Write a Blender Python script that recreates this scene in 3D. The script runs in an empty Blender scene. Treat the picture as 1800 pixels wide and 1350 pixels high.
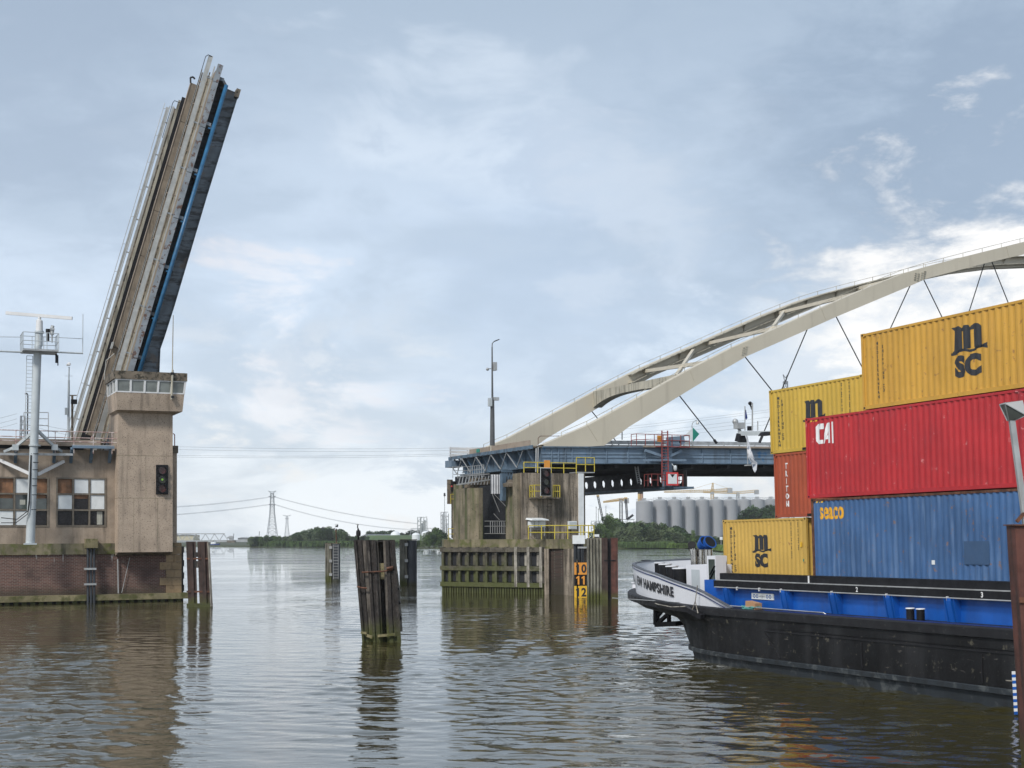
import bpy, bmesh, math, random
from mathutils import Vector, Matrix, noise
S = bpy.context.scene
C = S.collection
R = math.radians
V = Vector
# ------------------------------------------------------------------ camera
F = 2500.0
PITCH, ROLL, SH = R(1.5), R(-0.3), 0.1128
cam_d = bpy.data.cameras.new("camera")
cam_d.sensor_width = 36.0
cam_d.lens = 36.0 * F / 1800
cam_d.shift_y = SH
cam_d.clip_start = 0.5
cam_d.clip_end = 12000
cam = bpy.data.objects.new("camera", cam_d)
C.objects.link(cam)
RM = Matrix.Rotation(R(90) + PITCH, 4, 'X') @ Matrix.Rotation(ROLL, 4, 'Z')
cam.matrix_world = Matrix.Translation((0, 0, 5)) @ RM
S.camera = cam
CAM = V((0, 0, 5))
# ------------------------------------------------------------------ world
SUN_EL, SUN_AZ = R(44), R(212)          # azimuth clockwise from +Y
wd = bpy.data.worlds.new("World"); S.world = wd; wd.use_nodes = True
nt = wd.node_tree; nt.nodes.clear(); N = nt.nodes; L = nt.links
def nd(t, **k):
    n = N.new(t)
    for a, b in k.items(): setattr(n, a, b)
    return n
def lk(a, b): L.new(a, b)
def mth(op, a, b=None, clamp=False):
    n = nd('ShaderNodeMath', operation=op); n.use_clamp = clamp
    for i, x in enumerate((a, b)):
        if x is None: continue
        if isinstance(x, (int, float)): n.inputs[i].default_value = x
        else: lk(x, n.inputs[i])
    return n.outputs[0]
def mrange(x, a, b, c=0.0, d=1.0, smooth=True):
    n = nd('ShaderNodeMapRange', interpolation_type='SMOOTHSTEP' if smooth else 'LINEAR')
    lk(x, n.inputs[0])
    for i, v in enumerate((a, b, c, d)): n.inputs[i + 1].default_value = v
    return n.outputs[0]
def mixc(fac, a, b, blend='MIX'):
    n = nd('ShaderNodeMix', data_type='RGBA', blend_type=blend)
    for i, x in ((0, fac), (6, a), (7, b)):
        if isinstance(x, (int, float)): n.inputs[i].default_value = x
        elif isinstance(x, tuple): n.inputs[i].default_value = (*x, 1)
        else: lk(x, n.inputs[i])
    return n.outputs[2]
def noi(vec, scale, detail=4, rough=.55, dist=0.0):
    n = nd('ShaderNodeTexNoise'); lk(vec, n.inputs['Vector'])
    n.inputs['Scale'].default_value = scale; n.inputs['Detail'].default_value = detail
    n.inputs['Roughness'].default_value = rough; n.inputs['Distortion'].default_value = dist
    return n.outputs['Fac']
sky = nd('ShaderNodeTexSky', sky_type='NISHITA'); sky.sun_disc = False
sky.sun_elevation = SUN_EL; sky.sun_rotation = SUN_AZ
tc = nd('ShaderNodeTexCoord')
sep = nd('ShaderNodeSeparateXYZ'); lk(tc.outputs['Generated'], sep.inputs[0])
el = mth('MAXIMUM', sep.outputs[2], 0.0)
# clouds lie on a high layer: direction projected on a plane overhead
den = mth('ADD', el, 0.13)
cx = mth('DIVIDE', sep.outputs[0], den); cy = mth('DIVIDE', sep.outputs[1], den)
cmb = nd('ShaderNodeCombineXYZ'); lk(cx, cmb.inputs[0]); lk(cy, cmb.inputs[1])
mp = nd('ShaderNodeMapping'); lk(cmb.outputs[0], mp.inputs[0])
mp.inputs['Rotation'].default_value = (0, 0, R(-24)); mp.inputs['Scale'].default_value = (0.75, 1.35, 1)
mp.inputs['Location'].default_value = (3.1, 1.7, 0)
n_big = noi(mp.outputs[0], .55, 3, .5, .4)
mp2 = nd('ShaderNodeMapping'); lk(tc.outputs['Generated'], mp2.inputs[0]); mp2.inputs['Scale'].default_value = (1, 1, 2.3); mp2.inputs['Location'].default_value = (.37, .11, .3)
mp2.inputs['Rotation'].default_value = (0, R(9), 0)
n_lo = noi(mp2.outputs[0], 4.2, 3, .5, .3)
n_mid = noi(mp2.outputs[0], 7.5, 9, .60, .45)
n_fine = noi(mp2.outputs[0], 22, 8, .66, .3)
k = 10.0
def kc(*c): return tuple(x*k for x in c)
zen, mid, hor = kc(.25, .30, .37), kc(.56, .65, .765), kc(.86, .90, .935)
g = mixc(mrange(el, 0.0, .17), hor, mid)
g = mixc(mrange(el, .16, .38), g, kc(.34, .42, .52))
g = mixc(mrange(el, .42, .75), g, zen)
mixn = mth('ADD', mth('MULTIPLY', n_mid, .68), mth('MULTIPLY', n_fine, .32))
# soft slate banks, then pale veils, then small bright breaks low down
g = mixc(mth('MULTIPLY', mrange(mth('ADD', mth('MULTIPLY', n_lo, .6), mth('MULTIPLY', n_mid, .4)), .49, .60), .55), g, kc(.35, .43, .53))
g = mixc(mth('MULTIPLY', mrange(mth('ADD', mth('MULTIPLY', n_lo, .55), mth('MULTIPLY', n_mid, .45)), .47, .38), .42), g, kc(.68, .75, .83))
lowmask = mrange(el, .19, .05)
g = mixc(mth('MULTIPLY', mth('MULTIPLY', mrange(mixn, .535, .63), lowmask), .75), g, kc(.84, .83, .82))
g = mixc(mth('MULTIPLY', mrange(mixn, .46, .40), mth('MULTIPLY', lowmask, .45)), g, kc(.48, .57, .69))
def blob(az, eld, r0, r1):
    d = V((math.sin(R(az)) * math.cos(R(eld)), math.cos(R(az)) * math.cos(R(eld)), math.sin(R(eld))))
    n = nd('ShaderNodeVectorMath', operation='DISTANCE'); lk(tc.outputs['Generated'], n.inputs[0]); n.inputs[1].default_value = d
    jit = mth('ADD', n.outputs['Value'], mth('ADD', mth('MULTIPLY', mth('SUBTRACT', n_mid, .5), .42), mth('MULTIPLY', mth('SUBTRACT', n_fine, .5), .16)))
    return mrange(jit, r0, r1, 1, 0)
g = mixc(mth('MULTIPLY', blob(12, 13, .06, .22), .6), g, kc(.30, .38, .485))
g = mixc(mth('MULTIPLY', blob(19, 14, .06, .22), .75), g, kc(.24, .31, .41))
g = mixc(mth('MULTIPLY', blob(1, 9.5, .03, .13), .45), g, kc(.38, .47, .60))
g = mixc(mth('MULTIPLY', blob(-20, 20, .06, .24), .7), g, kc(.29, .36, .46))
g = mixc(mth('MULTIPLY', blob(17, 5, .07, .17), .88), g, kc(.93, .90, .86))
g = mixc(mth('MULTIPLY', blob(22, 8.5, .01, .05), .7), g, kc(.93, .92, .90))
g = mixc(mth('MULTIPLY', blob(9, 6.5, .01, .07), .6), g, kc(.42, .52, .65))
g = mixc(mth('MULTIPLY', blob(-9, 7.0, .0, .06), .45), g, kc(.88, .83, .82))
g = mixc(mth('MULTIPLY', blob(6, 12.5, .0, .07), .25), g, kc(.76, .80, .85))
g = mixc(0.90, sky.outputs[0], g)
bg = nd('ShaderNodeBackground'); lk(g, bg.inputs[0]); bg.inputs[1].default_value = 0.10
wo = nd('ShaderNodeOutputWorld'); lk(bg.outputs[0], wo.inputs[0])
# ------------------------------------------------------------------ sun through overcast
sd = bpy.data.lights.new("sun", 'SUN'); sd.energy = 2.4; sd.angle = R(11); sd.color = (1, .96, .90)
so = bpy.data.objects.new("sun", sd); C.objects.link(so)
sv = V((math.sin(SUN_AZ) * math.cos(SUN_EL), math.cos(SUN_AZ) * math.cos(SUN_EL), math.sin(SUN_EL)))
so.rotation_euler = sv.to_track_quat('Z', 'Y').to_euler()
S.view_settings.view_transform = 'Standard'; S.view_settings.look = 'None'
S.view_settings.gamma = 1; S.view_settings.exposure = 0.42
try:
    S.cycles.volume_bounces = 1; S.cycles.max_bounces = 8; S.cycles.use_denoising = True
except Exception: pass

# ------------------------------------------------------------------ measuring helpers
def ray(x, y):
    v = V(((x - 900) / F, (675 - y) / F + SH * 1800 / F, -1))
    return (RM.to_3x3() @ v)
def at(x, y, Y):
    d = ray(x, y); return CAM + d * (Y / d.y)
def wat(x, y, z=0.0):
    d = ray(x, y); return CAM + d * ((z - 5) / d.z)
def onpl(M, ax, val, x, y):
    Mi = M.inverted(); o = Mi @ CAM; d = Mi.to_3x3() @ ray(x, y)
    return o + d * ((val - o[ax]) / d[ax])
ux = V((.9126, .4088, 0)); wx = V((-.4088, .9126, 0))
BR = Matrix(((ux.x, wx.x, 0, 0), (ux.y, wx.y, 0, 0), (0, 0, 1, 0), (0, 0, 0, 1)))
def B(x, y, w): return onpl(BR, 1, w, x, y)
def BU(x, y, u): return onpl(BR, 0, u, x, y)
e1 = V((.4052, -.9143, 0)); e2 = V((.9143, .4052, 0))
SH0 = Matrix(((e1.x, e2.x, 0, 0), (e1.y, e2.y, 0, 0), (0, 0, 1, 0), (0, 0, 0, 1)))
piv = V((-38, 29.6, 0))
SHIP = SH0 @ Matrix.Translation(piv) @ Matrix.Rotation(R(1.2), 4, 'X') @ Matrix.Rotation(R(-.28), 4, 'Y') @ Matrix.Translation(-piv)
def Q(x, y, b): return onpl(SHIP, 1, b, x, y)

# ------------------------------------------------------------------ mesh helpers
ORG = {}
class MB:
    def __init__(s, M=None): s.v = []; s.f = []; s.m = []; s.M = M; s.mi = 0; s.loops = None
    def add(s, vs, fs):
        b = len(s.v)
        for p in vs:
            p = V(p); s.v.append(s.M @ p if s.M else p)
        for f in fs: s.f.append([b + i for i in f]); s.m.append(s.mi)
        return s
    def box(s, x0, x1, y0, y1, z0, z1):
        return s.add([(x0,y0,z0),(x1,y0,z0),(x1,y1,z0),(x0,y1,z0),(x0,y0,z1),(x1,y0,z1),(x1,y1,z1),(x0,y1,z1)],
                     [(0,3,2,1),(4,5,6,7),(0,1,5,4),(1,2,6,5),(2,3,7,6),(3,0,4,7)])
    def hexa(s, a, b):     # two quads of 4 points each
        return s.add(list(a) + list(b), [(3,2,1,0),(4,5,6,7),(0,1,5,4),(1,2,6,5),(2,3,7,6),(3,0,4,7)])
    def bar(s, p0, p1, w, h=None, up=(0, 0, 1)):
        h = w if h is None else h
        p0 = V(p0); p1 = V(p1); d = (p1 - p0).normalized(); up = V(up)
        if abs(d.dot(up)) > .98: up = V((1, 0, 0))
        a = d.cross(up).normalized(); b = a.cross(d).normalized()
        a = a * w / 2; b = b * h / 2
        return s.hexa([p0-a-b, p0+a-b, p0+a+b, p0-a+b], [p1-a-b, p1+a-b, p1+a+b, p1-a+b])
    def tube(s, p0, p1, r0, r1=None, n=8):
        r1 = r0 if r1 is None else r1
        p0 = V(p0); p1 = V(p1); d = (p1 - p0).normalized()
        up = V((0, 0, 1)) if abs(d.z) < .95 else V((1, 0, 0))
        a = d.cross(up).normalized(); b = a.cross(d)
        vs = []
        for p, r in ((p0, r0), (p1, r1)):
            for i in range(n):
                t = 2 * math.pi * i / n; vs.append(p + a * math.cos(t) * r + b * math.sin(t) * r)
        fs = [(i, (i+1) % n, n + (i+1) % n, n + i) for i in range(n)] + [tuple(range(n))[::-1], tuple(range(n, 2*n))]
        return s.add(vs, fs)
    def pipe(s, pts, r, n=6):
        for a, b in zip(pts, pts[1:]): s.tube(a, b, r, None, n)
        return s
    def prism(s, pts, d0, d1, ax='y'):
        # pts in-plane: ax y -> (x,z); ax z -> (x,y); ax x -> (y,z)
        n = len(pts); vs = []
        for d in (d0, d1):
            for p in pts:
                vs.append({'y': (p[0], d, p[1]), 'z': (p[0], p[1], d), 'x': (d, p[0], p[1])}[ax])
        return s.add(vs, [tuple(range(n)), tuple(range(n, 2*n))[::-1]] + [(i, n+i, n+(i+1) % n, (i+1) % n) for i in range(n)])
    def lathe(s, prof, c, n=16):
        c = V(c); vs = []; m = len(prof)
        for i in range(n):
            t = 2 * math.pi * i / n
            for r, z in prof: vs.append(c + V((math.cos(t) * r, math.sin(t) * r, z)))
        fs = [(i*m+j, ((i+1) % n)*m+j, ((i+1) % n)*m+j+1, i*m+j+1) for i in range(n) for j in range(m-1)]
        return s.add(vs, fs)
    def ball(s, c, r, sq=(1, 1, 1), n=12, m=8):
        c = V(c); prof = [(math.sin(math.pi*j/m), -math.cos(math.pi*j/m)) for j in range(m+1)]
        vs = []; mm = m + 1
        for i in range(n):
            t = 2*math.pi*i/n
            for a, z in prof: vs.append(c + V((math.cos(t)*a*r*sq[0], math.sin(t)*a*r*sq[1], z*r*sq[2])))
        return s.add(vs, [(i*mm+j, ((i+1) % n)*mm+j, ((i+1) % n)*mm+j+1, i*mm+j+1) for i in range(n) for j in range(m)])
    def grid(s, rows, close=False):
        n = len(rows[0]); vs = [p for r in rows for p in r]
        fs = []
        for i in range(len(rows)-1):
            for j in range(n if close else n-1):
                k = (j+1) % n; fs.append((i*n+j, i*n+k, (i+1)*n+k, (i+1)*n+j))
        return s.add(vs, fs)
    def mesh(s, name, mats, org, smooth=False):
        me = bpy.data.meshes.new(name)
        me.from_pydata([p - org for p in s.v], [], s.f)
        for m in (mats if isinstance(mats, (list, tuple)) else [mats]): me.materials.append(m)
        me.polygons.foreach_set('material_index', s.m)
        bm = bmesh.new(); bm.from_mesh(me)
        bmesh.ops.remove_doubles(bm, verts=bm.verts, dist=1e-5)
        bmesh.ops.recalc_face_normals(bm, faces=bm.faces); bm.to_mesh(me); bm.free()
        if smooth:
            me.polygons.foreach_set('use_smooth', [True] * len(me.polygons))
            if smooth is not True and hasattr(me, 'set_sharp_from_angle'): me.set_sharp_from_angle(angle=R(smooth))
        me.update(); return me
    def build(s, name, mat, parent=None, smooth=False, label=None, cat=None, group=None, kind=None, loc=None):
        if parent is not None: org = ORG[parent.name]
        elif loc is not None: org = V(loc)
        else:
            xs = [p.x for p in s.v]; ys = [p.y for p in s.v]; zs = [p.z for p in s.v]
            org = V(((min(xs)+max(xs))/2, (min(ys)+max(ys))/2, min(zs)))
        o = bpy.data.objects.new(name, s.mesh(name, mat, org, smooth)); C.objects.link(o)
        ORG[o.name] = org
        if parent is not None: o.parent = parent
        else: o.location = org
        if label: o['label'] = label
        if cat: o['category'] = cat
        if group: o['group'] = group
        if kind: o['kind'] = kind
        return o
def thing(name, label, cat, loc, group=None):
    o = bpy.data.objects.new(name, None); C.objects.link(o); o.location = loc; o.empty_display_size = .5
    ORG[o.name] = V(loc); o['label'] = label; o['category'] = cat
    if group: o['group'] = group
    return o
def kids(o): return [c for c in bpy.data.objects if c.parent == o]
def dup(o, delta, label=None, parent=None, ks=None):
    c = o.copy(); C.objects.link(c)
    if parent is None: c.location = o.location + V(delta); ORG[c.name] = ORG[o.name] + V(delta)
    else: c.parent = parent; ORG[c.name] = ORG[parent.name]
    if label: c['label'] = label
    for k in kids(o): dup(k, (0, 0, 0), None, c)
    return c
def rail(mb, pts, h=1.05, n=2, r=.025, step=1.5, pr=None, up=V((0, 0, 1))):
    pr = pr or r
    for a, b in zip(pts, pts[1:]):
        a = V(a); b = V(b); m = max(1, round((b-a).length / step))
        for i in range(m+1):
            p = a.lerp(b, i/m); mb.tube(p, p + up*h, pr, None, 6)
        for j in range(n): z = up * (h * (j+1) / n); mb.tube(a+z, b+z, r, None, 6)
    return mb

# ------------------------------------------------------------------ materials
def MAT(name, col, rough=.6, metal=0.0, var=.2, vs=1.2, spot=None, streak=None, moss=None, bump=0.0, bs=30, spec=.5, fine=.0, hst=None):
    global N, L, nt
    m = bpy.data.materials.new(name); m.use_nodes = True; nt = m.node_tree; N = nt.nodes; L = nt.links; N.clear()
    out = nd('ShaderNodeOutputMaterial'); p = nd('ShaderNodeBsdfPrincipled'); lk(p.outputs[0], out.inputs[0])
    geo = nd('ShaderNodeNewGeometry'); pos = geo.outputs['Position']
    c = mixc(mrange(noi(pos, vs, 5), .3, .7), tuple(x*(1-var) for x in col), tuple(min(1, x*(1+var)) for x in col))
    if fine: c = mixc(mth('MULTIPLY', mrange(noi(pos, 22, 3, .7), .35, .7), fine), c, tuple(x*.45 for x in col))
    if streak:                         # (colour, amount, scale, lo, hi)
        sc, am, ss, lo, hi = streak
        mpn = nd('ShaderNodeMapping'); lk(pos, mpn.inputs[0]); mpn.inputs['Scale'].default_value = (ss, ss, ss*.09)
        c = mixc(mth('MULTIPLY', mrange(noi(mpn.outputs[0], 1, 4, .6), lo, hi), am), c, sc)
    if hst:                            # stains running across a raised surface
        sc, am, ss, lo, hi = hst
        mpn = nd('ShaderNodeMapping'); lk(pos, mpn.inputs[0]); mpn.inputs['Scale'].default_value = (ss*.22, ss*.22, ss)
        c = mixc(mth('MULTIPLY', mrange(noi(mpn.outputs[0], 1, 6, .65), lo, hi), am), c, sc)
    if spot:                           # (colour, amount, scale, lo, hi)
        sc, am, ss, lo, hi = spot
        c = mixc(mth('MULTIPLY', mrange(noi(pos, ss, 8, .65), lo, hi), am), c, sc)
    if moss:                           # (colour, amount, z full, z none)
        sc, am, z0, z1 = moss
        sp = nd('ShaderNodeSeparateXYZ'); lk(pos, sp.inputs[0])
        z = mth('ADD', sp.outputs[2], mth('MULTIPLY', mth('SUBTRACT', noi(pos, .9, 5, .6), .5), (z1-z0)*1.6))
        c = mixc(mth('MULTIPLY', mrange(z, z0, z1, 1, 0), am), c, sc)
    lk(c, p.inputs['Base Color'])
    rr = mrange(noi(pos, vs*3, 4), .3, .7, max(0, rough-.1), min(1, rough+.1)); lk(rr, p.inputs['Roughness'])
    p.inputs['Metallic'].default_value = metal
    p.inputs['Specular IOR Level'].default_value = spec
    if bump:
        b = nd('ShaderNodeBump'); b.inputs['Strength'].default_value = 1; b.inputs['Distance'].default_value = bump
        lk(noi(pos, bs, 5, .6), b.inputs['Height']); lk(b.outputs[0], p.inputs['Normal'])
    return m
def glass_mat(name, col, rough=.08):
    m = MAT(name, col, rough, 0, .3, 1.5, spec=.8); return m
RUST = (.12, .05, .028)
m_conc = MAT('concrete_tower', (.41, .325, .25), .85, 0, .12, .8, spot=((.07, .055, .045), .9, 13, .57, .63), streak=((.13, .105, .08), .55, 2.2, .50, .72), bump=.01, bs=35)
m_concw = MAT('concrete_wall', (.33, .265, .205), .85, 0, .25, .6, spot=((.08, .06, .05), .5, 7, .56, .72), streak=((.12, .095, .07), .7, 1.4, .45, .7), bump=.01, bs=30)
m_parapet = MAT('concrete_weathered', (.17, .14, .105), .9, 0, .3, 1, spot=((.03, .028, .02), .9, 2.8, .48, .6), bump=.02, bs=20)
m_mossc = MAT('concrete_mossy', (.19, .165, .105), .9, 0, .35, .7, spot=((.085, .10, .02), .8, 1.3, .46, .64), streak=((.03, .03, .02), .75, 1.6, .5, .66), bump=.02, bs=14)
m_pillar = MAT('concrete_streaked', (.285, .24, .19), .9, 0, .25, .8, streak=((.05, .042, .03), .85, 2.0, .44, .62), spot=((.03, .03, .02), .7, 7, .56, .66), bump=.015, bs=20)
m_pillarg = MAT('concrete_green_streaked', (.20, .17, .12), .9, 0, .25, .8, streak=((.060, .080, .02), .8, 1.2, .42, .6), spot=((.03, .03, .02), .6, 5, .55, .66), bump=.015, bs=20)
m_ledge = MAT('ledge_concrete_mossy', (.21, .18, .10), .9, 0, .35, .5, spot=((.07, .075, .02), .85, .8, .45, .6), bump=.03, bs=12)
m_stone = MAT('corner_stone', (.30, .21, .12), .85, 0, .25, 1.0, spot=((.10, .075, .05), .5, 5, .55, .7), bump=.02, bs=18)
m_wood = MAT('fender_timber', (.085, .075, .06), .85, 0, .4, 1.6, streak=((.22, .20, .17), .5, 5, .55, .75), moss=((.075, .090, .017), .75, .5, 4.2), spot=((.035, .030, .022), .8, 1.7, .50, .62), bump=.02, bs=14)
m_woodd = MAT('weathered_pile_timber', (.022, .018, .016), .8, 0, .35, 2.0, streak=((.15, .13, .11), .75, 9, .56, .70), moss=((.060, .068, .014), .8, .1, 1.2), bump=.03, bs=12)
m_woodl = MAT('old_grey_timber', (.30, .28, .24), .85, 0, .3, 2.0, streak=((.06, .05, .045), .8, 6, .45, .65), bump=.02, bs=14)
m_pilebr = MAT('brown_pile', (.048, .028, .023), .8, 0, .3, 1.5, streak=((.02, .014, .012), .7, 4, .5, .7), moss=((.07, .08, .015), .8, .1, 1.0), bump=.02, bs=12)
m_sheet = MAT('sheet_pile_grey', (.21, .20, .16), .8, 0, .25, 1.5, streak=((.06, .055, .04), .8, 6, .45, .65), moss=((.07, .08, .012), .95, .1, 1.2), spot=(RUST, .4, 3, .58, .7), bump=.02, bs=12)
m_rustp = MAT('rusty_steel_pile', (.10, .038, .028), .75, .1, .35, 1.5, streak=((.03, .018, .015), .8, 3, .45, .65), spot=((.2, .07, .03), .4, 5, .55, .7), moss=((.06, .06, .012), .8, .1, .8), bump=.01, bs=20)
m_rust = MAT('rust', RUST, .8, .1, .5, 4, spot=((.05, .03, .025), .8, 9, .5, .62))
m_steelg = MAT('grey_galvanised', (.42, .43, .43), .45, .4, .15, 2, streak=((.25, .22, .19), .5, 4, .55, .75))
m_silver = MAT('aluminium_rail', (.42, .42, .40), .5, .2, .12, 2, spot=((.2, .12, .08), .5, 6, .62, .72))
m_white = MAT('white_paint', (.66, .66, .66), .45, 0, .06, 1, streak=((.40, .35, .30), .5, 3, .58, .8))
m_mast = MAT('mast_pale_grey', (.46, .50, .52), .45, 0, .08, 1, streak=((.3, .27, .22), .45, 4, .58, .8), spot=(RUST, .4, 7, .68, .74))
m_black = MAT('black_paint', (.010, .010, .012), .5, 0, .3, 2, spec=.25)
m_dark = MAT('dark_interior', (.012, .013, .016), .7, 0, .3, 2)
m_rubber = MAT('black_cable_pipe', (.02, .025, .032), .5, 0, .3, 2)
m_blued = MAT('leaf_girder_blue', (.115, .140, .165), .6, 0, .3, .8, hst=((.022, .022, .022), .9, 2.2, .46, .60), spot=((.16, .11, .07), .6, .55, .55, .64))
m_bluedd = MAT('leaf_recess_shade_blue', (.036, .052, .070), .7, 0, .3, 1.2, hst=((.008, .009, .01), .8, 2.5, .45, .62))  # girder blue darkened: the recess shade is put into the colour
m_blueb = MAT('bright_blue_pipe', (.022, .115, .235), .4, 0, .2, 2, spot=((.02, .08, .15), .6, 3, .5, .7))
m_bluegr = MAT('bridge_blue_grey', (.16, .225, .30), .55, 0, .18, .7, spot=((.02, .16, .36), .75, .55, .62, .64), streak=((.07, .08, .09), .5, 2, .5, .75), fine=.15)
m_bluest = MAT('bridge_blue_steel', (.085, .135, .19), .55, 0, .25, 1, streak=((.03, .035, .04), .6, 2, .5, .7))
m_fascia = MAT('fascia_blue_rust', (.23, .255, .28), .6, 0, .2, 1, spot=((.11, .055, .035), .95, 2.6, .54, .60))
m_cream = MAT('arch_cream_steel', (.55, .50, .40), .5, 0, .05, .25, streak=((.30, .26, .20), .40, 1.2, .52, .8), spot=((.30, .19, .10), .55, 3, .69, .73))
m_creamd = MAT('arch_cream_stained', (.44, .41, .33), .6, 0, .12, .6, streak=((.12, .11, .085), .7, 3, .45, .65))
m_tan = MAT('tan_deck_edge', (.30, .245, .195), .7, 0, .15, 1, spot=(RUST, .5, 3, .6, .7))
m_road = MAT('leaf_road_tan', (.23, .19, .145), .85, 0, .2, 1.2, streak=((.10, .08, .06), .6, 4, .5, .7), fine=.3)
m_asph = MAT('asphalt', (.06, .06, .06), .9, 0, .2, 1, bump=.01)
m_yel = MAT('yellow_paint', (.52, .42, .05), .5, 0, .15, 3, spot=(RUST, .4, 8, .64, .7))
m_redp = MAT('red_ladder_paint', (.26, .055, .05), .5, 0, .2, 3)
m_pink = MAT('faded_pink_rail', (.42, .27, .25), .5, 0, .2, 3, spot=((.7, .68, .65), .7, 3, .45, .6))
m_girddk = MAT('gantry_black_steel', (.022, .022, .025), .6, 0, .3, 1)
m_tarp = MAT('white_tarpaulin', (.50, .51, .53), .7, 0, .1, 2, bump=.05, bs=6)
def plain(name, col, rough=.5, **k): return MAT(name, col, rough, 0, .06, 2, **k)
m_orange = plain('gauge_orange', (.72, .30, .045)); m_gyel = plain('gauge_yellow', (.75, .45, .03), spot=((.3, .2, .03), .5, 5, .6, .7))
m_redb = plain('red_border', (.6, .05, .05)); m_green = plain('sign_green', (.01, .22, .16)); m_lens = plain('lens_dark_red', (.07, .012, .012), .15)
m_lensg = plain('lens_dark_green', (.03, .035, .02), .15)
def emis(name, col, st):
    m = bpy.data.materials.new(name); m.use_nodes = True; p = m.node_tree.nodes['Principled BSDF']
    p.inputs['Base Color'].default_value = (*col, 1); p.inputs['Emission Color'].default_value = (*col, 1); p.inputs['Emission Strength'].default_value = st
    return m
m_lit = emis('lit_green_lamp', (.22, .45, .06), .25)
m_letter_b = plain('lettering_black', (.022, .024, .03)); m_letter_w = plain('lettering_white', (.75, .75, .75)); m_letter_o = plain('lettering_orange', (.75, .38, .02))
m_wwhite = plain('white_panel', (.72, .75, .76)); m_wdark = MAT('dark_window_glass', (.016, .014, .015), .25, 0, .3, 1.5, spec=.3); m_wwood = MAT('board_infill', (.24, .12, .06), .7, 0, .3, 2, streak=((.08, .05, .03), .5, 5, .5, .7))
m_wgrey = glass_mat('dusty_window_glass', (.06, .075, .07)); m_frame = MAT('window_frame_grey', (.17, .145, .115), .8, 0, .2, 3)
m_curt = MAT('pale_curtain', (.42, .42, .37), .9, 0, .1, 2, streak=((.25, .25, .22), .6, 8, .45, .6))
m_cabin = MAT('cab_glass_curtained', (.15, .165, .155), .15, 0, .35, .9, spec=.5)

def brick_mat(name, ax, c1, c2, mort, dark):
    global N, L, nt
    m = bpy.data.materials.new(name); m.use_nodes = True; nt = m.node_tree; N = nt.nodes; L = nt.links; N.clear()
    out = nd('ShaderNodeOutputMaterial'); p = nd('ShaderNodeBsdfPrincipled'); lk(p.outputs[0], out.inputs[0])
    geo = nd('ShaderNodeNewGeometry'); pos = geo.outputs['Position']
    d = nd('ShaderNodeVectorMath', operation='DOT_PRODUCT'); lk(pos, d.inputs[0]); d.inputs[1].default_value = ax
    sp = nd('ShaderNodeSeparateXYZ'); lk(pos, sp.inputs[0])
    cb = nd('ShaderNodeCombineXYZ'); lk(d.outputs['Value'], cb.inputs[0]); lk(sp.outputs[2], cb.inputs[1])
    bt = nd('ShaderNodeTexBrick'); lk(cb.outputs[0], bt.inputs['Vector'])
    for k2, v in (('Color1', c1), ('Color2', c2), ('Mortar', mort)): bt.inputs[k2].default_value = (*v, 1)
    bt.inputs['Scale'].default_value = 1.0; bt.inputs['Brick Width'].default_value = .34; bt.inputs['Row Height'].default_value = .115
    bt.inputs['Mortar Size'].default_value = .014; bt.inputs['Mortar Smooth'].default_value = .3
    c = mixc(mth('MULTIPLY', mrange(noi(pos, .55, 5), .48, .7), .6), bt.outputs[0], dark)
    mpn = nd('ShaderNodeMapping'); lk(pos, mpn.inputs[0]); mpn.inputs['Scale'].default_value = (2.2, 2.2, .35)
    wz = mrange(sp.outputs[2], 3.0, 4.0, 0, 1)
    c = mixc(mth('MULTIPLY', mrange(noi(mpn.outputs[0], 1.6, 2, .5), .645, .66), wz), c, (.6, .58, .55))
    c = mixc(mth('MULTIPLY', mrange(mth('ADD', sp.outputs[2], mth('MULTIPLY', noi(pos, 1.2, 4), .8)), 1.1, 2.0, 1, 0), .7), c, (.04, .035, .02))
    lk(c, p.inputs['Base Color']); p.inputs['Roughness'].default_value = .88
    b = nd('ShaderNodeBump'); b.inputs['Distance'].default_value = .015; lk(bt.outputs['Fac'], b.inputs['Height']); b.invert = True; lk(b.outputs[0], p.inputs['Normal'])
    return m
m_brick = brick_mat('red_brick', ux, (.165, .075, .060), (.10, .047, .040), (.27, .23, .19), (.045, .03, .028))
m_brickd = brick_mat('dark_brick', ux, (.06, .035, .028), (.035, .025, .02), (.10, .09, .07), (.02, .018, .014))

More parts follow.
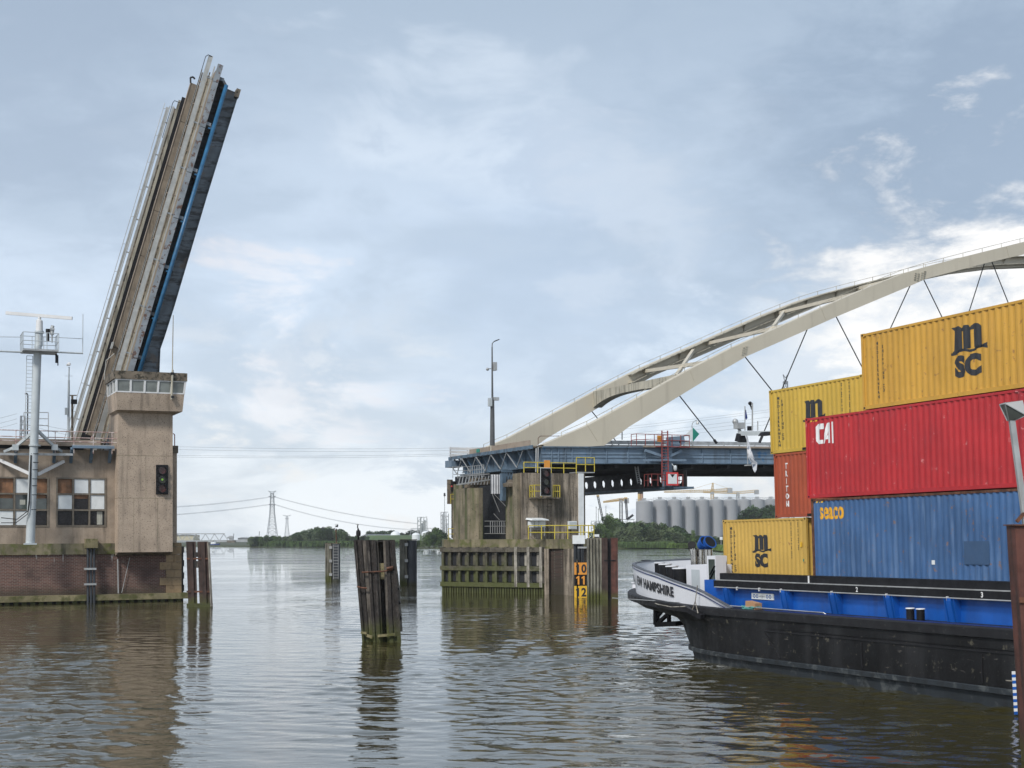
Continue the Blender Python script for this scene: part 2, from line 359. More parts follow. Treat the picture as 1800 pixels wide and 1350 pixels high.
# ------------------------------------------------------------------ water
def water_mat():
    global N, L, nt
    m = bpy.data.materials.new('river_water'); m.use_nodes = True; nt = m.node_tree; N = nt.nodes; L = nt.links; N.clear()
    out = nd('ShaderNodeOutputMaterial'); p = nd('ShaderNodeBsdfPrincipled'); lk(p.outputs[0], out.inputs[0])
    geo = nd('ShaderNodeNewGeometry'); pos = geo.outputs['Position']
    p.inputs['Base Color'].default_value = (.026, .023, .007, 1); p.inputs['Roughness'].default_value = .015
    dvf = nd('ShaderNodeVectorMath', operation='DISTANCE'); lk(pos, dvf.inputs[0]); dvf.inputs[1].default_value = (7.2, 55.2, 0)
    fo = mth('MULTIPLY', mrange(dvf.outputs['Value'], .4, 3.6, 1, 0), mrange(noi(pos, 2.4, 8, .7, .8), .50, .60))
    spz = nd('ShaderNodeSeparateXYZ'); lk(pos, spz.inputs[0])
    by = mrange(mth('ABSOLUTE', mth('SUBTRACT', spz.outputs[1], 385)), 2, 14, 1, 0); bx = mrange(spz.outputs[0], 20, 34)
    fo2 = mth('MULTIPLY', mth('MULTIPLY', by, bx), mrange(noi(pos, .22, 6, .6), .42, .56))
    lk(mixc(mth('MAXIMUM', mth('MULTIPLY', fo, .8), mth('MULTIPLY', fo2, .8)), (.040, .035, .011), (.55, .56, .55)), p.inputs['Base Color'])
    p.inputs['IOR'].default_value = 1.55; p.inputs['Specular IOR Level'].default_value = .5
    def mp(sx, sy, rz=0):
        n = nd('ShaderNodeMapping'); lk(pos, n.inputs[0]); n.inputs['Scale'].default_value = (sx, sy, 1); n.inputs['Rotation'].default_value = (0, 0, rz); return n.outputs[0]
    rip = noi(mp(.75, 1.5, .15), 1.0, 4, .55, .9)
    rip2 = noi(mp(4.5, 8, -.3), 1.0, 2, .5, .3)
    swl = noi(mp(.30, .42, .4), 1.0, 2, .5)
    # calm and rippled patches; livelier wake off the barge stern
    pt = mrange(noi(mp(.030, .045, .3), 1.0, 3, .6), .40, .60, .22, 1.15)
    dv = nd('ShaderNodeVectorMath', operation='DISTANCE'); lk(pos, dv.inputs[0]); dv.inputs[1].default_value = (3, 38, 0)
    wk = mrange(dv.outputs['Value'], 8, 34, .9, 0)
    dv2 = nd('ShaderNodeVectorMath', operation='DISTANCE'); lk(pos, dv2.inputs[0]); dv2.inputs[1].default_value = (-22, 45, 0)
    wk2 = mrange(dv2.outputs['Value'], 8, 26, .6, 0)
    amp = mth('ADD', pt, mth('ADD', wk, wk2))
    h = mth('ADD', mth('MULTIPLY', rip, mrange(spz.outputs[1], 60, 125, .010, .075)), mth('ADD', mth('MULTIPLY', rip2, .0015), mth('MULTIPLY', swl, .03)))
    h = mth('MULTIPLY', h, amp)
    b = nd('ShaderNodeBump'); b.inputs['Distance'].default_value = 1.0; b.inputs['Strength'].default_value = 1.0; lk(h, b.inputs['Height'])
    lk(b.outputs[0], p.inputs['Normal'])
    return m
m_water = water_mat()
def water_mesh():
    import numpy as np
    rs = np.random.RandomState(7)
    Y = [-140, -60, 0, 12] + list(np.arange(20, 60, .11)) + list(np.arange(60, 100, .22)) + list(np.arange(100, 170, .45)) + list(170*1.06**np.arange(0, 60))
    Y = np.array([y for y in Y if y < 2590] + [2600.0])
    kf = np.linspace(-.44, .44, 560)
    K = np.concatenate([[-60, -8, -3, -1.2, -.7, -.5], kf, [.5, .7, 1.2, 3, 8, 60]])
    YY, KK = np.meshgrid(Y, K, indexing='ij')
    XX = np.clip(np.maximum(YY, 20)*KK, -2580, 2580)
    Z = np.zeros_like(XX); dy = np.gradient(Y)[:, None]; dx = np.maximum(YY, 20)*.0016
    res = np.maximum(dy, dx)
    # livelier and calmer patches, a calm lane up the channel, wash off the barge
    m = np.zeros_like(XX)
    for i in range(7):
        a = rs.uniform(0, 6.28); l = rs.uniform(14, 45); m += np.sin((XX*np.cos(a)+YY*np.sin(a)*.8)*6.28/l + rs.uniform(0, 6.28))
    m = np.clip(.85+.28*m, .35, 1.6)
    t = np.clip((YY-22)/110, 0, 1); lane = np.abs(XX-(-4.2-22*t))/(2.2+7*t); m *= np.clip(lane-.35, .16, 1)
    t2 = np.clip((YY-22)/110, 0, 1); ln2 = np.abs(XX-(-1.5-6.0*t2))/(1.0+2.0*t2); m *= np.clip(ln2-.2, .35, 1)
    m += .8*np.exp(-((XX-4)**2+(YY-48)**2)/12**2) + .5*np.exp(-((XX+20)**2+(YY-40)**2)/12**2)
    for i in range(100):
        l = np.exp(rs.uniform(np.log(.24), np.log(2.0))); a = rs.normal(1.35, .55)
        kx, ky = np.cos(a), np.sin(a); s = .0120*(1.0 if l < 2.2 else .75)
        w = np.clip((l/res-2.5)/2.5, 0, 1); ph = rs.uniform(0, 6.28)
        wb = .6*np.sin((XX*ky-YY*kx)*6.28/(l*rs.uniform(3, 6)) + rs.uniform(0, 6.28))
        th = (XX*kx+YY*ky)*6.28/l + ph + wb
        Z += w*(s*l/6.28)*(np.sin(th)+.18*np.cos(2*th))
    Z *= m
    d = np.hypot(XX-7.2, YY-55.2); Z += .02*np.sin(d*3.6)*np.exp(-d/9)      # rings spreading from the stern
    co = np.stack([XX, YY, Z], -1).reshape(-1, 3).astype('f'); nr, nc = XX.shape
    idx = np.arange(nr*nc).reshape(nr, nc); q = np.stack([idx[:-1, :-1], idx[:-1, 1:], idx[1:, 1:], idx[1:, :-1]], -1).reshape(-1, 4).astype('i')
    me = bpy.data.meshes.new('water'); me.vertices.add(len(co)); me.vertices.foreach_set('co', co.ravel())
    me.loops.add(q.size); me.loops.foreach_set('vertex_index', q.ravel()); me.polygons.add(len(q))
    me.polygons.foreach_set('loop_start', np.arange(0, q.size, 4, dtype='i')); me.polygons.foreach_set('use_smooth', np.ones(len(q), dtype=bool))
    me.update(calc_edges=True); me.validate(); me.materials.append(m_water)
    o = bpy.data.objects.new('water', me); C.objects.link(o); o['kind'] = 'structure'
water_mesh()

# ================================================================== LEFT BANK PIER
WF = 115.8     # building facade plane
def bl(u, w, z): return BR @ V((u, w, z))
uc = B(292, 1000, WF-.1).x; ur = B(319, 1000, WF-.1).x
zl0 = B(100, 1044, WF).z; zl1 = B(100, 975, WF).z; zl2 = B(100, 955.5, WF).z
pier = thing('bridge_pier', 'brick river pier with mossy concrete ledge under the control tower', 'bridge pier', bl(5, WF, 0))
MB(BR).box(-22, uc, WF, 138, zl0-.1, zl1).build('brick_wall', m_brick, pier)
MB(BR).box(-22, ur-.35, WF-.12, 138, zl1, zl2).build('coping', m_mossc, pier)
q = MB(BR); zz = zl0-.1; i = 0
while zz < zl2-.05:
    h = min(.62, zl2-zz); off = (0, .55)[i % 2]
    q.box(uc-off*.9, uc+.62-off*.3, WF-.10, 117.5, zz+.012, zz+h-.012); q.box(uc+.64-off*.3, ur, WF-.13, 138, zz+.012, zz+h-.012)
    zz += h; i += 1
q.build('corner_stones', m_stone, pier)
MB(BR).box(-22, ur+.45, WF-.85, 139, zl0-.55, zl0-.1).build('ledge', m_ledge, pier)
q = MB(BR); u = -21.5; random.seed(4)
while u < ur+.1:
    q.box(u, u+.34, WF-.7, WF-.3, -1.5, zl0-.5); u += .62 + random.uniform(-.05, .06)
q.build('ledge_piles', m_woodd, pier)
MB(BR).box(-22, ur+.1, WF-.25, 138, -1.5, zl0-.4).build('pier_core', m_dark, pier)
for a, b in (((207, 983), (208, 1043)), ((228, 980), (214, 1042))):
    MB(BR).tube(B(*a, WF-.15), B(*b, WF-.15), .05 if a[0] == 207 else .025).build('drain_pipe', m_steelg, pier)
q = MB(BR)
for zz in (1.0, 2.0, 3.0, 4.1): q.box(ur, ur+.30, WF+.3, WF+1.0, zz-.25, zz+.25)
q.box(ur+.02, ur+.25, WF+.4, WF+.8, 0, 4.3); q.build('side_fender', m_woodd, pier)
# cable bundle going into the river
cb_ = thing('cable_conduit', 'black cable pipes with concrete cap running down the brick pier', 'conduit', BR @ B(160, 1062, WF-.6))
q = MB(BR)
for xx in (154.5, 160, 165.5): q.tube(B(xx, 964, WF-.55), B(xx, 1066, WF-1.0), .10)
q.build('pipe', m_rubber, cb_)
a = B(150.5, 947, WF-.7); b = B(171.5, 963, WF-.7)
MB(BR).box(a.x, b.x, WF-.95, WF-.1, b.z, a.z).build('cap', m_ledge, cb_)
for yy in (1000, 1027):
    a = B(148, yy-1.5, WF-.9); b = B(169, yy+1.5, WF-.9); MB(BR).box(a.x, b.x, WF-1.05, WF-.75, b.z, a.z).build('clamp', m_steelg, cb_)

# ---- machine building behind the mast
zr = 12.0
bd = thing('bridge_house', 'grey concrete bridge machine house with two large grid windows', 'building', bl(5, WF+.3, zl2))
wins = [((-31, 840, 86, 925), [[-27, 24], [29, 51], [56, 82]], [848, 868, 900], None), ((98, 839, 187, 926), None, None, None)]
f1 = (B(-6, 840, WF).x, B(86, 840, WF).x); f2 = (B(98.5, 840, WF).x, B(187, 840, WF).x)
zt, zb = B(100, 839, WF).z, B(100, 926, WF).z
q = MB(BR); back = WF + .35
q.box(-22, ur-.6, back, 136, zl2, zr)                        # body behind the openings
for a, b in ((-22, f1[0]), (f1[1], f2[0]), (f2[1], ur-.9)): q.box(a, b, WF, back, zl2, zr)
for a, b in (f1, f2): q.box(a, b, WF, back, zl2, zb); q.box(a, b, WF, back, zt, zr)
q.build('wall', m_concw, bd)
def gridwin(f, cols):
    u0, u1 = f; W = u1-u0; H = zt-zb; fr = MB(BR); t = .12
    for i in range(4): x = u0 + (W-t)*i/3; fr.box(x, x+t, WF-.05, WF+.2, zb, zt)
    for j in range(4): z = zb + (H-t)*j/3; fr.box(u0, u1, WF-.045, WF+.19, z, z+t)
    o = fr.build('window', m_frame, bd)
    for j in range(3):
        for i in range(3):
            x0 = u0 + (W-t)*i/3 + t; x1 = u0 + (W-t)*(i+1)/3; z1 = zt-t-(H-t)*j/3; z0 = z1-(H-t)/3+t
            mt, s = cols[j][i]
            dy = .02 if mt is m_wwhite else .14
            MB(BR).box(x0+.03, x1-.03, WF+dy, WF+dy+.03, z0+.02, z1-.02).build('pane', mt, o)
            if s == 'c': MB(BR).box(x0+.03+(x1-x0)*.45, x0+(x1-x0)*.85, WF+.12, WF+.135, z0+.05, z1-.05).build('curtain', m_curt, o)
            if s == 'b': MB(BR).box(x0+.05, x1-.05, WF+.12, WF+.135, z1-.28, z1-.02).build('blind', m_wwood, o)
            if s == 'l': MB(BR).box(x0+.35, x0+.75, WF+.12, WF+.135, z0+.35, z1-.4).build('notice', m_curt, o)
W_, D_, O_, G_ = m_wwhite, m_wdark, m_wwood, m_wgrey
gridwin(f1, [[(O_, 0), (W_, 0), (O_, 0)], [(G_, 'b'), (G_, 'l'), (G_, 'b')], [(W_, 0), (W_, 0), (D_, 0)]])
gridwin(f2, [[(O_, 0), (W_, 0), (W_, 0)], [(W_, 0), (D_, 'b'), (W_, 0)], [(D_, 0), (D_, 0), (D_, 'c')]])
# beams carrying the walkway, road edge and deck
dk = thing('approach_deck', 'land side road deck with pink railing above the machine house', 'bridge deck', bl(5, WF, 12))
zdk = B(100, 772, WF).z; zdb = B(100, 784, WF).z
MB(BR).box(-40, 16.2, WF-.3, WF, zdb, zdk-.02).build('deck_edge', m_tan, dk)
MB(BR).box(-40, 15.2, WF+.02, 140, zdb+.05, zdk-.1).build('deck', m_asph, dk)
MB(BR).box(-40, 15, WF+.4, WF+1.6, zr+.02, zdb).build('edge_girder', m_dark, dk)
q = MB(BR)
for xx in (22, 90, 120, 155, 188):
    a = B(xx+6, 782, WF-.6); c = B(xx-2, 812, WF); MB(BR).bar((a.x, WF-.9, zdb-.2), (a.x, WF, c.z), .22, .3).build('bracket', m_bluest, dk)
a = B(127, 783, WF-1.0); b = B(201, 789, WF-1.0)
MB(BR).box(a.x, b.x, WF-1.1, WF-.9, b.z, a.z).build('walkway_beam', m_bluegr, dk)
MB(BR).box(a.x, b.x, WF-1.0, WF, a.z+.01, a.z+.06).build('walkway_floor', m_steelg, dk)
q = MB(BR); z1 = B(60, 757, WF-1).z; z2 = B(60, 768, WF-1).z; z3 = B(60, 775, WF-1).z
for zz in (z1, z2, z3): q.tube((-30, WF-1, zz), (b.x+.2, WF-1, zz), .035)
for xx in (28, 97, 130, 164, 197): p = B(xx, 780, WF-1); q.tube((p.x, WF-1, z3-.9), (p.x, WF-1, z1), .03)
q.build('railing', m_pink, dk)
MB(BR).bar(B(-4, 798, WF-.7), B(128, 799, WF-.7), .12, .18).build('service_pipe', m_steelg, dk)
q = MB(BR)
for xx in (60, 88):
    for yy in (725, 736, 748):
        if xx == 60: q.tube(B(42, yy, WF+2), B(85, yy, WF+2), .03)
for xx in (42, 85): q.tube(B(xx, 725, WF+2), B(xx, 772, WF+2), .03)
q.build('high_railing', m_steelg, dk)

# ---- control tower
TW = 114.0
tl = B(208, 850, TW).x; tr = B(303.5, 850, TW).x; zb0 = B(206, 971, TW).z; zt0 = B(250, 722, TW).z
tw = thing('control_tower', 'tan concrete bridge keeper tower with glazed cab on top', 'control tower', bl((tl+tr)/2, TW+1, zb0))
q = MB(BR); q.box(tl, tr, TW, WF+3, zb0, zt0+.1); q.build('shaft', m_conc, tw)
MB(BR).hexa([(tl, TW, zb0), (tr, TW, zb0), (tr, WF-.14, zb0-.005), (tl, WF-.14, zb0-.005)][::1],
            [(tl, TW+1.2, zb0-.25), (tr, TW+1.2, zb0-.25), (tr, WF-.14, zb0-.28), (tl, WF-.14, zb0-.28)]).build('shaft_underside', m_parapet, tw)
xs2 = B(309, 800, TW+2).x
MB(BR).box(tr+.01, xs2, TW+1.5, WF+3, zl2, B(300, 790, TW+2).z).build('rear_pilaster', m_conc, tw)
MB(BR).box(tr+.02, xs2+.08, TW+1.4, WF+1, B(300, 797, TW+2).z, B(300, 784, TW+2).z).build('pilaster_cap', m_parapet, tw)
q = MB(BR)
for zz in (.38, .68): z = zb0 + (zt0-zb0)*zz; q.box(tl-.004, tr+.004, TW-.004, WF+3.01, z, z+.025)
for zz, uu in ((0, .28), (0, .72), (1, .5)): q.box(tl+(tr-tl)*uu, tl+(tr-tl)*uu+.02, TW-.004, TW+.05, zb0+.05 if zz == 0 else zb0+(zt0-zb0)*.38, zb0+(zt0-zb0)*(.38 if zz == 0 else .68))
q.build('formwork_joints', m_mossc, tw)
for yy in (738, 752): pass
CW = TW-.9; CB = 117.6
c0 = B(204, 689, CW); c1 = B(324, 691, CW); c2 = B(206, 720, CW+.1); c3 = B(321, 720.5, CW+.1); c4 = B(303.5, 727, TW)
q = MB(BR)
q.hexa([(c2.x, CW+.15, c2.z), (c3.x, CW+.15, c2.z), (c3.x, CB, c2.z), (c2.x, CB, c2.z)], [(c0.x, CW, c0.z), (c1.x, CW, c0.z), (c1.x, CB+.1, c0.z), (c0.x, CB+.1, c0.z)])
q.hexa([(tl-.01, TW-.01, c4.z-.05), (tr+.01, TW-.01, c4.z-.05), (tr+.01, CB-.3, c4.z-.05), (tl-.01, CB-.3, c4.z-.05)], [(c2.x, CW+.15, c2.z-.003), (c3.x, CW+.15, c2.z-.003), (c3.x, CB, c2.z-.003), (c2.x, CB, c2.z-.003)])
q.build('cab_base', m_conc, tw)
p0 = B(203.5, 665.5, CW); p1 = B(327, 668, CW); pt = B(200, 651, CW-.05)
q = MB(BR); q.hexa([(c0.x+.05, CW+.05, c0.z+.004), (c1.x-.05, CW+.05, c0.z+.004), (c1.x-.05, CB, c0.z+.004), (c0.x+.05, CB, c0.z+.004)], [(p0.x+.05, CW, p0.z), (p1.x-.05, CW, p0.z), (p1.x-.05, CB, p0.z), (p0.x+.05, CB, p0.z)])
q.build('cab_glazing', m_cabin, tw)
q = MB(BR); hz = p0.z; lz = c0.z
q.box(c0.x, c1.x, CW-.01, CB, lz+.002, lz+.10); q.box(p0.x-.02, p1.x+.02, CW-.05, CB+.02, hz-.09, hz)
def cabp(k, wv, du=0): return (c0.x+(c1.x-c0.x)*k+du, wv-.0, lz), (p0.x+(p1.x-p0.x)*k+du, wv-.04, hz)
for kk in (.008, .21, .41, .605, .80, .992): a, b = cabp(kk, CW+.03); q.bar(a, b, .15, .12, (0, 1, 0))
for wv in (CW+1.4, CW+2.8, CB-.1):
    for kk, s in ((.0, -1), (1, 1)): a, b = cabp(kk, wv); q.bar(a, b, .10, .13, (0, 1, 0))
q.build('window_frame', m_white, tw)
q = MB(BR); a, b = cabp(.9, CW+.0)
q.box(pt.x, p1.x+.08, CW-.12, CB+.15, hz+.001, pt.z); q.build('roof_parapet', m_parapet, tw)
q = MB(BR)
for kk, wd_ in ((.11, .7), (.31, .8), (.53, .6), (.90, .7)):
    q.box(c0.x+(c1.x-c0.x)*kk-wd_/2, c0.x+(c1.x-c0.x)*kk+wd_/2, CW+.12, CW+.14, lz+.32, hz-.1)
# antenna whip and downlight on the cab
ap = thing('whip_antenna', 'tall weathered white pole clamped to the tower cab corner', 'antenna', BR @ B(301, 705, CW-.2))
MB(BR).tube(B(301.5, 702, CW-.2), B(303.5, 650, CW-.2), .085).build('sleeve', m_creamd, ap)
MB(BR).tube(B(303, 650, CW-.2), B(304.5, 554, CW-.2), .045, .03).build('rod', m_creamd, ap)
q = MB(BR)
for yy in (698, 657): q.box(B(299.5, yy, CW).x, B(305, yy, CW).x, CW-.3, CW+.05, B(300, yy+2, CW).z, B(300, yy-2, CW).z)
q.build('clamp', m_dark, ap)
# river signal on the tower
def signal(name, label, x0, y0, x1, y1, w_, lens, frame_m, vis=True):
    a = B(x0, y0, w_); b = B(x1, y1, w_)
    t = thing(name, label, 'signal light', BR @ V(((a.x+b.x)/2, w_, b.z)))
    MB(BR).box(a.x, b.x, w_-.12, w_-.01, b.z, a.z).build('back_board', frame_m, t)
    H = a.z-b.z; W = b.x-a.x; r = min(W*.32, H*.13)
    for i, mt in enumerate(lens):
        cz = a.z-H*(.19+.31*i); cu = (a.x+b.x)/2
        q = MB(BR); n = 16
        ring = [[(cu+math.cos(2*math.pi*k/n)*rr, w_-d, cz+math.sin(2*math.pi*k/n)*rr) for k in range(n)] for rr, d in ((r, .12), (r*1.15, .12), (r*1.15, .34), (r, .34), (r*.96, .13))]
        q.grid(ring, True); h = q.build('hood', m_black if not (i == 2 and name == 'river_signal' and lens[1] is m_lit) else m_steelg, t)
        MB(BR).prism([(cu+math.cos(2*math.pi*k/n)*r*.97, cz+math.sin(2*math.pi*k/n)*r*.97) for k in range(n)], w_-.16, w_-.125).build('lens', mt, h)
        if mt is m_lit:
            pass
    return t
sg = signal('river_signal', 'black three lamp river signal with green lamp lit on tower wall', 274, 817, 295, 869, TW, (m_lens, m_lensg, m_lens), m_black)
a = B(284.5, 843, TW)
MB(BR).prism([(a.x+math.cos(2*math.pi*k/12)*.085, a.z+math.sin(2*math.pi*k/12)*.085) for k in range(12)], TW-.2, TW-.165).build('lit_lamp', m_lit, sg)
# ladder rail right of tower
MB(BR).pipe([B(307, 790, TW+2), B(307, 764, TW+2), B(304, 762, TW+2)], .04).build('grab_rail', m_redp, tw)

# ================================================================== RAISED LEAF
LW = 119.0
hn = B(190, 775, LW); tp = B(384, 117, LW)
d = tp - hn; LEN = d.length; AL = math.atan2(d.z, d.x)
LF = BR @ Matrix.Translation((hn.x, 0, hn.z)) @ Matrix(((math.cos(AL), 0, -math.sin(AL), 0), (0, 1, 0, 0), (math.sin(AL), 0, math.cos(AL), 0), (0, 0, 0, 1)))
print('LEAF len', LEN, 'angle', math.degrees(AL))
def P_(x, y, w_): return onpl(LF, 1, w_, x, y)
leaf = thing('bascule_leaf', 'raised bridge leaf standing almost upright with blue girders and rusty edge', 'drawbridge', BR @ V((hn.x, LW, hn.z)))
def Lb(x0, x1, y0, y1, z0, z1, name, m): return MB(LF).box(x0, x1, LW+y0, LW+y1, z0, z1).build(name, m, leaf)
LT = LEN
Lb(-1.5, LT, .02, 2.2, -.12, 0, 'footway', m_road)
# stepped rusty fascia
q = MB(LF); i = 0; x = -1.0
while x < LT-.2:
    x2 = min(LT+.25, x+4.1); q.box(x, x2-.05, LW-.12, LW, -.36, .10); x = x2
q.build('edge_fascia', m_fascia, leaf)
# girder, outer profile from the photo
gw = LW+1.35
prof = [P_(x, y, gw) for x, y in ((419, 165), (361.6, 350), (305, 541), (288, 594), (281, 614), (279, 660), (262, 720), (255, 770))]
g2 = [(p.x, p.z) for p in prof]
g_in = [(g2[-1][0], -.2), (g2[0][0]-.1, -.2)]
pa = P_(398, 150, LW-.02); pb = P_(246, 650, LW-.02)
def pz_(x): return pb.z+(pa.z-pb.z)*(x-pb.x)/(pa.x-pb.x)
MB(LF).prism(g2 + [(g2[-1][0], pz_(g2[-1][0])), (g2[0][0]-.1, pz_(g2[0][0]))], gw, gw+.06).build('near_girder', m_blued, leaf)
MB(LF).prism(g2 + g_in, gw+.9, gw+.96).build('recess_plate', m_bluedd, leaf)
MB(LF).prism(g2 + g_in, LW+14.5, LW+14.6).build('far_girder', m_blued, leaf)
q = MB(LF)
for a, b in zip(prof, prof[1:]): q.hexa([(a.x, gw-.32, a.z), (b.x, gw-.32, b.z), (b.x, gw+.35, b.z), (a.x, gw+.35, a.z)], [(a.x, gw-.32, a.z+.05), (b.x, gw-.32, b.z+.05), (b.x, gw+.35, b.z+.05), (a.x, gw+.35, a.z+.05)])
q.build('girder_flange', m_blued, leaf)
q = MB(LF)
for a, b in zip(prof, prof[1:]): q.hexa([(a.x, LW+2, a.z+.10), (b.x, LW+2, b.z+.10), (b.x, LW+14.4, b.z+.10), (a.x, LW+14.4, a.z+.10)], [(a.x, LW+2, a.z+.15), (b.x, LW+2, b.z+.15), (b.x, LW+14.4, b.z+.15), (a.x, LW+14.4, a.z+.15)])
q.build('soffit_plate', m_blued, leaf)
tip = P_(419, 162, gw)
MB(LF).box(tip.x-.6, tip.x+.15, gw-.4, gw+.4, tip.z-.1, tip.z+.25).build('tip_bearing', m_parapet, leaf)
MB(LF).box(g2[0][0]-.1, g2[0][0]+.05, gw, LW+14.6, g2[0][1]+.2, -.1).build('tip_beam', m_blued, leaf)
# brackets
for x, y in ((376, 134), (357, 214.5), (332, 295), (308, 379), (281, 465), (256.5, 548), (236, 625)):
    p = P_(x, y, LW+.1); br = MB(LF)
    br.prism([(LW+.02, -.12), (LW+2.2, -.12), (LW+2.2, -1.35), (LW+1.3, -1.35), (LW+.15, -.62)], p.x-.04, p.x+.04, 'x')
    br.box(p.x-.14, p.x+.14, LW+.02, LW+.26, -.75, -.37); br.hexa([(p.x-.15, LW+.1, -.68), (p.x+.15, LW+.1, -.68), (p.x+.15, LW+1.3, -1.31), (p.x-.15, LW+1.3, -1.31)], [(p.x-.15, LW+.1, -.63), (p.x+.15, LW+.1, -.63), (p.x+.15, LW+1.3, -1.26), (p.x-.15, LW+1.3, -1.26)])
    br.build('bracket', m_fascia if y in (214.5, 295) else m_blued, leaf)
pa = P_(398, 150, LW-.02); pb = P_(246, 650, LW-.02)
dd = (pa-pb).normalized(); pb2 = pb - dd*4
MB(LF).tube(pb2, pa, .17, None, 12).build('blue_pipe', m_blueb, leaf, smooth=True)
q = MB(LF)
for x, y in ((357, 222), (332, 303), (308, 386), (281, 473), (256.5, 556)):
    p = P_(x, y, LW+.1); t_ = (p.x-pb.x)/(pa.x-pb.x); pz = pb.z+(pa.z-pb.z)*t_; MB(LF).box(p.x-.06, p.x+.06, LW-.05, LW+.12, pz, -.6).build('pipe_hanger', m_blueb, leaf)
# deck furniture, near to far
def posts(name, m, w_, h, st, r, x0=-1, x1=LT):
    q = MB(LF); x = x0+.3
    while x < x1: MB(LF).box(x-r, x+r, w_-r, w_+r, 0, h).build(name, m, leaf); x += st
def long(name, m, y0, y1, z0, z1, x0=-1.2, x1=None): Lb(x0, LT if x1 is None else x1, y0, y1, z0, z1, name, m)
long('guard_beam', m_silver, .25, .40, .62, .98, x1=LT+.75); long('guard_beam', m_silver, .30, .38, .20, .30, x1=LT)
posts('guard_post', m_steelg, LW+.45, .95, 4.1, .06)
q = MB(LF); q.pipe([(LT-6, LW+.15, 1.22), (LT+.45, LW+.15, 1.22), (LT+.7, LW+.2, 1.05), (LT+.7, LW+.25, .7)], .03); q.tube((-1, LW+.15, 1.22), (LT-6, LW+.15, 1.22), .025)
q.build('hand_rail', m_dark, leaf)
for y_, z_ in ((2.0, .25), (2.0, .60), (2.0, .95), (2.7, .75)): long('thin_rail', m_silver if z_ > .9 else m_parapet, y_, y_+.06, z_, z_+.10)
posts('rail_post', m_tan, LW+2.05, .98, 2.05, .05)
long('cable_tray', m_creamd, 2.9, 3.2, .0, .30)
long('road_surface', m_road, 2.3, 14.2, -.2, .0)
long('parapet_panel', m_road, 4.6, 4.72, 0, 1.28, x0=.5, x1=LT-.55)
long('parapet_cap', m_tan, 4.55, 4.78, 1.281, 1.34, x0=.5, x1=LT-.55)
q = MB(LF)
for i in range(1, 8): x = LT*i/8; q.box(x-.03, x+.03, LW+4.585, LW+4.6, .02, 1.25)
q.build('panel_joints', m_parapet, leaf)
q = MB(LF); q.pipe([(LT-.6, LW+4.6, 1.3), (LT-.15, LW+4.6, 1.45), (LT+.0, LW+4.6, 1.25), (LT-.12, LW+4.6, 1.05)], .08); q.build('lifting_hook', m_dark, leaf)
long('shade_kerb_wall', m_black, 10.4, 10.5, 0, 1.05, x0=-1, x1=LT)  # wall coloured black to stand for its shading
long('red_duct', m_pink, 10.2, 10.38, .05, .22, x0=-.8, x1=LT*.35)
long('centre_barrier', m_creamd, 11.5, 11.6, .7, 1.15)
q = MB(LF); q.pipe([(LT-.3, LW+11.3, .8), (LT-.3, LW+11.3, 1.5), (LT-.55, LW+11.3, 1.6), (LT-4, LW+11.3, 1.6)], .03); q.build('bent_rail', m_dark, leaf)
for y_, z_, hh in ((12.5, .55, .10), (12.5, .85, .10), (13.2, 1.12, .22), (13.2, .72, .16), (13.4, 1.5, .08), (14.0, 1.55, .22)):
    long('far_rail', m_silver, y_, y_+.08, z_, z_+hh, x1=LT-.2)
long('far_screen', m_parapet, 13.0, 13.06, .0, 1.15, x1=LT-.4)
posts('far_post', m_steelg, LW+13.3, 1.6, 3.2, .05)
q = MB(LF); q.tube((-1, LW+14.6, 1.95), (LT+.3, LW+14.6, 1.95), .03); x = .5
while x < LT: q.tube((x, LW+14.0, 1.5), (x, LW+14.6, 1.95), .025); x += 2.7
q.build('far_hand_rail', m_steelg, leaf)
q = MB(LF)   # debris and torn wiring hanging on the deck
p = P_(188, 618, LW+4.5); q.pipe([(p.x, LW+4.4, 1.0), (p.x-.8, LW+4.2, 1.5), (p.x-2.4, LW+4.3, 1.2)], .04); q.box(p.x+.3, p.x+.9, LW+4.2, LW+4.5, 1.3, 1.45)
q.build('loose_fitting', m_silver, leaf)
# foot of the leaf: dark machinery pit wall and end fairing
MB(BR).box(15.2, 21.5, 119.3, 136, 11.9, 13.0).build('pit_floor', m_parapet, dk)
q = MB(LF); q.prism([(-1.5, -.3), (5, -.3), (4, -2.6), (-1, -3.3)], LW+1.5, LW+14); q.build('tail_girder', m_dark, leaf)

# ================================================================== RADAR MAST
MW = 113.9
mb0 = B(53, 957, MW); mt0 = B(66.5, 608, MW)
rm = thing('radar_mast', 'pale grey tubular radar mast braced to the bridge house', 'radar mast', BR @ mb0)
MB(BR).tube(mb0, mt0, .34, .29, 16).build('pole', m_mast, rm, smooth=40)
p = B(53, 957, MW); MB(BR).box(p.x-.45, p.x+.45, MW-.4, MW+.4, p.z-.02, p.z+.1).build('foot_plate', m_mast, rm)
q = MB(BR); a = B(61, 783, MW); q.tube((a.x, MW, a.z-.06), (a.x, MW, a.z+.06), .44, None, 16); q.build('flange', m_mast, rm)
for pts in (((61, 757), (27, 786), (8, 794)), ((66, 757), (96, 786), (108, 794))):
    q = MB(BR); q.bar(B(*pts[0], MW), B(*pts[1], WF-1), .2); q.bar(B(*pts[1], WF-1), B(*pts[2], WF-.2), .2); c = B(*pts[1], WF-1); q.box(c.x-.22, c.x+.22, c.y-.22, c.y+.22, c.z-.25, c.z+.2); q.build('brace', m_mast, rm)
for pts in (((53, 833), (-2, 808)), ((66, 834), (112, 811))): MB(BR).bar(B(*pts[0], MW), B(*pts[1], WF-.1), .18, .22).build('brace', m_white, rm)
a = B(60, 500, MW)
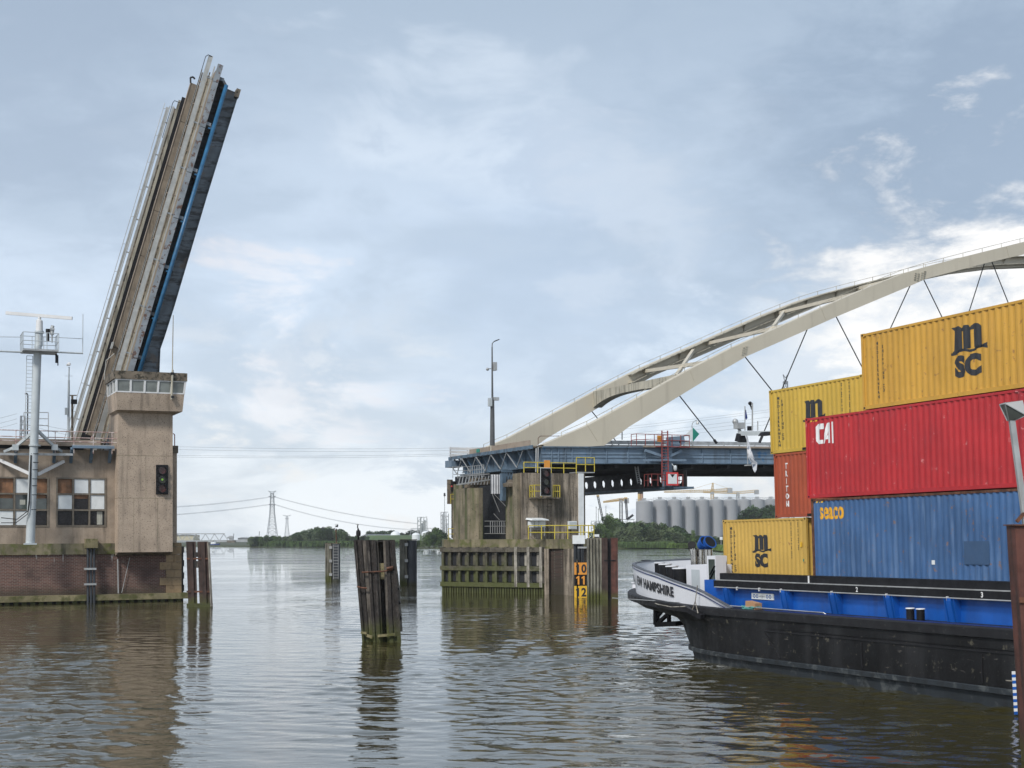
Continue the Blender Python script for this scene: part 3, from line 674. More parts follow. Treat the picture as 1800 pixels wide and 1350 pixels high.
c = B(68, 612, MW); e = B(38.5, 618, MW); f = B(100.5, 618, MW); zf = c.z
q = MB(BR); q.box(e.x, f.x, MW-1.0, MW+1.3, e.z, e.z+.14); q.build('platform', m_steelg, rm)
ht = B(50, 589, MW).z - e.z
q = MB(BR); rail(q, [(e.x, MW-1, e.z+.1), (f.x, MW-1, e.z+.1), (f.x, MW+1.3, e.z+.1), (e.x, MW+1.3, e.z+.1), (e.x, MW-1, e.z+.1)], ht, 2, .03, .8)
q.build('railing', m_mast, rm)
c = B(68.5, 608, MW); c1_ = B(69, 584, MW); c2_ = B(69.5, 564, MW); c3_ = B(69.5, 556, MW)
MB(BR).tube(c, c1_, .28, .26, 16).tube((c1_.x, MW, c1_.z-.08), (c1_.x, MW, c1_.z+.08), .34, None, 16).build('mast_top', m_mast, rm)
q = MB(BR); q.tube(c1_, c2_, .27, .24, 16); q.tube(c2_, c3_, .12, .12, 12); q.ball((c1_.x, MW, c2_.z), .24, (1, 1, .4)); q.build('radar_gearbox', m_white, rm, smooth=40)
MB(BR).bar(B(10.5, 550, MW+1.2), B(127, 559.5, MW-1.2), .16, .24).build('radar_scanner', m_white, rm)
for a, b, r in (((-6, 617), (40, 619), .07), ((100, 619), (146, 621), .07), ((-6, 592), (40, 592.5), .025), ((100, 593), (145, 595.5), .025), ((145.8, 552), (145.3, 619), .03)):
    MB(BR).tube(B(*a, MW), B(*b, MW), r).build('antenna_arm', m_mast, rm)
q = MB(BR); p = B(84, 600, MW); q.tube(p, (p.x, MW, p.z+.7), .12); q.tube((p.x, MW, p.z+.7), (p.x, MW, p.z+.95), .16); q.build('camera', m_black, rm)
q = MB(BR); p = B(91.5, 602, MW); q.tube(p, (p.x, MW, p.z+.6), .06); q.tube((p.x, MW, p.z+.6), (p.x, MW, p.z+1.0), .15); q.box(p.x-.16, p.x+.16, MW-.2, MW+.2, p.z+.95, p.z+1.1); q.tube((p.x, MW, p.z+1.1), (p.x+.05, MW, p.z+1.3), .13); q.build('camera', m_steelg, rm)
q = MB(BR); p = B(99, 622, MW); q.tube(p, (p.x, MW, p.z-.7), .08); q.tube((p.x+.12, MW, p.z-.1), (p.x+.12, MW, p.z-.9), .04); q.build('antenna', m_dark, rm)
q = MB(BR); a = B(59, 625, MW); b = B(55.5, 770, MW)
for s in (-.22, .22): q.tube((a.x+s-.25, MW+.3, a.z), (b.x+s-.25, MW+.3, b.z), .025)
for i in range(24): t_ = i/23; z = a.z+(b.z-a.z)*t_; x = a.x+(b.x-a.x)*t_-.25; q.tube((x-.22, MW+.3, z), (x+.22, MW+.3, z), .02)
q.build('ladder', m_mast, rm)
q = MB(BR)
for yy in (798, 813, 826, 842, 854, 870, 896): p = B(61-(yy-780)*.045, yy, MW); q.tube((p.x, MW, p.z-.02), (p.x, MW, p.z+.03), .35)
q.build('cable_ties', m_dark, rm)
q = MB(BR); q.pipe([B(54, 800, MW-.3), B(51, 880, MW-.4), B(49, 898, MW-.4), B(30, 913, MW-.2), B(2, 910, MW)], .035); q.pipe([B(55, 800, MW-.3), B(52, 885, MW-.4), B(49, 903, MW-.4), B(28, 919, MW-.2), B(2, 919, MW)], .035)
q.build('cable', m_black, rm)
# camera post by the leaf and small masts behind the deck
cp = thing('camera_post', 'slim white camera post standing on the deck left of the leaf', 'camera post', BR @ B(120, 775, 117))
MB(BR).tube(B(120, 772, 117), B(121, 668, 117), .11, .08).tube(B(121, 668, 117), B(121.5, 645, 117), .05).build('pole', m_mast, cp)
q = MB(BR); q.ball(B(121.5, 640, 117), .14); q.box(B(119, 0, 117).x, B(125, 0, 117).x, 116.8, 117.2, B(0, 637.5, 117).z, B(0, 635, 117).z); q.build('camera', m_white, cp)
a = B(114, 717, 117); b = B(119, 729, 117); MB(BR).box(a.x, b.x, 116.8, 117.1, b.z, a.z).build('cabinet', m_mast, cp)
MB(BR).tube(B(114, 661, 117), B(128, 661, 117), .012).build('antenna', m_steelg, cp)
fl = thing('floodlight_post', 'dark post with floodlight close beside the raised leaf foot', 'floodlight', BR @ B(127, 775, 117.6))
MB(BR).tube(B(127, 775, 117.6), B(127, 695, 117.6), .09).bar(B(122, 695, 117.6), B(135, 695, 117.6), .08).build('pole', m_parapet, fl)
q = MB(BR); p = B(130, 706, 117.6); q.box(p.x-.25, p.x+.2, 117.2, 117.6, p.z-.2, p.z+.15); q.build('lamp', m_black, fl)
lp = thing('street_lamp', 'dark bent street lamp standing on the road behind the radar mast', 'street lamp', BR @ B(48, 772, 135))
MB(BR).pipe([B(48, 775, 135), B(49, 696, 135), B(48, 692, 135), B(46, 691.5, 135)], .06).build('pole', m_dark, lp)
MB(BR).bar(B(48, 692, 135), B(44, 692.5, 135), .18, .1).build('lamp_head', m_dark, lp)

# ================================================================== DOLPHINS
def npile(mb, b, t, r, n=8): mb.tube(b, t, r, r*.96, n)
# pair of brown piles beside the left pier
Yd = wat(350, 1067).y
def pairpile():
    p = wat(350, 1067)
    t = thing('mooring_dolphin', 'pair of brown flat piles bolted together beside the brick pier corner', 'mooring dolphin', p)
    for (x0t, x1t, x0b, x1b) in ((327, 344, 332, 348), (347, 366, 352, 370.5)):
        q = MB(); dpt = .75
        for s in range(3):
            a, b = x0t+(x1t-x0t)*s/3, x0t+(x1t-x0t)*(s+1)/3; c, d2 = x0b+(x1b-x0b)*s/3, x0b+(x1b-x0b)*(s+1)/3
            j = (.10, 0, .12)[s]
            lo = [at(c, 1068, Yd+j), at(d2, 1068, Yd+j), at(d2, 1068, Yd+dpt), at(c, 1068, Yd+dpt)]
            hi = [at(a, 952, Yd+j), at(b, 952, Yd+j), at(b, 952, Yd+dpt), at(a, 952, Yd+dpt)]
            for P in lo: P.z = -1.2
            for P in hi: P.z = hi[0].z
            q.hexa(lo, hi)
        q.build('pile', m_pilebr, t)
    for yy in (982, 1040): q = MB(); q.bar(at(328, yy, Yd+.05), at(370, yy, Yd+.05), .06, .12); q.build('strap', m_rust, t)
    q = MB(); q.bar(at(341, 975, Yd+.3), at(356, 975, Yd+.3), .4, .35); q.bar(at(341, 992, Yd+.3), at(356, 992, Yd+.3), .4, .5); q.build('spacer_block', m_woodd, t)
    q = MB(); q.pipe([at(366.5, 953, Yd-.02), at(372, 1066, Yd-.02)], .09); q.build('edge_timber', m_woodl, t)
    MB().box(p.x-.9, p.x+.9, Yd-.05, Yd+.5, -.1, .25).build('waterline_beam', m_woodd, t)
pairpile()
# leaning cluster of weathered piles in the middle of the channel
m_edge = MAT('pale_edge_timber', (.115, .10, .085), .85, 0, .3, 2.0, streak=((.03, .026, .022), .85, 8, .42, .6), moss=((.07, .08, .012), .9, .2, 1.3), bump=.02, bs=12)
def cluster():
    p = wat(672, 1128); Y0 = p.y
    t = thing('mooring_dolphin', 'leaning cluster of dark weathered piles in midstream with rusty straps', 'mooring dolphin', p)
    zt_ = at(670, 949, Y0).z
    cols = [(621, 640, 636, 652, 0, m_woodd), (637, 645, 649, 657, -.08, m_edge), (643, 660, 655, 668, -.25, m_woodd), (660, 664, 668, 672, -.12, m_edge), (664, 677, 672, 682, .35, m_woodd), (673, 677, 680, 684, -.1, m_edge), (677, 694, 684, 704.5, -.2, m_woodd)]
    def slab(x0, x1, b0, b1, y0, y1, z0, z1, m, nm):
        q = MB(); W = .11
        n = max(1, int(abs(x1-x0)/4.5))
        for s in range(n):
            j = y0 + (.09 if s % 2 else 0)
            f0, f1 = s/n, (s+1)/n
            def X(k, z): # x pixel at height z of column fraction k
                f = (z+0)/(zt_); return (b0+(b1-b0)*k)*(1-f) + (x0+(x1-x0)*k)*f
            def pt(k, z, y): v = at(X(k, z), 900, y); return V((v.x, v.y, z))
            lo = [pt(f0, z0, Y0+j), pt(f1, z0, Y0+j), pt(f1, z0, Y0+y1), pt(f0, z0, Y0+y1)]
            hi = [pt(f0, z1, Y0+j), pt(f1, z1, Y0+j), pt(f1, z1, Y0+y1), pt(f0, z1, Y0+y1)]
            q.hexa(lo, hi)
        q.build(nm, m, t)
    for x0, x1, b0, b1, y, m in cols:
        slab(x0, x1, b0, b1, y, y+.55, -1.3, zt_ - (0 if m is m_woodd else .03), m, 'pile' if m is m_woodd else 'edge_timber')
    # rear piles, so the cluster has depth
    for x0, x1, b0, b1, y in ((624, 646, 640, 658, 1.0), (650, 690, 662, 698, 1.15)): slab(x0, x1, b0, b1, y, y+.5, -1.3, zt_-.05, m_woodd, 'pile')
    # right hand ladder of timber blocks
    q = MB(); q.bar(at(690, 951, Y0+.1), at(701, 1035, Y0+.1), .10); q.bar(at(701, 1035, Y0+.1), at(706, 1110, Y0+.1), .10); q.build('edge_timber', m_woodl, t)
    for yy in (958, 984, 1010, 1035, 1060, 1086):
        xx = 690 + (yy-951)*.1; q = MB(); q.bar(at(xx-1, yy-2, Y0-.02), at(xx+2, yy+2, Y0-.02), .13); q.build('bolt_block', m_black, t)
    q = MB(); q.pipe([at(636, 1006, Y0-.28), at(661, 1005, Y0-.3), at(676, 1004, Y0-.28), at(690, 1001, Y0-.2)], .04); q.pipe([at(680, 1000, Y0-.28), at(691, 997, Y0-.24)], .08); q.build('strap', m_rust, t)
    q = MB(); q.pipe([at(628, 1031, Y0-.2), at(634, 1033, Y0-.28), at(645, 1034, Y0-.28)], .04); q.build('strap', m_rust, t)
    a = at(664, 990, Y0+.1); b = at(678, 1018, Y0+.1); MB().box(a.x, b.x, Y0, Y0+.5, b.z, a.z).build('mossy_block', m_ledge, t)
    q = MB(); q.bar(at(635, 1112, Y0-.15), at(645, 1113, Y0-.3), .1, .1); q.bar(at(645, 1117, Y0-.32), at(654, 1120, Y0-.32), .1, .13); q.bar(at(664, 1118, Y0-.3), at(694, 1115, Y0-.3), .1, .12); q.build('low_beam', m_ledge, t)
    a = at(636, 949, Y0); MB().add([V((at(x, 900, y).x, y, zt_+.004)) for x, y in ((624, Y0+.1), (691, Y0+.1), (686, Y0+1.5), (628, Y0+1.4))], [(0, 1, 2, 3)]).prism([(at(624, 900, Y0).x, Y0+.1), (at(691, 900, Y0).x, Y0+.1), (at(686, 900, Y0).x, Y0+1.5), (at(628, 900, Y0).x, Y0+1.4)], zt_-.1, zt_-.02, 'z').build('cap_planks', m_woodd, t)
    return zt_, Y0
ZT, YC = cluster()
# cormorant
p = at(630, 948, YC+.5); p.z = ZT
bird = thing('cormorant', 'black cormorant standing upright on the leaning pile cluster', 'bird', p)
q = MB(Matrix.Translation(p) @ Matrix.Scale(.93, 4))
rings = [(0, -.06, .16, .035, .03), (0, -.03, .20, .075, .07), (0, 0, .28, .105, .085), (0, .01, .40, .10, .08), (0, .0, .50, .065, .06), (-.01, -.03, .58, .036, .036), (-.035, -.05, .66, .030, .03), (-.03, -.05, .74, .028, .03), (-.02, -.05, .79, .035, .035), (0.0, -.05, .815, .03, .03), (.02, -.05, .82, .01, .01)]
q.grid([[(x+math.cos(2*math.pi*k/10)*a, y+math.sin(2*math.pi*k/10)*b, z) for k in range(10)] for x, y, z, a, b in rings], True)
q.build('body', m_black, bird, smooth=True)
q = MB(Matrix.Translation(p) @ Matrix.Scale(.93, 4)); q.hexa([(-.02, -.06, .795), (.02, -.04, .795), (.02, -.04, .82), (-.02, -.06, .82)], [(-.13, -.11, .80), (-.125, -.10, .80), (-.125, -.10, .81), (-.13, -.11, .81)]); q.build('beak', m_ledge, bird)
q = MB(Matrix.Translation(p) @ Matrix.Scale(.93, 4)); q.hexa([(-.05, .03, .22), (.05, .03, .22), (.05, .07, .22), (-.05, .07, .22)], [(-.03, .07, .03), (.03, .07, .03), (.03, .085, .03), (-.03, .085, .03)]); q.build('tail', m_black, bird)
for s in (-.035, .035):
    q = MB(Matrix.Translation(p) @ Matrix.Scale(.93, 4)); q.tube((s, 0, 0), (s, 0, .22), .012); q.box(s-.03, s+.03, -.09, .02, 0, .015); q.build('leg', m_black, bird)
    q = MB(Matrix.Translation(p) @ Matrix.Scale(.93, 4)); q.ball((s*2.6, .015, .34), .055, (.6, 1, 3.0)); q.build('wing', m_black, bird, smooth=True)
# round pile pairs further out
def far_dolphin(x0, xm, x1, yt, yb, lad, label):
    p = wat((x0+x1)/2, yb); Y0 = p.y; t = thing('mooring_dolphin', label, 'mooring dolphin', p)
    zt_ = at(x0, yt, Y0).z
    a, m_, b = at(x0, 900, Y0).x, at(xm, 900, Y0).x, at(x1, 900, Y0).x
    q = MB(); n = 5; W = (m_-a)
    for i in range(n): q.box(a+W*i/n, a+W*(i+1)/n, Y0+(.08 if i % 2 else 0), Y0+1.0, -1, zt_)
    q.build('sheet_pile', m_sheet, t)
    r = (b-m_)/2; MB().tube((m_+r, Y0+r*.9, -1), (m_+r, Y0+r*.9, zt_-.02), r, None, 20).build('tube_pile', m_tube, t, smooth=40)
    for k in (.12, .48, .84): z = zt_*(1-k)+.1; MB().box(m_-.22, m_+.12, Y0-.1, Y0+.4, z-.16, z+.16).build('bracket', m_steelg, t)
    if lad:
        q = MB(); lx = m_+r*1.1; yy = Y0-.12
        for s in (-.28, .28): q.bar((lx+s, yy, .25), (lx+s, yy, zt_-.1), .05)
        z = .4
        while z < zt_-.1: q.bar((lx-.28, yy, z), (lx+.28, yy, z), .05); z += .33
        q.build('ladder', m_steelg, t)
    MB().prism([(a, Y0), (b, Y0+.1), (b, Y0+1.1), (a, Y0+1.1)], zt_, zt_+.08, 'z').build('cap', m_parapet, t)
    return p, zt_
m_tube = MAT('tube_pile_slate', (.060, .066, .078), .6, 0, .15, 1, moss=((.05, .05, .02), .8, .05, .6))
p, z_ = far_dolphin(571.5, 582, 597, 956, 1022, True, 'sheet and tube pile dolphin with ladder and small marker pole')
far_dolphin(702, 715, 732, 949.5, 1028, False, 'smooth slate tube pile dolphin just right of the leaning cluster')
mk = thing('channel_marker', 'small tilted white marker board on a thin post atop far dolphin', 'marker', (p.x, p.y+.3, z_+.08))
MB().tube((at(589, 0, p.y).x, p.y+.3, z_+.08), at(590.5, 930, p.y+.3), .06).build('post', m_rust, mk)
q = MB(); c = at(591.5, 924, p.y+.3); q.hexa([c+V(v) for v in ((-.19, 0, -.19), (.18, .05, -.17), (.18, .1, -.17), (-.19, .05, -.19))], [c+V(v) for v in ((-.17, 0, .18), (.2, .05, .2), (.2, .1, .2), (-.17, .05, .18))]); q.build('board', m_wwhite, mk)
c = c + V((.0, -.02, 0)); MB().add([c+V((.17, .02, .17)), c+V((.15, .02, -.15)), c+V((-.16, -.02, -.17))], [(0, 1, 2)]).build('dark_triangle', m_black, mk)

# ================================================================== MIDDLE PIER
pA, pB, pC = wat(780, 1041), wat(958, 1044.5), wat(1012, 1047)
zc = at(870, 948.2, 125).z
mp_ = thing('river_pier', 'mossy concrete river pier with timber fender carrying the arch bridge end', 'bridge pier', (pB.x, pB.y+4, 0))
def loc_(P): return BR.inverted() @ P
lA, lB, lC = loc_(pA), loc_(pB), loc_(pC)
UR_ = B(1076, 950, lC.y+1).x
poly = [(lA.x+.35, lA.y+.25), (lB.x+.2, lB.y+.4), (lC.x, lC.y), (UR_-.2, lC.y+.5), (UR_-.2, 138), (54, 138)]
zf0 = 3.95
MB(BR).prism(poly, -2, zf0, 'z').build('core_wall', m_brickd, mp_)
cap = [(lA.x, lA.y), (lB.x, lB.y), (lC.x, lC.y-.15), (UR_, lC.y+.3), (UR_, 138.2), (53.9, 138.2)]
MB(BR).prism(cap, zf0+.003, zc, 'z').build('cap_slab', m_mossc, mp_)
def seg(P, Q_, k): return P.lerp(Q_, k)
nrm = (pB-pA).cross(V((0, 0, 1))).normalized(); nrm = nrm if nrm.y < 0 else -nrm
def fb(k0, k1, z0, z1, d0, d1, m, nm):
    a, b = seg(pA, pB, k0), seg(pA, pB, k1)
    q = MB(); L_ = [a+nrm*d1, b+nrm*d1, b+nrm*d0, a+nrm*d0]
    q.hexa([V((v.x, v.y, z0)) for v in L_], [V((v.x, v.y, z1)) for v in L_]); return q.build(nm, m, mp_)
fz = lambda y: 5-(y-943.2)*125/2500
for y0, y1 in ((962, 970), (995, 1003), (1024, 1032)): fb(-.01, 1.0, fz(y1), fz(y0), -.1, .42, m_wood, 'fender_beam')
for k in (.01, .085, .18, .265, .355, .45, .545, .64, .735): fb(k-.011, k+.011, .5, fz(961), -.1, .33, m_wood, 'fender_post')
for k in (.745, .865, .985): fb(k-.013, k+.013, .6, fz(961), -.1, .44, m_woodl, 'fender_post')
random.seed(8)
for i in range(40):
    k = .008+i*.0252; fb(k-.0085, k+.0085, -1.2, .62+random.uniform(-.05, .1), .0, .28, m_woodd if i % 3 else m_wood, 'short_pile')
random.seed(11)
for i, (k0, k1) in enumerate([(.02, .08), (.095, .17), (.19, .255), (.275, .345), (.365, .44), (.46, .535), (.555, .63), (.65, .73), (.76, .85), (.88, .97)]):
    for z0, z1 in ((fz(994), fz(971)), (fz(1023), fz(1004))):
        kk = k0+(k1-k0)*random.uniform(.45, .6)
        fb(kk, k1, z0, z1, -.05, .12, m_wood if i < 8 else m_woodl, 'backing_plank')
        fb(k0, kk-.004, z0, z1, -.15, .03, m_dark, 'gap_board')
# corner stonework strips beside brick panel
for x0, x1 in ((958, 966), (992, 1012)):
    a, b = seg(pB, pC, (x0-958)/54), seg(pB, pC, (x1-958)/54); n2 = V((-.35, -.93, 0))
    q = MB(); L_ = [a+n2*.15, b+n2*.15, b-n2*.3, a-n2*.3]; q.hexa([V((v.x, v.y, -1)) for v in L_], [V((v.x, v.y, zf0)) for v in L_]); q.build('stone_strip', m_pillar, mp_)
# concrete blocks on the pier
def cblock(x0, x1, yt, w0, w1, m, lab, y_ref=None, nm='concrete_block', du=0, chamf=False):
    u0 = B(x0, 940, w0 if nm == 'concrete_block' else w1).x; u1 = B(x1, 940, w0).x; z1 = B(x0, yt, w0).z
    q = MB(BR)
    if chamf: q.prism([(u0, w0+.9), (u0+.7, w0), (u1, w0), (u1+du, w1), (u0, w1)], zc+.002, z1, 'z')
    else: q.prism([(u0, w0), (u1, w0), (u1+du, w1), (u0, w1)], zc+.002, z1, 'z')
    return q.build(nm, m, mp_), u0, u1, z1
_, bu0, bu1, bz = cblock(919, 1029, 831, 113.5, 114.5, m_pillar, '')
MB(BR).box(bu0+3, bu1, 114.51, 120, zc+.002, bz-.05).build('bearing_block', m_pillar, mp_)
MB(BR).box(bu0-.28, bu0-.01, 114.0, 115.0, zc+.002, bz-.03).build('green_block_edge', m_pillarg, mp_)
q = MB(BR)
for i in range(9): uu = bu0+(bu1-bu0)*(i+.7)/9.5; q.box(uu, uu+.025, 113.49, 113.52, zc+.05, bz-.02)
q.build('board_marks', m_parapet, mp_)
cblock(889, 911, 853, 116.5, 119, m_pillarg, '', nm='pillar')
cblock(798, 849, 857, 123.0, 127.5, m_pillarg, '', nm='pillar', chamf=True)
cblock(797, 812, 850, 128.5, 131, m_pillarg, '', nm='pillar')
MB(BR).box(54.5, 58, 121, 136, zc+.002, 11.2).build('pier_back_wall', m_dark, mp_)
for (x, y, w_) in ((898, 851, 117.5), (829, 853, 125)):
    p = B(x, y, w_); q = MB(BR); q.lathe([(0, -.3), (.7, -.3), (.75, 0), (.35, .12), (.3, .35), (0, .35)], (p.x, w_, p.z+.05), 14); q.build('bearing', m_parapet, mp_, smooth=30)
MB(BR).box(B(1018, 900, 113.3).x, B(1026.5, 900, 113.3).x, 113.3, 113.48, zc, B(1020, 832, 113.3).z).build('cable_duct', m_wwhite, mp_)
# gate between blocks, railings
q = MB(BR)
for x in range(862, 892, 4): q.tube(B(x, 938, 122), B(x, 916, 122), .03)
for yy in (916, 925, 938): q.tube(B(852, yy, 122), B(891, yy, 122), .03)
q.build('gate', m_steelg, mp_)
def yrail(pts, label_, h_, m=None, nm='railing', n=2, step=1.2, r=.045):
    q = MB(BR); rail(q, pts, h_, n, r, step); return q.build(nm, m or m_yel, mp_)
z0 = zc; hr = B(950, 924, 111.8).z - z0
a, b, c = B(929, 943, 111.6), B(952, 944, 111.3), B(1044, 944, 109.4)
yrail([(a.x, a.y, z0), (b.x, b.y, z0), (c.x, c.y, z0), (c.x+.3, 112, z0)], '', hr)
zt1 = bz; h1 = B(950, 810, 113.6).z-bz
a, b, c, d_ = B(921, 831, 113.6), B(969, 831, 113.6), B(1013, 831, 113.6), B(1045, 831, 113.6)
yrail([(a.x, 113.6, zt1), (b.x, 113.6, zt1), (c.x, 113.6, zt1)], '', h1*.86)
h2 = B(1020, 804, 113.6).z-bz
yrail([(c.x+.02, 113.6, zt1+.2), (d_.x, 113.6, zt1+.2)], '', h2*.85)
MB(BR).box(c.x, d_.x, 113.55, 115, zt1+.08, zt1+.16).build('platform', m_steelg, mp_)
MB(BR).box(B(957, 830, 113.5).x, B(967, 830, 113.5).x, 113.5, 113.56, zt1+.3, B(957, 809, 113.5).z).build('orange_net', m_orange, mp_)
# small bracket platform carrying the signal
a = B(937, 874, 112.6); b = B(985, 874, 112.6)
MB(BR).box(a.x, b.x, 112.4, 113.49, a.z-.12, a.z).build('signal_platform', m_parapet, mp_)
yrail([(a.x+.1, 113.45, a.z), (a.x+.1, 112.5, a.z), (a.x+.75, 112.5, a.z)], '', 1.05, step=.5); yrail([(b.x-.75, 112.5, a.z), (b.x-.1, 112.5, a.z), (b.x-.1, 113.45, a.z)], '', 1.05, step=.5)
q = MB(BR); u = B(966, 900, 113.4).x
for s in (0, .42): q.tube((u+s-.2, 113.35, zc), (u+s-.2, 113.35, a.z), .03)
z = zc+.3
while z < a.z: q.tube((u-.2, 113.35, z), (u+.22, 113.35, z), .022); z += .32
q.build('ladder', m_parapet, mp_)
signal('traffic_signal', 'river traffic signal with white frame and three dark lamps on concrete block', 950.5, 823, 967.5, 871, 112.45, (m_lens, m_lensg, m_lens), m_black)
a = B(949.5, 822, 112.5); b = B(968.5, 872, 112.5); sg2 = [o for o in bpy.data.objects if o.name.startswith('traffic_signal')][0]
MB(BR).box(a.x, b.x, 112.455, 112.5, b.z, a.z).build('white_surround', m_wwhite, sg2)
# cabinets
cbn = thing('control_cabinet', 'white ribbed control cabinet under a canopy behind the yellow railing', 'cabinet', BR @ V((B(945, 940, 112.6).x, 112.6, zc)))
a, b = B(932, 911, 112.6), B(959.5, 915, 112.6)
MB(BR).hexa([(a.x-.1, 112.1, b.z), (b.x+.1, 112.1, b.z), (b.x+.1, 113.4, b.z+.1), (a.x-.1, 113.4, b.z+.1)], [(a.x, 112.1, b.z+.1), (b.x, 112.1, b.z+.1), (b.x, 113.4, a.z+.05), (a.x, 113.4, a.z+.05)]).build('canopy', m_wwhite, cbn)
for i, (x0, x1) in enumerate(((931, 938), (939, 946), (947, 958))):
    a, b = B(x0, 916, 112.8), B(x1, 927, 112.8); MB(BR).box(a.x, b.x, 112.7, 113.2, b.z, a.z).build('cabinet_body', m_wwhite, cbn)
q = MB(BR)
for xx in (933, 957): q.tube(B(xx, 942, 112.8), B(xx, 915, 112.8), .05)
q.tube(B(933, 930, 112.8), B(957, 930, 112.8), .04); q.build('stand', m_steelg, cbn)
c2_ = thing('switch_box', 'single grey white switch box fixed on the concrete block wall', 'cabinet', BR @ B(1007, 930, 113.3))
a, b = B(1000, 916, 113.2), B(1014, 930, 113.2); MB(BR).box(a.x, b.x, 113.2, 113.48, b.z, a.z).build('housing', m_wwhite, c2_)
MB(BR).box(a.x+.06, b.x-.06, 113.18, 113.199, b.z+.06, a.z-.06).build('door', m_mast, c2_)
j = wat(1018, 1050)
cj = thing('cable_conduit', 'white junction box above black cables beside the numbered gauge', 'conduit', j)
a, b = at(1006.5, 941, j.y-.1), at(1028, 956, j.y-.1); MB().box(a.x, b.x, j.y-.3, j.y+.3, b.z, a.z).build('junction_box', m_wwhite, cj)
for xx in (1011, 1017, 1023): MB().tube(at(xx, 956, j.y), at(xx+.5, 990, j.y), .14).build('pipe', m_rubber, cj)
MB().box(at(1009, 0, j.y).x, at(1028, 0, j.y).x, j.y-.2, j.y-.1, at(1018, 964, j.y).z, at(1018, 961, j.y).z).build('clamp', m_steelg, cj)
# scaffold like structure over left blocks, tarpaulins, red signal
q = MB(BR); a = B(796, 841, 129); z = a.z
rail(q, [(a.x, 129, z), (a.x+1.6, 129, z), (a.x+1.6, 125, z)], B(796, 820, 129).z-z, 3, .03, .6); q.build('service_railing', m_steelg, mp_)
q = MB(BR)
for i in range(10):
    x = 806+i*5.6; p0 = B(x, 852, 124+0*i); p1 = B(x+3, 838 - (i % 2)*2, 124); q.bar(p0, p1, .07)
q.bar(B(803, 852, 124), B(862, 843, 124), .12); q.bar(B(803, 838, 124), B(860, 833, 124), .10); q.build('lattice_walkway', m_steelg, mp_)
a, b = B(836, 840, 124.5), B(860, 851, 124.5); MB(BR).box(a.x, b.x, 124.3, 126, b.z-.1, a.z).build('machine_box', m_parapet, mp_)
a, b = B(862, 834, 121.5), B(880, 868, 121.5); q = MB(BR); n = 8
q.grid([[(a.x+(b.x-a.x)*i/n, 121.5+.12*(i % 2), z_) for i in range(n+1)] for z_ in (a.z, (a.z+b.z)/2, b.z)]); q.build('tarpaulin', m_tarp, mp_)
q = MB(BR); q.bar(B(865, 868, 121.3), B(878, 900, 121.3), .05); q.bar(B(868, 868, 121.6), B(889, 890, 121.6), .05); q.bar(B(868, 903, 121.3), B(878, 914, 121.3), .05); q.build('brace_rod', m_steelg, mp_)
MB(BR).bar(B(884, 832, 118.6), B(884, 880, 118.6), .6, .35).build('steel_column', m_bluest, mp_)
rs = thing('side_signal', 'grey framed signal box seen edge on with red lamp left of pier', 'signal light', BR @ B(794, 945, 131))
a, b = B(786, 843, 131.3), B(794, 886, 131.3)
MB(BR).box(a.x, b.x+.1, 131.2, 131.35, b.z, a.z).build('back_board', m_parapet, rs)
q = MB(BR); q.tube(B(795.5, 946, 131.4), B(795.5, 884, 131.4), .13); q.build('post', m_black, rs)
q = MB(BR); q.box(a.x+.35, b.x+.3, 130.7, 131.19, B(790, 864, 131).z, B(790, 846, 131).z); q.build('lamp_housing', m_black, rs)
q = MB(BR); p = B(794, 855, 130.6); q.ball(p, .09); q.build('red_lamp', m_redb, rs)
q = MB(BR); rail(q, [(a.x+.1, 130.6, b.z), (b.x+.3, 130.6, b.z)], .95, 2, .035, .5); q.build('railing', m_yel, rs)
q = MB(BR); p = B(788, 945, 129); rail(q, [(p.x, 129, zc), (p.x+.7, 129, zc)], 1.05, 2, .035, .7); q.build('railing', m_yel, mp_)
q = MB(); random.seed(2)
# depth gauge with numbers
def text_mesh(s, size, bold=0.0, align='CENTER', sx=1.0, font=None, spacing=1.0):
    cu = bpy.data.curves.new('lettering', 'FONT'); cu.body = s; cu.size = size; cu.align_x = align; cu.offset = bold; cu.resolution_u = 4
    cu.space_character = spacing
    o = bpy.data.objects.new('lettering', cu); C.objects.link(o)
    bpy.context.view_layer.update()
    me = bpy.data.meshes.new_from_object(o.evaluated_get(bpy.context.evaluated_depsgraph_get()))
    vs = [(v.co.x*sx, v.co.y) for v in me.vertices]; fs = [tuple(p.vertices) for p in me.polygons]
    bpy.data.objects.remove(o); bpy.data.meshes.remove(me); return vs, fs
def center(vs, cx_=0, cy_=0, w_=None, h_=None):
    x0 = min(v[0] for v in vs); x1 = max(v[0] for v in vs); y0 = min(v[1] for v in vs); y1 = max(v[1] for v in vs)
    kx = (w_/(x1-x0)) if w_ else 1; ky = (h_/(y1-y0)) if h_ else (kx if w_ else 1)
    if not w_ and h_: kx = ky
    return [((x-(x0+x1)/2)*kx+cx_, (y-(y0+y1)/2)*ky+cy_) for x, y in vs]
Yg = j.y - .45
gz = thing('depth_gauge', 'orange, black and yellow height board numbered 10, 11 and 12', 'gauge board', (at(1021, 1045, Yg).x, Yg, 0))
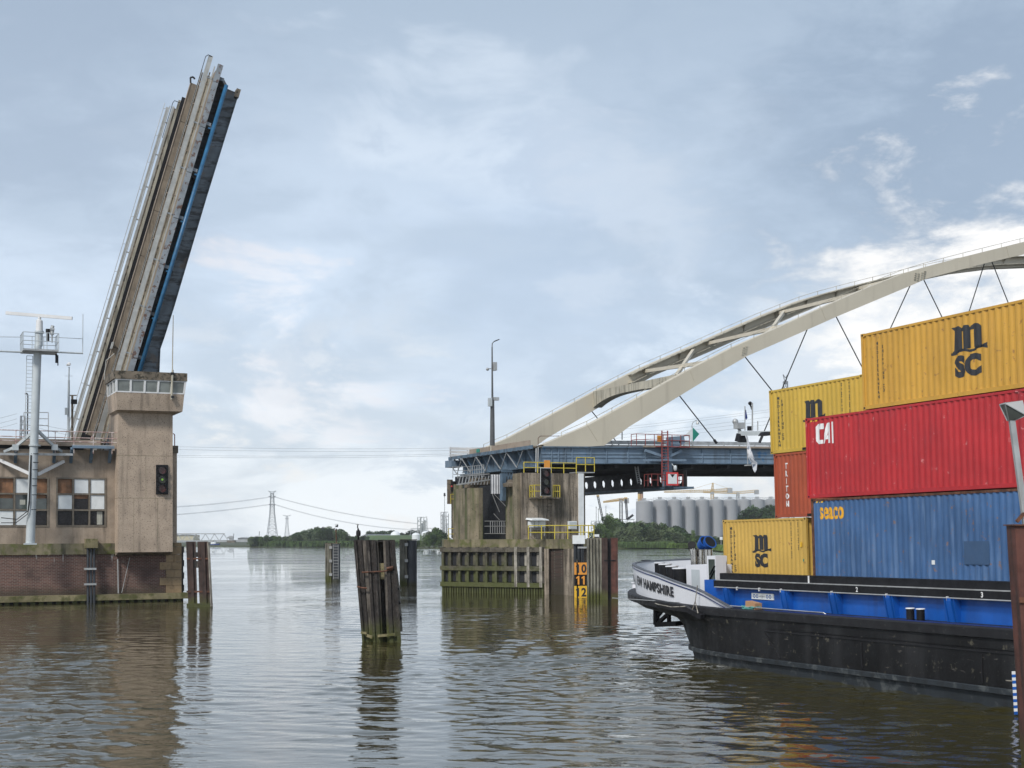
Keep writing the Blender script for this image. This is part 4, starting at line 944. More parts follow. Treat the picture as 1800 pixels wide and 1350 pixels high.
for (y0, y1, s, mt, ml) in ((989, 1010, '10', m_orange, m_letter_b), (1010.2, 1029.8, '11', m_black, m_orange), (1030, 1056, '12', m_gyel, m_letter_b)):
    a, b = at(1009.5, y0, Yg), at(1032, y1, Yg)
    bo = MB().box(a.x, b.x, Yg, Yg+.12, b.z, a.z).build('board', mt, gz)
    cz_ = at(1021, (y0+min(y1, 1052))/2, Yg).z; W_ = b.x-a.x; q = MB()
    for n_, ch in enumerate(s):
        cx_ = (a.x+b.x)/2 + (n_-.5)*W_*(.42 if s == '11' else .46)
        if ch == '1':
            vs, fs = [(-.07, -.35), (.07, -.35), (.07, .35), (-.03, .35), (-.20, .22), (-.17, .12), (-.07, .19)], [(0, 1, 2, 6), (6, 2, 3), (6, 3, 4, 5)]
            vs = [(cx_+.04+x, cz_+z) for x, z in vs]
        else: vs, fs = text_mesh(ch, 1, .04); vs = center(vs, cx_+.02, cz_, W_*.40, .72)
        q.add([(x, Yg-.006, z) for x, z in vs], fs)
    q.build('number', ml, bo)
for yy in (1018, 1036, 1046): a = at(1032, yy, Yg); MB().box(a.x, a.x+.12, Yg, Yg+.1, a.z-.2, a.z+.15).build('tab', m_orange, gz)
MB().box(at(1007, 0, Yg).x, at(1009.4, 0, Yg).x, Yg, Yg+.3, -.5, at(0, 989, Yg).z).build('mount', m_parapet, gz)
# sheet pile and rusty pile guards right of the gauge
d1 = wat(1045, 1053); Yp = d1.y - 1.0
sp_ = thing('pile_guard', 'grey corrugated and rusty red steel piles guarding the pier corner', 'pile guard', d1)
zt_ = at(1050, 945.5, Yp).z
q = MB(); n = 9; a, b = at(1032, 900, Yp).x, at(1057, 900, Yp).x
for i in range(n): q.box(a+(b-a)*i/n, a+(b-a)*(i+1)/n, Yp+(.16 if i % 2 else 0), Yp+1.0, -1.5, zt_)
q.build('sheet_pile', m_sheet, sp_)
for x0, x1, m in ((1057.3, 1067.5, m_pilebr), (1067.7, 1073.5, m_dark), (1073.7, 1085.5, m_rustp)):
    a, b = at(x0, 900, Yp).x, at(x1, 900, Yp).x; MB().box(a, b, Yp+(.35 if m is m_dark else 0), Yp+1.2, -1.5, zt_-(.06 if m is m_dark else 0)).build('pile', m, sp_)
a = at(1062, 985, Yp); MB().box(a.x, at(1075, 0, Yp).x, Yp-.06, Yp, a.z-.05, a.z+.03).build('strap', m_black, sp_)

# ================================================================== ARCH BRIDGE
WN, WW = 116.0, 18.0
pe = B(948, 785, WN); U0 = pe.x; ZD0 = pe.z
p2 = B(1355, 787.5, WN); GR = (p2.z-ZD0)/(p2.x-U0)
topx = [(951, 782), (1031, 747.6), (1102, 709), (1213, 647.7), (1283, 612), (1358, 579), (1458, 534), (1520, 507), (1582, 482.5), (1623, 470), (1675.6, 456), (1800, 425)]
botx = [(1057, 784), (1102, 750), (1192.5, 695), (1240, 666), (1308, 627), (1420, 578), (1467, 557), (1601, 501), (1623, 491), (1731.6, 463), (1800, 447)]
tops = [(B(x, y, WN).x, B(x, y, WN).z) for x, y in topx]; bots = [(B(x, y, WN).x, B(x, y, WN).z) for x, y in botx]
# continue to the crown and mirror it
def curv(pts):
    (a, za), (b, zb_), (c, zc_) = pts[-4], pts[-2], pts[-1]
    return (zc_-zb_)/(c-b)
sl = curv(tops); UA = tops[-1][0] + 24.0; UC = UA
def ext(pts):
    u1, z1 = pts[-1]; o = list(pts); d_ = UC-u1; kk = sl/d_
    for i in range(1, 5): x = d_*i/4; o.append((u1+x, z1 + sl*x - kk*x*x/2))
    return o + [(2*UC-u, z) for u, z in o[-2::-1]]
TT, BB = ext(tops), ext(bots)
def ip(pts, u):
    for (a, za), (b, zb_) in zip(pts, pts[1:]):
        if a <= u <= b: return za + (zb_-za)*(u-a)/(b-a)
    return pts[0][1] if u < pts[0][0] else pts[-1][1]
UE = 2*UC-U0
def zdk_(u):
    k = min(u-U0, UE-u); h = UC-U0
    return ZD0 + GR*k*(1-.5*k/h)*1.05
print('bridge U0', U0, 'grade', GR, 'crown', UC, 'slope', sl, 'ztop', ip(TT, UC))
ab = thing('arch_bridge', 'cream twin steel arch bridge with blue grey girders and slanting hangers', 'bridge', bl(U0, WN, ZD0))
AW = .55
def archmb(w_):
    q = MB(BR); us = sorted(set([u for u, z in TT] + [u for u, z in BB if BB[0][0] <= u <= BB[-1][0]])); rows = []
    for u in us:
        t_ = ip(TT, u); b_ = ip(BB, u) if BB[0][0] <= u <= BB[-1][0] else zdk_(u)+.0
        b_ = max(b_, zdk_(u)-.0) if not BB[0][0] <= u <= BB[-1][0] else b_
        rows.append([(u, w_-AW, b_), (u, w_-AW, max(t_, b_+.02)), (u, w_+AW, max(t_, b_+.02)), (u, w_+AW, b_)])
    return q.grid(rows, True)
for w_ in (WN, WN+WW): archmb(w_).build('arch', m_cream, ab)
for w_ in (WN, WN+WW):
    q = MB(BR); us = [U0+2+i*2.6 for i in range(int((UE-U0-4)/2.6))]
    for s in (-AW+.1,):
        for i, u in enumerate(us):
            z = ip(TT, u); q.tube((u, w_+s, z-.02), (u, w_+s, z+.42), .03, None, 5)
        for a, b in zip(us, us[1:]): q.tube((a, w_+s, ip(TT, a)+.42), (b, w_+s, ip(TT, b)+.42), .025, None, 5)
    q.build('arch_hand_rail', m_creamd, ab)
# welded seams and hanger plates on near arch face
q = MB(BR)
for (x0, y0), (x1, y1) in (((1033, 748), (1050, 776)), ((1213, 652), (1221, 672)), ((1444, 543), (1451, 562)), ((1769, 434), (1773, 451))):
    a, b = B(x0, y0, WN-AW), B(x1, y1, WN-AW); a.y = b.y = WN-AW-.004; q.bar(a, b, .008, .045, (0, 1, 0))
q.build('seam', m_creamd, ab)
for xs_, ys_ in ((1305, 617), (1310, 615), (1613, 487), (1619, 485), (1608, 486), (1624, 483)):
    a = B(xs_, ys_, WN-AW); q = MB(BR)
    for i in range(4): q.box(a.x-.12+.05*i, a.x+.12+.05*i, WN-AW-.05, WN-AW-.01, a.z-.4+i*.22, a.z-.28+i*.22)
    q.build('vent_plate', m_creamd, ab)
# hangers
hang = [((1192.5, 694), (1255.4, 773.4)), ((1308, 627), (1354, 683)), ((1420, 577), (1375, 683)), ((1468.7, 557), (1514, 642.7)), ((1601, 499.6), (1566.7, 574)), ((1622.7, 490), (1655, 555.6)), ((1731, 463), (1705, 543)), ((1743, 460), (1771, 529))]
for (a, b) in hang:
    P0, P1 = B(*a, WN), B(*b, WN); P0.z = ip(BB, P0.x)+.1
    k = (zdk_(P0.x)+.5-P0.z)/(P1.z-P0.z); Pd = P0+(P1-P0)*k
    for w_ in ((0, WW) if a[0] < 1200 else (0,)):
        for mir in (0, 1):
            f = (lambda p: V((2*UC-p.x, p.y+w_, p.z))) if mir else (lambda p: V((p.x, p.y+w_, p.z)))
            q = MB(BR); q.tube(f(P0), f(Pd), .055, None, 6); q.tube(f(P0.lerp(Pd, .93)), f(Pd), .13, None, 6); q.build('hanger', m_dark, ab)
# first far hanger glimpsed between arches (same set, shifted) -- bracing between arches
def cross(u, m, nm, hgt=1.0, wd_=.7):
    z = (ip(TT, u)+max(ip(BB, u), zdk_(u)))/2
    q = MB(BR); q.bar((u, WN+AW, z), (u, WN+WW-AW, z), wd_, hgt, (0, 0, 1)); q.build(nm, m, ab)
uP = B(1046, 705, WN+WW).x
# curved portal beam
q = MB(BR); rows = []
for i in range(17):
    k = i/16; w_ = WN+AW+(WW-2*AW)*k; dp = .75+.95*abs(2*k-1)**3; zt_ = ip(TT, uP)-.15
    rows.append([(uP-.5, w_, zt_-dp), (uP-.5, w_, zt_), (uP+.5, w_, zt_), (uP+.5, w_, zt_-dp)])
q.grid(rows, True); q.build('portal_beam', m_creamd, ab)
def far_(x, y): return B(x, y, WN+WW).x
def near_(x, y): return B(x, y, WN).x
pairs = [(near_(1185, 665), far_(1215, 616)), (near_(1257, 630), far_(1128, 652)), (near_(1353, 585), far_(1375, 548)), (near_(1405, 565), far_(1238, 605)), (near_(1523, 508), far_(1527, 498)), (near_(1540, 510), far_(1361, 553)), (near_(1690, 455), far_(1680, 455)), (near_(1700, 455), far_(1500, 505)), (near_(1790, 430), far_(1640, 465))]
for un, uf in pairs + [(2*UC-a_, 2*UC-b_2) for a_, b_2 in pairs]:
    za, zb_ = ip(TT, un)-.5, ip(TT, uf)-.5
    q = MB(BR); q.bar((un, WN+AW, za), (uf, WN+WW-AW, zb_), .30, .36); q.build('cross_brace', m_cream, ab)
# deck, girders
us = [U0 + (UE-U0)*i/40 for i in range(41)]
def strip(w0, w1, f0, f1, name, m, u_min=None):
    q = MB(BR); uu = [u for u in us if u_min is None or u >= u_min]
    if u_min is not None: uu = [u_min]+uu
    q.grid([[(u, w0, zdk_(u)+f0), (u, w0, zdk_(u)+f1), (u, w1, zdk_(u)+f1), (u, w1, zdk_(u)+f0)] for u in uu], True)
    q.add([(uu[0], w0, zdk_(uu[0])+f0), (uu[0], w0, zdk_(uu[0])+f1), (uu[0], w1, zdk_(uu[0])+f1), (uu[0], w1, zdk_(uu[0])+f0)], [(0, 1, 2, 3)])
    return q.build(name, m, ab)
for w_ in (WN, WN+WW):
    strip(w_-.35, w_+.35, -1.5, -.12, 'girder', m_bluegr)
    strip(w_-.6, w_+.6, -.12, 0.0, 'girder_flange', m_bluest)
    strip(w_-.55, w_+.55, -1.58, -1.502, 'girder_flange', m_bluest)
strip(WN-.42, WN-.352, -.70, -.58, 'stiffener_rib', m_bluegr); strip(WN-.42, WN-.352, -1.02, -.94, 'stiffener_rib', m_bluegr)
strip(WN+.62, WN+WW-.62, -.75, -.05, 'deck', m_girddk)
strip(WN+2, WN+WW-2, -.045, .02, 'roadway', m_asph)
for k in range(5): w_ = WN+2.6+k*3.2; strip(w_, w_+.3, -2.1, -.752, 'stringer', m_girddk)
q = MB(BR)
for x in (966, 978, 990, 1002, 1035, 1062, 1100, 1130, 1230, 1280): u = B(x, 800, WN).x; MB(BR).box(u-.03, u+.03, WN-.47, WN-.351, zdk_(u)-1.49, zdk_(u)-.13).build('stiffener', m_bluegr, ab)
for i in range(1, 40): u = us[i]; MB(BR).box(u-.2, u+.2, WN+.4, WN+WW-.4, zdk_(u)-1.9, zdk_(u)-.76).build('cross_girder', m_girddk, ab)
# guard rail along near edge right of the arch foot
ug = B(1054, 775, WN).x; hg = B(1100, 773, WN).z - zdk_(B(1100, 784, WN).x)
strip(WN+1.2, WN+1.3, hg-.34, hg, 'guard_rail', m_steelg, ug); strip(WN+1.22, WN+1.28, .02, hg-.40, 'guard_rail', m_steelg, ug)
strip(WN-.75, WN-.61, -.05, .12, 'kerb_edge', m_tan, B(1125, 785, WN).x)
u = ug+.2
while u < UE-2: MB(BR).box(u-.05, u+.05, WN+1.15, WN+1.2, zdk_(u), zdk_(u)+hg).build('rail_post', m_steelg, ab); u += 1.75 if u < 95 else 4
MB(BR).tube(B(1093.5, 773, WN+2), B(1093.5, 750, WN+2), .05).build('short_post', m_dark, ab)
q = MB(BR); p = B(1074, 772, WN+1.2); q.bar(p, p+V((0, 0, .5)), .06); q.box(p.x-.1, p.x+.35, WN+1, WN+1.2, p.z+.3, p.z+.5); q.build('edge_lamp', m_parapet, ab)
# bridge end: cantilevered cross truss with tan fascia
def endp(k, dz, du=0): return V((U0+du, WN-.6+(WW+2.4)*k, ZD0+dz))
q = MB(BR); q.hexa([endp(0, -.12, -.9), endp(0, -.12, 0), endp(1, -.12, 0), endp(1, -.12, -.9)], [endp(0, .02, -.9), endp(0, .02, 0), endp(1, .02, 0), endp(1, .02, -.9)]); q.build('end_plate', m_parapet, ab)
MB(BR).box(U0-1.0, U0-.9, WN-.6, WN+WW+1.8, ZD0-.25, ZD0+.08).build('end_fascia', m_bluest, ab)
q = MB(BR)
for i in range(17): k = (i+.5)/17; p = endp(k, -.2, -1.05); q.box(p.x, p.x+.05, p.y-.18, p.y+.18, p.z-.14, p.z-.02)
q.build('finger_joint_teeth', m_dark, ab)
MB(BR).box(U0-.1, U0+.3, WN+.4, WN+WW-.4, ZD0-1.75, ZD0-.13).build('end_beam', m_bluest, ab)
MB(BR).box(U0-.6, U0+.3, WN+.3, WN+WW-.3, ZD0-1.9, ZD0-1.76).build('end_beam_flange', m_bluest, ab)
for i in range(9):
    w_ = WN+.8+i*2.05; q = MB(BR)
    q.prism([(U0-.9, ZD0-.26), (U0-.11, ZD0-.26), (U0-.11, ZD0-1.7)], w_, w_+.06); q.build('end_bracket', m_bluegr, ab)
for i in range(5):
    w_ = WN+1.5+i*3.7; q = MB(BR); q.bar((U0-.95, w_, ZD0-.3), (U0-.7, w_+1.9, ZD0-1.75), .07); q.bar((U0-.95, w_+3.6, ZD0-.3), (U0-.7, w_+1.9, ZD0-1.75), .07); q.build('end_diagonal', m_steelg, ab)
MB(BR).box(U0-1.2, U0-.1, WN+WW+.4, WN+WW+2.2, ZD0-1.0, ZD0-.3).build('corner_bracket', m_bluegr, ab)
# tan plates in front of far arch foot
a, b = B(868, 780, WN+6), B(948, 792, WN+2)
q = MB(BR); q.box(U0-.6, U0-.5, WN+.8, WN+9.5, ZD0+.03, ZD0+.62); q.build('tan_barrier', m_tan, ab)
MB(BR).box(U0-.85, U0-.75, WN+9.5, WN+14.5, ZD0+.03, ZD0+.55).build('tan_barrier', m_tan, ab)
MB(BR).box(U0-.9, U0-.86, WN+11.8, WN+12.6, ZD0+.15, ZD0+.48).build('small_green_plate', m_green, ab)
q = MB(BR)
for dz in (.1, .45, .8): q.box(U0-1.2, U0+3.5, WN+WW+.9, WN+WW+1.0, ZD0+dz, ZD0+dz+.24)
for u in (U0-1.1, U0+.8, U0+2.7): q.box(u, u+.08, WN+WW+1.0, WN+WW+1.1, ZD0, ZD0+1.1)
q.build('white_guard_rail', m_white, ab)
q = MB(BR); q.pipe([B(946, 784, WN+.2), B(946, 770, WN+.2), B(950, 766.5, WN+.2), B(983, 766.5, WN+.2)], .03); q.build('bent_hand_rail', m_rust, ab)
MB(BR).pipe([B(942, 830, WN-.7), B(942.5, 788, WN-.7)], .06).pipe([B(945.5, 830, WN-.7), B(946, 786, WN-.7)], .06).build('drain_pipe', m_steelg, ab)
# lower truss seen under deck beside the block
q = MB(BR); zt_ = B(905, 829, 121).z; zb_ = B(905, 846, 121).z
for i in range(6): a = B(886+i*5, 829, 121); b = B(888.5+i*5, 845, 121); c = B(891+i*5, 829, 121); q.bar(a, b, .08); q.bar(b, c, .08)
q.bar(B(882, 828, 121), B(919, 828, 121), .2, .25); q.build('under_truss', m_bluest, ab)

# inner flange along the far rib, plus a strip added for dark shaded lines
uf0 = far_(1100, 665)
uu_ = [uf0+(2*UC-2*uf0)*i/60 for i in range(61)]
for dz, dw, th, nm in ((-.05, .75, .10, 'rib_top_flange'), (-.95, .55, .09, 'rib_shade_strip')):
    q = MB(BR); w_ = WN+WW-AW
    q.grid([[(u, w_-dw, ip(TT, u)+dz-th), (u, w_-dw, ip(TT, u)+dz), (u, w_-.004, ip(TT, u)+dz), (u, w_-.004, ip(TT, u)+dz-th)] for u in uu_], True); q.build(nm, m_creamd, ab)
for i in range(1, 60, 2):
    u = uu_[i]; q = MB(BR); q.prism([(WN+WW-AW-.5, ip(TT, u)-.16), (WN+WW-AW-.005, ip(TT, u)-.16), (WN+WW-AW-.005, ip(TT, u)-.9)], u-.04, u+.04, 'x'); q.build('rib_gusset', m_creamd, ab)
q = MB(BR)
for a, b in zip(uu_, uu_[1:]): q.bar((a, WN+AW+.45, ip(TT, a)-.3), (b, WN+AW+.45, ip(TT, b)-.3), .12, .12)
q.build('service_duct', m_dark, ab)
# lamp post on the bridge end
m_lampp = MAT('lamp_post_grey', (.10, .105, .11), .5, .2, .2, 2)
lp2 = thing('street_lamp', 'tall grey lamp post with camera bracket at the arch bridge end', 'street lamp', BR @ B(866, 782, 128))
MB(BR).tube(B(865.5, 783, 128), B(865.5, 700, 128), .25, .19, 12).tube(B(865.5, 700, 128), B(865, 610, 128), .11, .07).pipe([B(865, 610, 128), B(865.3, 603.5, 128), B(869, 600, 128), B(873, 598, 128)], .045).build('pole', m_lampp, lp2)
q = MB(BR); q.hexa(*[[B(x, y, 128)+V((0, s, 0)) for x, y, s in L_] for L_ in ([(868.5, 599.5, -.12), (868.5, 599.5, .12), (869, 601, .12), (869, 601, -.12)], [(877, 596, -.1), (877, 596, .1), (877.5, 597.5, .1), (877.5, 597.5, -.1)])]); q.build('lamp_head', m_black, lp2)
q = MB(BR); q.bar(B(857, 648, 128), B(868, 648, 128), .08); p = B(857, 649, 128); q.ball(p, .16); p = B(868.5, 646, 128); q.box(p.x-.15, p.x+.2, 127.7, 128.2, p.z-.3, p.z+.5); q.build('camera', m_steelg, lp2)
p = B(868, 701, 128); q = MB(BR); q.box(p.x-.1, p.x+.5, 127.8, 128.2, p.z-.15, p.z+.15); q.build('sensor', m_steelg, lp2)
p = B(861.5, 709, 128); q = MB(BR); q.box(p.x-.2, p.x+.1, 127.7, 128.1, p.z-.3, p.z+.5); q.build('cabinet', m_mast, lp2)

# maintenance gantry under the bridge with its red ladder and platforms
WG = WN-1.2
gt = thing('inspection_gantry', 'dark castellated inspection gantry slung under the bridge with red ladder', 'gantry', BR @ B(1172, 850, WG))
ug_ = B(1185, 852, WG).x; zb_ = B(1190, 855, WG).z; zt_ = zb_+1.55
for du in (-.2, 1.6):
    q = MB(BR); u = ug_+du; w0, w1 = WG+.5, WN+WW+3; T = .12
    q.box(u, u+T, w0, w1, zb_, zb_+.35); q.box(u, u+T, w0, w1, zt_-.35, zt_); w_ = w0
    while w_ < w1:
        q.box(u, u+T, w_, w_+.75, zb_+.35, zt_-.35)
        for a, b, s in ((w_+.75, w_+1.0, 1), (w_+1.95, w_+1.7, 1)):
            q.prism([(a, zb_+.35), (b, zb_+.35), (a, zb_+.6)], u, u+T, 'x'); q.prism([(a, zt_-.35), (b, zt_-.35), (a, zt_-.6)], u, u+T, 'x')
        w_ += 1.95
    q.build('side_beam', m_girddk, gt)
MB(BR).box(ug_-.3, ug_+1.9, WG-.4, WN+WW+3, zb_-.22, zb_-.02).build('floor', m_bluest, gt)
for w_ in (WN+5, WN+11): MB(BR).box(ug_+.6, ug_+.8, w_, w_+.2, zt_, zdk_(ug_)-2).build('hanger_post', m_bluest, gt)
ur0 = B(1162, 785, WG).x
MB(BR).box(B(1165, 0, WG).x, B(1178, 0, WG).x, WG+.3, WG+.8, zb_, zdk_(ug_)+.0).build('blue_post', m_bluegr, gt)
q = MB(BR)
for s, (a, b) in (((-1), ((1163.5, 757), (1158.5 + 5, 850))), (1, ((1173.5, 757), (1175, 848)))): q.bar(B(*a, WG-.1), B(*b, WG-.1), .09)
for i in range(18): y = 760+i*5; q.bar(B(1163.5, y, WG-.1), B(1173.8, y, WG-.1), .05)
q.build('ladder', m_redp, gt)
q = MB(BR); z = zdk_(ug_)+.05; a = B(1119, 785, WG); b = B(1212, 785, WG); hh = B(1119, 764, WG).z-B(1119, 784, WG).z
rail(q, [(a.x, WG+1, z), (a.x, WG, z), (b.x, WG, z), (b.x, WG+1, z)], hh, 2, .035, 1.0); q.build('upper_railing', m_redp, gt)
MB(BR).box(B(1150, 0, WG).x, b.x, WG-.1, WG+.5, z-.1, z-.02).build('upper_platform', m_redp, gt)
MB(BR).box(B(1151, 0, WG).x, B(1160, 0, WG).x, WG+.2, WG+.22, B(1155, 776, WG).z, B(1155, 765, WG).z).build('orange_panel', m_orange, gt)
a, b = B(1179, 765.5, WG), B(1205, 782, WG); q = MB(BR); q.prism([(a.x, b.z), (b.x-.2, b.z), (b.x, b.z+.3), (b.x-.15, a.z), (a.x, a.z-.12)], WG+.05, WG+.9); q.prism([(a.x-.2, b.z-.5), (a.x, b.z), (b.x-.5, b.z-.02), (a.x+.9, b.z-.2)], WG+.1, WG+.8); q.build('blue_winch_box', m_bluegr, gt)
q = MB(BR); c = B(1196, 777, WG); q.tube((c.x, WG-.01, c.z), (c.x, WG+.1, c.z), .1); q.build('winch_hole', m_black, gt)
MB(BR).hexa([B(1150, 808, WG+.1), B(1180, 808, WG+.1), B(1180, 812, WG+.1), B(1150, 812, WG+.1)], [B(1150, 808, WG+.4), B(1180, 808, WG+.4), B(1180, 812, WG+.4), B(1150, 812, WG+.4)]).build('blue_arm', m_bluegr, gt)
for (x0, x1) in ((1152, 1164), (1197, 1176)): q = MB(BR); q.bar(B(x0-18 if x0 < 1170 else x0, 792, WG+.35), B(x1, 802, WG+.35), .3, .25); q.build('knee_brace', m_bluegr, gt)
MB(BR).bar(B(1131, 809, WG-.05), B(1206, 809, WG-.05), .12, .2).build('runner_beam', m_bluegr, gt)
q = MB(BR); z = zb_; a = B(1145, 850, WG-.3); b = B(1200, 850, WG-.3); rail(q, [(a.x, WG+1, z), (a.x, WG-.35, z), (b.x, WG-.35, z), (b.x, WG+1, z)], 1.1, 2, .03, .7); q.build('lower_railing', m_redp, gt)
q = MB(BR)
for x in (1116, 1121): q.bar(B(x, 820, WN+1.5), B(x+5, 850, WN+1.5), .09)
for i in range(8): q.bar(B(1116.5+i*.65, 823+i*3.6, WN+1.5), B(1121.5+i*.65, 823+i*3.6, WN+1.5), .05)
q.build('inner_ladder', m_steelg, gt)
q = MB(BR); p = B(1187, 823, WG-.3); q.ball(p, .24, (.7, .8, 1.2)); q.bar(p, B(1181, 815, WG-.1), .06); q.build('floodlight', m_mast, gt)
# navigation signs
def sign(name, label, cat, w_, x0, y0, x1, y1): return None
sn = thing('clearance_sign', 'red bordered white square sign with black triangle below the bridge', 'sign', BR @ B(1182, 854, WG-.5))
a, b = B(1171.5, 830, WG-.5), B(1192.5, 853.5, WG-.5)
MB(BR).box(a.x, b.x, WG-.5, WG-.44, b.z, a.z).build('red_frame', m_redb, sn)
k = .16; MB(BR).box(a.x+k, b.x-k, WG-.512, WG-.501, b.z+k, a.z-k).build('white_face', m_wwhite, sn)
cx_ = (a.x+b.x)/2; MB(BR).add([(cx_-.25, WG-.516, a.z-k-.02), (cx_+.25, WG-.516, a.z-k-.02), (cx_, WG-.516, a.z-k-.34)], [(0, 1, 2)]).build('black_triangle', m_black, sn)
dm = thing('diamond_sign', 'half white half green diamond sign with lamp above the bridge rail', 'sign', BR @ B(1218, 780, WN-.6))
l, t_, r_, b_ = B(1206, 763, WN-.6), B(1217.5, 751, WN-.6), B(1229, 763, WN-.6), B(1217.5, 777, WN-.6)
for pts, mt, nm in (((l, t_, b_), m_wwhite, 'white_half'), ((t_, r_, b_), m_green, 'green_half')): MB(BR).prism([(p.x, p.z) for p in pts], WN-.62, WN-.58).build(nm, mt, dm)
q = MB(BR); q.bar((b_.x, WN-.5, b_.z-.5), (t_.x, WN-.5, t_.z+.1), .06); q.pipe([B(1216, 751, WN-.5), B(1217, 744, WN-.5), B(1221, 740, WN-.5), B(1225, 738.5, WN-.5)], .035); q.build('post', m_steelg, dm)
q = MB(BR); q.lathe([(0, .12), (.06, .1), (.16, -.15), (.15, -.2), (0, -.2)], B(1226, 742, WN-.5), 10); q.build('lamp', m_steelg, dm)

# ================================================================== BARGE
def sl_(t, b, z): return SHIP @ V((-t, b, z))
BN, BC, BF = 29.6, 35.3, 41.0
m_hull = MAT('hull_black_scuffed', (.009, .009, .010), .55, 0, .35, .5, spot=((.13, .12, .09), .6, 3.2, .60, .68), streak=((.032, .032, .034), .6, .9, .45, .7), fine=.3, spec=.3, bump=.03, bs=.9, hst=((.11, .10, .09), .7, 9, .63, .69))
m_hullb = MAT('rubbing_band_grey', (.016, .016, .018), .55, 0, .25, 1, spec=.3, spot=((.12, .11, .10), .4, 4, .6, .7))
m_strake = MAT('waterline_strake', (.018, .023, .028), .6, 0, .3, .8, spot=((.10, .11, .11), .7, 1.8, .52, .66), streak=((.012, .013, .014), .6, 3, .5, .7))
m_bulw = MAT('bulwark_white', (.72, .73, .77), .4, 0, .04, .5, streak=((.45, .43, .42), .4, 3, .6, .8))
m_sblue = MAT('coaming_royal_blue', (.006, .090, .40), .42, 0, .15, .8, streak=((.01, .05, .22), .5, 2, .5, .75), fine=.1)
m_navy = MAT('trim_navy', (.01, .03, .16), .4, 0, .1, 1)
m_deckg = MAT('ship_deck_grey', (.10, .11, .13), .7, 0, .2, 1)
m_chrome = MAT('exhaust_steel', (.45, .44, .42), .25, .9, .1, 3)
ship = thing('container_barge', 'black and white river barge with royal blue coaming carrying stacked containers', 'barge', sl_(30, BC, 0))
def outline(T, s0=47.0, half=5.7, ex=2.8, n=22, t_end=-45):
    pts = [(t_end, BC-half), (10, BC-half), (30, BC-half), (40, BC-half)]
    for i in range(n+1):
        th = math.pi/2*i/n; t = s0 + (T-s0)*math.sin(th)**(2/ex); b = BC - half*math.cos(th)**(2/ex); pts.append((t, b))
    return pts + [(t, 2*BC-b) for t, b in pts[-2::-1]]
def ring(T, z, s0=47.0, half=5.7, ex=2.8, zf=None):
    return [(-t, b, z if zf is None else zf(t, z)) for t, b in outline(T, s0, half, ex)]
def sheer(t, z): return z + max(0, (t-47)/12)**1.5 * .42
ZD = 2.24
TT_ = 59.2
# underside and sides
lv = [(52.7, -1.4), (52.7, 0), (53.2, .52), (54.0, 1.38), (54.65, 1.70), (55.8, 1.96), (59.0, 2.02)]
sx = lambda T: 47.0 - max(0, 59-T)*.75
lo_rows = [ring(T, z, sx(T), 5.7-.003*(59-T), 3.2 if T < 55 else 2.9) for T, z in lv if z < 1.95]
q = MB(SHIP); rr = [ring(52.7, -1.4, sx(52.7), 5.55, 3.4), ring(52.7, .0, sx(52.7), 5.62, 3.4), ring(53.0, .38, sx(53), 5.64, 3.3)]
hull_rows = [ring(53.0, .42, sx(53), 5.66, 3.3), ring(53.2, .6, sx(53.2), 5.7, 3.2), ring(54.0, 1.38, sx(54), 5.7, 3.0), ring(54.65, 1.62, sx(54.6), 5.7, 2.9), ring(55.9, 1.80, 45.5, 5.7, 2.85), ring(57.6, 1.92, 46.3, 5.7, 2.8), ring(59.0, 1.96, 47, 5.7, 2.8, sheer)]
q.grid(hull_rows, True); q.build('hull', m_hull, ship, smooth=35)
q = MB(SHIP); q.grid(rr, True); q.build('lower_hull', m_strake, ship, smooth=35)
q = MB(SHIP); q.grid([ring(53.08, .34, sx(53), 5.70, 3.3), ring(53.14, .36, sx(53), 5.76, 3.3), ring(53.14, .50, sx(53), 5.76, 3.3), ring(53.08, .53, sx(53), 5.70, 3.3)], True); q.build('lower_strake', m_strake, ship)
q = MB(SHIP); q.grid([ring(59.0, 1.94, 47, 5.68, 2.8, sheer), ring(59.2, 1.96, 47, 5.78, 2.8, sheer), ring(59.2, 2.22, 47, 5.78, 2.8, sheer), ring(59.1, 2.27, 47, 5.74, 2.8, sheer), ring(57.8, 2.27, 47, 5.45, 2.8, sheer), ring(55, 2.27, 45, 4.8, 2.8)], True); q.build('rubbing_band', m_hullb, ship)
q = MB(SHIP); q.prism([(-t, b) for t, b in outline(58.6, 47, 5.6)], 2.14, ZD, 'z'); q.build('deck', m_deckg, ship)
for k in range(9):
    xs0 = Q(1345, 1100, BN).x+k*5.6; q = MB(SHIP); q.bar((xs0, BN-.012, 1.45), (xs0+(.9 if k == 0 else .0), BN-.012, .60), .035, .035, (0, 1, 0)); q.build('plate_seam', m_hullb, ship)
q = MB(SHIP); q.box(-44, 40, BN+.0, BN+.02, 1.60, 1.64); q.box(-44, 40, BN-.03, BN+.02, 1.52, 1.56); q.build('side_seam', m_hullb, ship)
